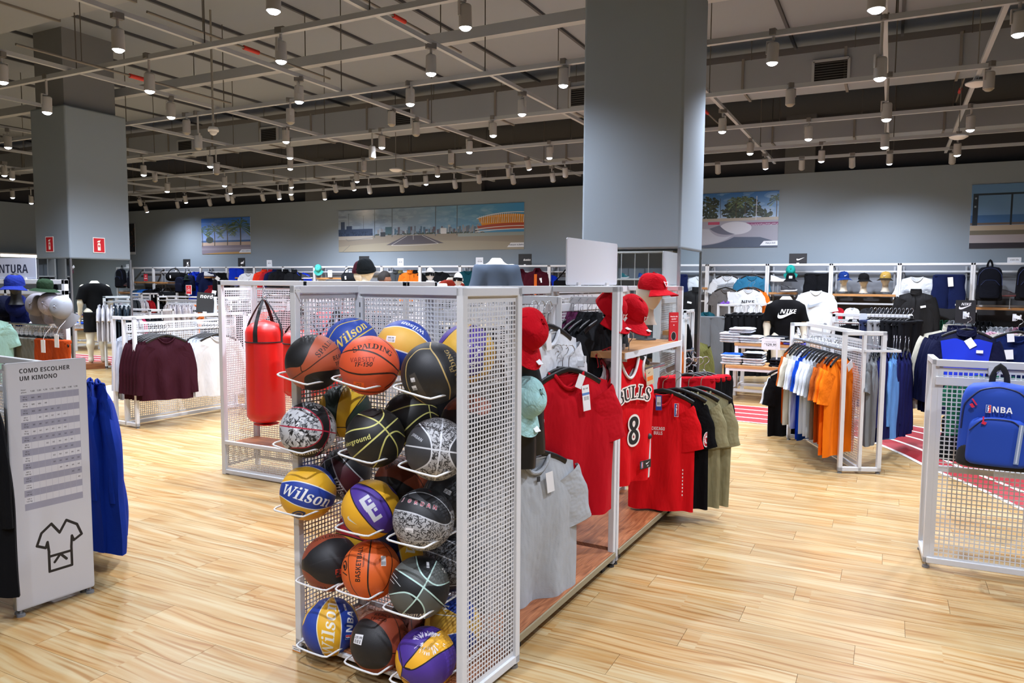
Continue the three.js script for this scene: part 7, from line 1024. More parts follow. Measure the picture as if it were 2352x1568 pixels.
// ---------------------------------------------------------------- running track printed on the floor
{
  const near = [[1500, 953], [1612, 959.5], [1775, 975], [1890, 990], [1987, 1010], [2065, 1040], [2138, 1076], [2250, 1123], [2352, 1172], [2460, 1225]].map(([x, y]) => flo(x, y));
  near.unshift(near[0].clone().add(V(-1.5, 0, -0.05)), near[0].clone().add(V(-3.5, 0, -0.1))); [near[0], near[1]] = [near[1], near[0]];
  const cv = new THREE.CatmullRomCurve3(near, false, 'catmullrom', 0.5), N = 80, P = cv.getPoints(N);
  const band = (d0, d1, y) => { const g = grid(N, 1, (u, v) => { const i = Math.round(u * N), p = P[i], q = P[Math.min(N, i + 1)], o = P[Math.max(0, i - 1)], t = q.clone().sub(o).normalize(), n = V(t.z, 0, -t.x), d = d0 + (d1 - d0) * v; return [p.x + n.x * d, y, p.z + n.z * d]; }, true); return g; };
  const t = thing('running_track', 'red running track with white lane lines curving across the wooden floor', 'running track'); t.userData.kind = 'structure';
  const red = M('#96242b', 0.5), wl = M('#dcdad6', 0.5);
  for (let i = 0; i < 4; i++) mesh('lane', [band(i * 0.29 + 0.02, i * 0.29 + 0.28, 0.0024)], red, t);
  for (let i = 0; i < 5; i++) mesh('lane_line', [band(i * 0.29 - 0.022, i * 0.29 + 0.022, 0.0036)], wl, t);
}
// ---------------------------------------------------------------- tiered table with folded clothes
{
  const a = flo(1663, 920), x0 = a.x, w = 1.35, tb = (nm, z0, h, d, label) => { const t = thing('display_table', label, 'table', V(x0, 0, z0), 0); const b = mesh('table_top', [woodBox(w, 0.035, d)], SHELF, t); b.position.set(w / 2, h - 0.018, -d / 2); for (const [x, z] of [[0.03, -0.03], [w - 0.03, -0.03], [0.03, -d + 0.03], [w - 0.03, -d + 0.03]]) mesh('leg', [postG(0.05, h - 0.035, 0.05, x, (h - 0.035) / 2, z)], WHITE, t); pieces('stretcher', [postG(w - 0.06, 0.04, 0.04, w / 2, 0.12, -d / 2), postG(0.04, 0.04, d - 0.06, 0.03, 0.12, -d / 2), postG(0.04, 0.04, d - 0.06, w - 0.03, 0.12, -d / 2), postG(w - 0.06, 0.04, 0.04, w / 2, h - 0.055, -0.03)], WHITE, t); return t; };
  tb('a', a.z, 0.5, 0.62, 'lower wooden table with white legs holding folded shirts'); tb('b', a.z - 0.64, 0.76, 0.6, 'taller wooden table behind the lower one, with stacks of white shirts');
  const wS = cloth('#cfd2d8'), bS = cloth('#1745ae'), gS = cloth('#9fa4a8'), dS = cloth('#14161b'), oS = cloth('#e2541a'), vS = cloth('#5a57b8'), nS = cloth('#1b2340');
  const stack = (px, py, tz, ty, list, grp, s = 1) => { const p0 = onZ(px, py, tz); list.forEach((e, i) => { const [m, l, f] = e; foldedShirt(m, V(p0.x + rr(-0.012, 0.012), ty + i * 0.036, tz - 0.0 + rr(-0.01, 0.01)), rr(-0.06, 0.06), list.filter((q) => q[1] === l).length > 1 ? l + ', ' + ORD[list.slice(0, i).filter((q) => q[1] === l).length] + ' from below' : l, list.filter((q) => q[1] === l).length > 1 ? grp : undefined, { s, fold: f }); }); };
  const zA = a.z - 0.25, zB = a.z - 0.88;
  const W = (l, n, m = wS, f) => Array.from({ length: n }, () => [m, l, f]);
  stack(1683, 836, zA, 0.5, [...W('white folded shirt under the blue one on the lower table', 3), [bS, 'blue and white folded shirt, left stack of the lower table', wS]], 'white shirts, left stack of the lower table', 1.05);
  stack(1733, 836, zA, 0.5, [...W('white folded shirt in the middle stack of the lower table', 3), ...W('grey folded shirt on the middle stack of the lower table', 2, gS, dS)], 'folded shirts, middle stack of the lower table', 1.05);
  stack(1796, 838, zA, 0.5, W('black folded shirt, right stack of the lower table', 3, dS), 'black shirts, right stack of the lower table', 1.1);
  stack(1681, 790, zB, 0.76, W('white folded shirt, left stack of the taller table', 4), 'white shirts, left stack of the taller table', 1.15);
  stack(1726, 790, zB + 0.03, 0.76, W('white folded shirt, middle stack of the taller table', 3), 'white shirts, middle stack of the taller table', 1.15);
  stack(1706, 770, zB - 0.02, 0.905, W('white folded shirt lying across the stacks of the taller table', 2), 'white shirts across the stacks', 1.25);
  stack(1782, 794, zB, 0.76, [[oS, 'orange folded shirt under the navy ones on the taller table'], [nS, 'navy folded shirt with white streaks on the taller table', wS], [dS, 'black folded shirt with white lettering, on top at the middle of the taller table', wS]], 'x', 1.15);
  stack(1826, 796, zB + 0.05, 0.76, [[vS, 'violet folded shirt at the right end of the taller table'], [dS, 'black folded shirt with a white print at the right end of the taller table', wS]], 'x', 1.15);
  const sp = onZ(1770, 803, a.z - 0.1); sign(0.24, 0.155, print(220, 140, (g, W, H) => { g.fillStyle = '#d3d6da'; g.fillRect(0, 0, W, H); text(g, 'camisetas a partir de', 110, 42, 13, '#555', { style: '' }); text(g, '129,99', 116, 78, 44, '#26282c'); text(g, 'R$', 40, 66, 16, '#333'); }), V(sp.x, sp.y, sp.z), 0.2, 'white price sign reading 129,99 in front of the folded stacks', {});
  const pst = thing('sign_post', 'thin white post carrying the price sign of the tables', 'sign post', V(sp.x + 0.08, 0.5, sp.z - 0.012)); mesh('pole', [bx(0.02, sp.y - 0.5 + 0.1, 0.012, 0, (sp.y - 0.5 + 0.1) / 2, 0)], WHITE, pst); mesh('base', [bx(0.1, 0.008, 0.1, 0, 0.004, 0)], WHITE, pst);
}
{ // tick-print mannequin behind the tables
  const p = flo(1806, 905); const q = dep(1806, 680, 11.7); const m = mannequin(V(q.x, q.y - 1.5 * 1.16, q.z), 0.3, 'headless mannequin in a black t-shirt with white brand lettering behind the tables', { top: blackTee }); m.scale.setScalar(1.16);
  const f = mesh('chest_print', [grid(14, 8, (u, v) => { const a = (u - 0.5) * 1.9; return [0.162 * Math.sin(a), 1.36 - v * 0.17, 0.028 + 0.128 * Math.cos(a) * (1 - 0.02 * v)]; })], print(320, 190, (g, W, H) => { g.clearRect(0, 0, W, H); text(g, 'NIKE', 165, 70, 92, '#eceff0', { style: 'italic bold', sx: 1.1 }); swoosh(g, 150, 118, 270, '#eceff0'); }, 0.8, { transparent: true }), m);
  const base = thing('plinth', 'white plinth under the black t-shirt mannequin', 'plinth', V(q.x, 0, q.z)); const ph = Math.max(0.05, q.y - 1.5 * 1.16); mesh('box', [bx(0.5, ph, 0.4, 0, ph / 2, 0)], WHITE, base); mesh('top_plate', [bx(0.52, 0.012, 0.42, 0, ph - 0.006, 0)], M('#bfc3c8', 0.4), base);
}
// ---------------------------------------------------------------- rack of black trousers and grey joggers by the column
{
  const a = flo(1646, 872), b = flo(1696, 873), r = lowRack(V((a.x + b.x) / 2, 0, a.z), -0.2, 1.3, 'low white open rack with black trousers near the central column', { h: 1.28, perf: false, w: 0.42 });
  const tr = cloth('#111214'); const q0 = dep(1688, 722, 12.1);
  row('pants', [[tr, 'black trousers hanging on the open rack near the central column', 7]], q0, 0.9, V(0.09, 0, -0.04), 'black trousers near the central column', { hanger: 'carrying the black trousers', g: { h: 1.0 }, jit: 0.15 });
  const j = garment('pants', cloth('#63676a'), dep(1632, 728, 11.6), 0.25, 'grey jogger trousers hanging left of the open rack by the column', undefined, { g: { h: 0.98, k: 1.15 } }); garment('tee', cloth('#12434d'), dep(1622, 716, 11.9), 0.9, 'dark teal top above the grey joggers by the column', undefined, { s: 0.7 });
  garment('long', cloth('#14161a'), dep(1668, 724, 12.6), 1.0, 'black sweatshirt between the joggers and the black trousers', undefined, {}); garment('long', cloth('#b02030'), dep(1676, 724, 12.7), 1.0, 'red and white sweatshirt between the joggers and the black trousers', undefined, {});
  const s = dep(1679, 692, 12); sign(0.1, 0.15, whtS, s, 0.1, 'small blank sign standing on the open rack near the column', { feet: [0] });
  garment('hoodie', cloth('#5f5f33'), dep(1590, 785, 6.6), 0.9, 'olive jacket partly hidden behind the column edge', undefined, { s: 0.8 });
}
// ---------------------------------------------------------------- turned rack of coloured t-shirts and blue sweatshirts
{
  const a = flo(1926, 1088), b = flo(2022, 1088), c = flo(1870, 1024), mid = a.clone().add(b).multiplyScalar(0.5), turn = Math.atan2(-(c.x - mid.x), -(c.z - mid.z));
  const len = 1.4, r = lowRack(mid, turn, len, 'low white perforated rack turned to the aisle, with rainbow of t-shirts on its left side', { h: 1.225, w: 0.36, pitch: 0.022 });
  const ax = V(Math.cos(turn), 0, -Math.sin(turn)), az = V(Math.sin(turn), 0, Math.cos(turn));
  const at = (x, y, z) => mid.clone().addScaledVector(ax, x).addScaledVector(az, z).setY(y);
  const rb = thing('hanging_rail', 'chrome rail along the left side of the turned rack', 'hanging rail', at(-0.15, 1.06, -len / 2), turn); mesh('tube', [cyl(0.012, 0.012, len - 0.1, 10, 0, 0, 0, PI / 2)], STEEL, rb); mesh('arm', [bx(0.15, 0.02, 0.012, 0.075, 0, 0.6), bx(0.15, 0.02, 0.012, 0.075, 0, -0.6)], WHITE, rb);
  const rb2 = thing('hanging_rail', 'chrome rail along the right side of the turned rack', 'hanging rail', at(0.3, 1.06, -len / 2), turn); mesh('tube', [cyl(0.012, 0.012, len - 0.1, 10, 0, 0, 0, PI / 2)], STEEL, rb2); mesh('arm', [bx(0.3, 0.02, 0.012, -0.15, 0, 0.7), bx(0.3, 0.02, 0.012, -0.15, 0, -0.7)], WHITE, rb2);
  const og = cloth('#e0700f'), tn = cloth('#a9541c'), bl = cloth('#0d3fa8'), w2 = cloth('#c5c9cf'), g2 = cloth('#7f8486'), cr = cloth('#b9b3a2');
  const list = [[og, 'bright orange t-shirt with a white tag, nearest on the turned rack'], [og, 'second bright orange t-shirt on the turned rack'], [tn, 'rust t-shirt behind the orange ones on the turned rack', 2], [g2, 'grey t-shirt between the rust and white ones on the turned rack', 1], [w2, 'white t-shirt in the middle of the turned rack', 3], [bl, 'royal blue t-shirt on the turned rack', 2], [w2, 'white t-shirt left of the royal blue ones on the turned rack', 2], [cr, 'cream t-shirt near the far end of the turned rack', 1], [tn, 'long rust t-shirt near the far end of the turned rack', 2]];
  let z = -0.22; let n = 0; const total = list.reduce((s, e) => s + (e[2] ?? 1), 0);
  for (const [m, l, k = 1] of list) for (let i = 0; i < k; i++, n++) { const p = at(-0.15 + rr(-0.01, 0.01), 0.97, -0.12 - n * (len - 0.2) / (total - 1)); const s = garment('bigtee', m, p, turn + 0.78 + rr(-0.04, 0.04), k > 1 ? nth(l) : l, k > 1 ? 'turned rack: ' + l : undefined, { roll: rr(-0.03, 0.03), g: { ph: 1, w: 0.56, h: [og, bl].includes(m) ? 0.82 : 0.74, sw: 0.25 } }); hanger(p.clone().add(V(0, 0.012, 0)), turn + 0.78, nth('black hanger on the left rail of the turned rack'), 'black hangers on the left rail of the turned rack'); if (n === 0) swingTag(s, 0.06, -0.05, 0.05, 0.09, 0.07, TAGM, 0.5); if (n === total - 1) mesh('swing_tag', [bx(0.09, 0.1, 0.004, -0.05, -0.22, 0.05, 0, 0, -0.5)], BLACKP, s); }
  const nav = cloth('#171b4d'), sky = cloth('#5d8fc9'), gm = cloth('#707476');
  const l2 = [[gm, 'grey marl top nearest on the right side of the turned rack', 2], [nav, 'navy sweatshirt behind the grey tops on the turned rack', 2], [sky, 'sky blue sweatshirt on the right side of the turned rack', 2], [nav, 'navy sweatshirt at the right end of the turned rack', 3]];
  const pts = [[1992, 812], [2002, 812], [2014, 806], [2024, 806], [2040, 808], [2046, 808], [2054, 808], [2066, 808], [2074, 810]]; n = 0;
  for (const [m, l, k] of l2) for (let i = 0; i < k; i++, n++) { const f = 6.55 + n * 0.09; const p = dep(pts[n][0] + 12, pts[n][1], f); garment(m === gm ? 'tee' : 'long', m, p, turn + 1.05, nth(l), 'turned rack: ' + l, { s: 1.06, g: { ph: n, h: 0.74, w: 0.54, th: 0.045 } }); hanger(p.clone().add(V(0, 0.01, 0)), turn + 1.05, nth('black hanger on the right side of the turned rack'), 'black hangers on the right side of the turned rack'); }
  // black lettered tee at the left end with white ones behind it
  const bt = dep(1806, 852, 7.9); const t = garment('bigtee', blackC, bt, 0.7, 'black t-shirt with a tall white lettered print, left end of the turned rack', undefined, { sx: 0.72, g: { ph: 2, w: 0.58, h: 0.8, sw: 0.26 } });
  mesh('print', [new THREE.PlaneGeometry(0.13, 0.34)], print(130, 340, (g, W, H) => { g.clearRect(0, 0, W, H); g.strokeStyle = '#e4e6e6'; g.lineWidth = 7; g.strokeRect(22, 60, 86, 250); text(g, 'OAKLAND', 66, 186, 52, '#e4e6e6', { rot: PI / 2, sx: 0.9, font: 'serif' }); }, 0.8, { transparent: true }), t).position.set(0.06, -0.34, 0.055);
  hanger(bt.clone().add(V(0, 0.012, 0)), 0.45, 'black hanger of the tall-print black t-shirt');
  row('bigtee', [[w2, 'white t-shirt behind the tall-print black one', 2], [cr, 'cream t-shirt behind the tall-print black one', 2]], dep(1820, 850, 8.05), 0.7, V(0.05, 0, -0.07), 'pale t-shirts behind the tall-print black one', { hanger: 'behind the tall-print black t-shirt', g: { ph: 1, h: 0.78 } });
  hangArm(bt.clone().add(V(0.1, 0.15, -0.35)), 0.3, 0.45, 'white arm carrying the tall-print black t-shirt', undefined, 'rod', STEEL);
}
// ---------------------------------------------------------------- rack of black trousers in the right middle distance
{
  const z = -9.6, a = onZ(1915, 712, z), b = onZ(2097, 713, z), h = 1.28;
  lowRack(V(b.x, 0, z), PI / 2, b.x - a.x, 'low white perforated rack with black trousers below the capped heads', { h, pitch: 0.022, w: 0.46 });
  const rl = thing('hanging_rail', 'chrome rail with trousers below the capped heads', 'hanging rail', V((a.x + b.x) / 2, h - 0.1, z + 0.26)); mesh('tube', [cyl(0.012, 0.012, b.x - a.x - 0.05, 10, 0, 0, 0, 0, 0, PI / 2)], STEEL, rl); mesh('arm', [bx(0.012, 0.02, 0.26, 0.4, 0, -0.13), bx(0.012, 0.02, 0.26, -0.4, 0, -0.13)], WHITE, rl);
  const q = onZ(2000, 736, z + 0.26); const st = (onZ(2092, 736, z + 0.26).x - q.x) / 10;
  row('pants', [[cloth('#2a3350'), 'dark blue trousers below the capped heads', 2], [cloth('#8c8f92'), 'grey trousers below the capped heads', 3], [cloth('#15161a'), 'black trousers below the capped heads', 6]], q, 1.05, V(st, 0, 0), 'trousers below the capped heads', { hanger: 'carrying the trousers below the capped heads', jit: 0.15, g: { h: 0.98 } });
  garment('hoodie', cloth('#0f1013'), dep(1962, 745, 8.7), 0.3, 'black hoodie with a small white label hanging in front of the trousers', undefined, { s: 0.95 });
  const s = dep(1982, 752, 8.4); sign(0.085, 0.21, whtS, V(s.x, s.y - 0.05, s.z), 0.3, 'narrow blank white sign beside the black hoodie', { r: 0.02, feet: [] });
  hangArm(dep(1962, 728, 8.95), 0.3, 0.3, 'white arm carrying the black hoodie with the white label', undefined);
}
// ---------------------------------------------------------------- low rack with the blue backpack, right foreground
{
  const a = flo(2126, 1303), b = flo(2110, 1260), turn = Math.atan2(-(b.x - a.x), -(b.z - a.z)) * 0.6, h = 1.205, len = 1.2, d = a.distanceTo(b);
  const t = thing('display_rack', 'low white perforated rack carrying a blue backpack, cut by the right edge', 'clothes rack', a, turn);
  mesh('end_frame', frameG(d, h, 0.034, 'z', 0.03).map((g) => g.translate(0, 0, -d / 2)), WHITE, t);
  mesh('end_frame', frameG(d, h, 0.034, 'z', 0.03).map((g) => g.translate(len, 0, -d / 2)), WHITE, t);
  pieces('front_bar', [postG(len, 0.04, 0.03, len / 2, h - 0.02, 0), postG(len, 0.035, 0.03, len / 2, 0.05, 0), postG(len, 0.05, 0.012, len / 2, h - 0.12, 0.008), postG(len, 0.035, 0.012, len / 2, h - 0.62, -0.008)], WHITE, t);
  mesh('perforated_panel', [put(perf(len - 0.03, h - 0.1, 0.0245, 0.006).clone(), 0.015, 0.055, 0)], WHITE, t);
  for (const [x, z] of [[0, -0.01], [0, -d + 0.01], [len, -0.01], [len, -d + 0.01]]) knob(t, x, z);
  const ax = V(Math.cos(turn), 0, -Math.sin(turn)), az = V(Math.sin(turn), 0, Math.cos(turn));
  const pl = (px, py, z) => { const r = ray(px, py), p0 = a.clone().addScaledVector(az, z); return eye.clone().addScaledVector(r, p0.sub(eye).dot(az) / r.dot(az)); };
  const hk = pl(2283, 852, 0.02), hook = thing('display_hook', 'white hook holding the blue backpack', 'hook', hk, turn); mesh('wire', [tube([[0, 0, -0.01], [0, 0, 0.1], [0, 0.012, 0.13]], 0.005, 12, 6)], WHITE, hook); mesh('plate', [bx(0.05, 0.05, 0.006, 0, 0, -0.006)], WHITE, hook);
  const bp = pl(2285, 1072, 0.16), top = pl(2285, 860, 0.1);
  const royalP = M('#0b3fa6', 0.7), B = backpack(bp, turn - 0.12, 'royal blue backpack with white league lettering and black base', royalP, M('#0c0d10', 0.7), {}); B.scale.set(1.22, 1.02, 1.1);
  const pr = mesh('lettering', [new THREE.PlaneGeometry(0.11, 0.05)], print(220, 100, (g, W, H) => { g.clearRect(0, 0, W, H); shield(g, 34, 50, 38, 80); text(g, 'NBA', 132, 52, 84, '#e9ecf0', { sx: 0.85 }); }, 0.7, { transparent: true }), B); pr.position.set(0.0, 0.315, 0.082); pr.rotation.x = -0.12;
  const st = mesh('reflective_strip', [bx(0.018, 0.2, 0.003, 0.075, 0.15, 0.115, -0.03, 0, -0.07)], print(24, 260, (g, W, H) => { g.fillStyle = '#7f93b3'; g.fillRect(0, 0, W, H); for (let i = 0; i < 14; i++) text(g, 'NBA', 12, 10 + i * 18, 9, '#e3e8f0', { rot: -PI / 2 }); }), B);
  mesh('zip_pull', [bx(0.006, 0.035, 0.006, -0.09, 0.345, 0.075, 0, 0, 0.5), bx(0.012, 0.02, 0.006, -0.098, 0.325, 0.078, 0, 0, 0.5)], M('#d3264a', 0.5), B); mesh('zip_pull', [bx(0.006, 0.03, 0.006, -0.055, 0.262, 0.108), bx(0.016, 0.014, 0.006, -0.052, 0.245, 0.11, 0, 0, -0.4)], M('#d3264a', 0.5), B);
  // goods on the far side, seen through the panel
  row('tee', [[cloth('#1f5a44'), 'green patterned t-shirt behind the perforated backpack rack', 4], [cloth('#c9cdd2'), 'white t-shirt behind the perforated backpack rack', 2]], pl(2232, 862, -0.55), 0.5, ax.clone().multiplyScalar(0.09), 'tops behind the backpack rack', { s: 0.62, g: { h: 0.6, ph: 1 }, jit: 0.2 });
  const bk = cloth('#15171b');
  row('shorts', [[bk, 'black shorts behind the perforated backpack rack', 5]], pl(2225, 960, -0.6), 0.4, ax.clone().multiplyScalar(0.12), 'black shorts behind the backpack rack', { s: 0.75, g: { h: 0.36 } });
}
// ---------------------------------------------------------------- jackets facing the aisle at the right edge
{
  const p = dep(2220, 765, 7.0); const navyJ = cloth('#0f1330', 0.6), blue = M('#0a2fc0', 0.45);
  const j = garment('jacket', navyJ, p, -0.05, 'navy and bright blue zipped windbreaker with a white mark, at the right edge', undefined, { s: 1.1, g: { h: 0.72, w: 0.56, ph: 1 } });
  const yoke = mesh('chest_panel', [grid(16, 14, (u, v) => { const s = 2 * u - 1, hw = 0.19 - 0.05 * v, y = -0.02 - 0.05 * (1 - v) * Math.abs(s) - (Math.abs(s) < 0.42 ? 0.05 * (1 - v) * (1 - Math.abs(s) / 0.42) : 0) - v * 0.42; return [s * hw, y, 0.052 + 0.012 * (1 - s * s) + 0.008 * Math.sin(s * 4 + v * 5) * v]; })], blue, j);
  mesh('chest_mark', [bx(0.05, 0.025, 0.003, 0.1, -0.15, 0.068)], TAGM, j); swingTag(j, 0.03, -0.08, 0.07, 0.06, 0.08, TAGM, 0.6);
  hanger(p.clone().add(V(0, 0.015, 0)), -0.05, 'black hanger of the blue windbreaker');
  hangArm(p.clone().add(V(0, 0.17, -0.3)), 0, 0.4, 'white arm carrying the blue windbreaker', undefined);
  row('jacket', [[navyJ, 'navy windbreaker behind the blue one at the right edge', 2], [cloth('#b9b6a6'), 'cream jacket behind the windbreakers at the right edge', 1]], p.clone().add(V(-0.035, 0.0, -0.08)), -0.1, V(-0.035, 0.004, -0.07), 'jackets behind the blue windbreaker', { s: 1.1, g: { h: 0.72, w: 0.56, ph: 1 } });
  const q = dep(2338, 770, 7.1); const k = garment('long', cloth('#101d4a'), q, -0.1, 'navy sweatshirt with two white tags at the right edge', undefined, { s: 1.15, g: { h: 0.72, ph: 2, w: 0.58 } }); swingTag(k, -0.05, -0.02, 0.05, 0.05, 0.07); swingTag(k, -0.06, -0.16, 0.06, 0.07, 0.08);
  row('long', [[cloth('#b9b2a8'), 'cream sweatshirt behind the navy one at the right edge', 1], [cloth('#c79aac'), 'pale pink sweatshirt behind the navy one at the right edge', 1]], q.clone().add(V(-0.06, 0.01, -0.08)), -0.1, V(-0.06, 0.008, -0.07), 'x', { s: 1.15, g: { h: 0.72, ph: 2, w: 0.58 } });
  hanger(q.clone().add(V(0, 0.015, 0)), -0.1, 'black hanger of the navy sweatshirt'); hangArm(q.clone().add(V(0, 0.17, -0.3)), 0, 0.4, 'white arm carrying the navy sweatshirt', undefined);
  const rp = V(p.x + 0.45, 0, p.z - 0.35); lowRack(V(rp.x + 2.1, 0, rp.z), PI / 2, 2.0, 'low white rack carrying the windbreakers at the right edge', { h: 1.28, pitch: 0.025 });
  const s = onZ(2216, 742, -9.4); sign(0.19, 0.25, print(190, 250, (g, W, H) => { g.fillStyle = '#1d1e22'; g.fillRect(0, 0, W, H); text(g, 'NIKE', 96, 42, 40, '#f0f0f0', { style: 'italic bold' }); swoosh(g, 92, 74, 120, '#f0f0f0'); }), s, 0, 'black sign with white tick and lettering above the windbreaker', { back: blkS });
  const ps = thing('sign_post', 'thin post holding the black tick sign', 'sign post', V(s.x, 0, s.z - 0.012)); mesh('pole', [bx(0.02, s.y + 0.02, 0.012, 0, (s.y + 0.02) / 2, 0)], M('#8d8f92', 0.5), ps); mesh('base', [bx(0.3, 0.02, 0.3, 0, 0.01, 0)], M('#8d8f92', 0.5), ps);
}
// ---------------------------------------------------------------- things under the ceiling
{
  const dome = (px, py, f, label) => { const p = dep(px, py, f), t = thing('access_point', label, 'ceiling device', p); mesh('shell', [lathe([[0.0001, -0.035], [0.06, -0.03], [0.105, -0.005], [0.11, 0.01], [0.06, 0.03], [0.0001, 0.032]], 28)], M('#cfd0d0', 0.5), t); mesh('rod', [cyl(0.006, 0.006, TOP - p.y - 0.04, 6, 0, (TOP - p.y - 0.04) / 2 + 0.03, 0)], M('#77756f', 0.6), t); };
  dome(2202, 314, 9.2, 'white dome device hanging between spotlights at the right'); dome(2244, 192, 7.6, 'grey round device under the rail at the far right'); dome(909, 390, 12.4, 'white dome device hanging left of the central column');
  const p = dep(490, 302, 8.6), c = thing('security_camera', 'white dome security camera on a rod, in front of the duct', 'camera', p); mesh('housing', [lathe([[0.0001, 0.05], [0.05, 0.05], [0.062, 0.02], [0.058, 0], [0.0001, 0]], 24)], M('#d7d7d6', 0.5), c); mesh('dome', [put(new THREE.SphereGeometry(0.045, 20, 12), 0, 0, 0)], M('#c9c9c8', 0.2), c); mesh('rod', [cyl(0.012, 0.012, TOP - p.y - 0.09, 8, 0, (TOP - p.y - 0.09) / 2 + 0.05, 0)], M('#8a8882', 0.6), c);
  for (const [x, y, f, l, r] of [[318, 179, 7.6, 'left one of the red pipe markers under the ceiling', 0.3], [577, 115, 7.6, 'middle red pipe marker under the ceiling', 0.3], [917, 43, 7.4, 'red pipe marker near the top edge of the view', 0.3], [2205, 208, 10.2, 'red pipe section beside the dark gap at the right', 0.1], [1622, 257, 10.4, 'red pipe section beside the central column', 0.1]]) { const q = dep(x, y, f), t = thing('pipe_marker', l, 'pipe marker', q); mesh('sleeve', [cyl(0.022, 0.022, 0.2, 12, 0, 0, 0, PI / 2 - 0.0)], M('#b5281c', 0.6), t); mesh('pipe', [cyl(0.012, 0.012, 2.4, 8, 0, 0, 0, PI / 2)], M('#6d6963', 0.7), t); mesh('hanger_rod', [cyl(0.005, 0.005, TOP - q.y - 0.05, 5, 0, (TOP - q.y - 0.05) / 2, 0.6)], M('#55524d', 0.7), t); }
}
// ---------------------------------------------------------------- lit shelf strips on the left wall, rack below
{
  const x = XL + 0.35; const lm = new THREE.MeshStandardMaterial({ color: '#ffffff', emissive: '#fff6e8', emissiveIntensity: 2.2 });
  const a = onX(2, 586, x), b = onX(90, 586, x), t = thing('light_strip', 'glowing white light strip along the shelf on the far left wall', 'light strip', V(x, a.y, (a.z + b.z) / 2)); const L = Math.abs(b.z - a.z);
  mesh('lamp', [bx(0.05, 0.07, L * 0.48, 0, 0, L * 0.26)], lm, t); mesh('lamp', [bx(0.05, 0.07, L * 0.48, 0, 0, -L * 0.26)], lm, t); mesh('housing', [bx(0.3, 0.03, L + 0.2, -0.12, 0.055, 0)], WHITE, t);
  RectAreaLightUniformsLib.init(); const l = new THREE.RectAreaLight('#fff6e8', 2.2, L, 0.07); l.position.set(x + 0.04, a.y, t.position.z); l.lookAt(x + 3, a.y - 1, t.position.z); scene.add(l);
  const r = thing('wall_rack_bay', 'white wall rack below the light strip on the far left wall', 'wall rack', V(XL + 0.02, 0, t.position.z)); mesh('frame', [postG(0.4, 0.04, L + 0.6, 0.2, 1.95, 0), postG(0.4, 1.95, 0.045, 0.2, 0.98, -L / 2 - 0.3), postG(0.4, 1.95, 0.045, 0.2, 0.98, L / 2 + 0.3), postG(0.4, 0.04, L + 0.6, 0.2, 1.2, 0)], WHITE, r); mesh('back_panel', [bx(0.02, 1.9, L + 0.6, 0.02, 0.97, 0)], bayBack, r);
}
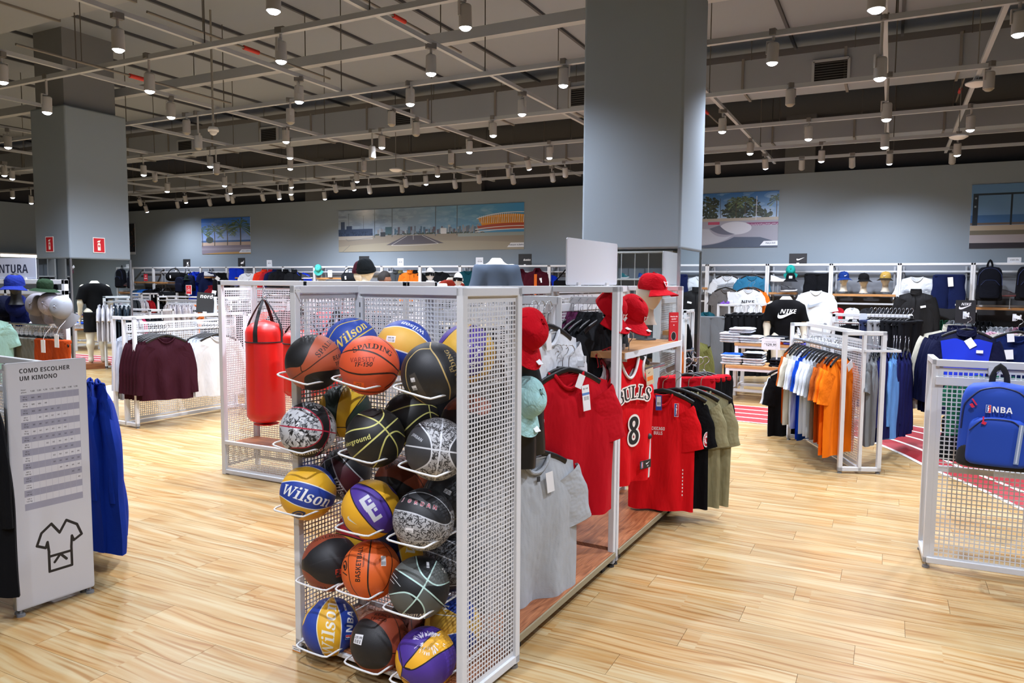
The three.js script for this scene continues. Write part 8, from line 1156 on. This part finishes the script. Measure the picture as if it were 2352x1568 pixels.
// ---------------------------------------------------------------- wall units behind the camera and on the left wall, seen in the columns' mirrors
{
  const unit = (x, z, turn, label, fill) => {
    const t = thing('wall_rack_bay', label, 'wall rack', V(x, 0, z), turn), w = 1.3, h = 2.3;
    pieces('post', [postG(0.045, h, 0.36, -w / 2, h / 2, 0), postG(0.045, h, 0.36, w / 2, h / 2, 0)], WHITE, t); pieces('shelf', [0.3, 0.8, 1.25, 1.7, 2.28].map((y) => postG(w, 0.035, 0.36, 0, y, 0)), WHITE, t); mesh('back_panel', [bx(w, h, 0.02, 0, h / 2, -0.18)], bayBack, t); pieces('mesh_wire', [-0.45, -0.15, 0.15, 0.45].map((q) => bx(0.012, h, 0.012, q, h / 2, 0.16)), WHITE, t);
    fill(t);
  };
  const sh = (x, y, z, turn, c, l) => shoe(V(x, y + 0.02, z), turn, l, M(c, 0.7), plainSole);
  for (const [i, x] of [-6.1, -4.75].entries()) unit(x, 4.3, PI, `white shoe shelf behind the camera, ${i ? 'right' : 'left'} one in the column's mirror`, () => { [['#1c6f78', -0.4], ['#2456a8', 0], ['#c3c7cc', 0.38]].forEach(([c, dx], k) => { sh(x + dx, 1.7, 4.25, 2.2, c, `${['teal', 'blue', 'pale'][k]} sneaker on the upper ${i ? 'right' : 'left'} mirror-seen shelf`); sh(x + dx, 1.25, 4.25, 2.2, ['#22262c', '#c3c7cc', '#8a2a2a'][k], `${['black', 'white', 'red'][k]} sneaker on the lower ${i ? 'right' : 'left'} mirror-seen shelf`); }); });
  for (const [i, z] of [-1.2, 0.4, 2.0].entries()) unit(XL + 0.25, z, PI / 2, `white wall unit on the far left wall, ${ORD[i]} one, seen in the left column's mirror`, () => { garment('jacket', royal, V(XL + 0.5, 1.62, z - 0.2), PI / 2, `royal blue jacket on the ${ORD[i]} wall unit of the far left wall`); garment('jacket', blk, V(XL + 0.5, 1.62, z + 0.35), PI / 2, `black jacket on the ${ORD[i]} wall unit of the far left wall`); });
}
// ---------------------------------------------------------------- pieces that belong to a part go one level deeper
scene.updateMatrixWorld(true);
const NEST = [['collar', 'torso'], ['zip', 'torso'], ['armhole_trim', 'torso'], ['lettering', 'torso'], ['number_print', 'torso'], ['chest_print', 'torso'], ['neck_print', 'torso'], ['hem_print', 'torso'], ['hem_tag', 'torso'], ['price_tag', 'torso'], ['security_tag', 'torso'], ['chest_mark', 'torso'], ['lining', 'torso'], ['sleeve_patch', 'sleeve'], ['print', 'torso'], ['hood', 'torso'], ['lens', 'housing'], ['button', 'crown'], ['seam', 'crown'], ['badge', 'crown'], ['sticker', 'brim'], ['cuff', 'crown'], ['laces', 'upper'], ['sunglasses', 'head'], ['ear', 'head'], ['hair', 'head'], ['seam_band', 'body'], ['zip', 'body'], ['zip_pull', 'front_pocket'], ['reflective_strip', 'front_pocket'], ['lettering', 'body'], ['picture', 'panel'], ['print', 'board'], ['printed_face', 'board'], ['slots', 'slotted_upright'], ['deck_edge', 'deck'], ['neckband', 'body'], ['clip', 'arms'], ['shorts_print', 'shorts'], ['chest_print', 'shirt'], ['edge_strip', 'board']];
for (const t of scene.children) {
  if (t.isMesh || t.isLight || !t.userData?.label) continue;
  for (const [c, p] of NEST) { const host = t.children.find((o) => o.name === p); if (host) for (const k of t.children.filter((o) => o.name === c)) host.attach(k); }
}
renderer.render(scene, camera);
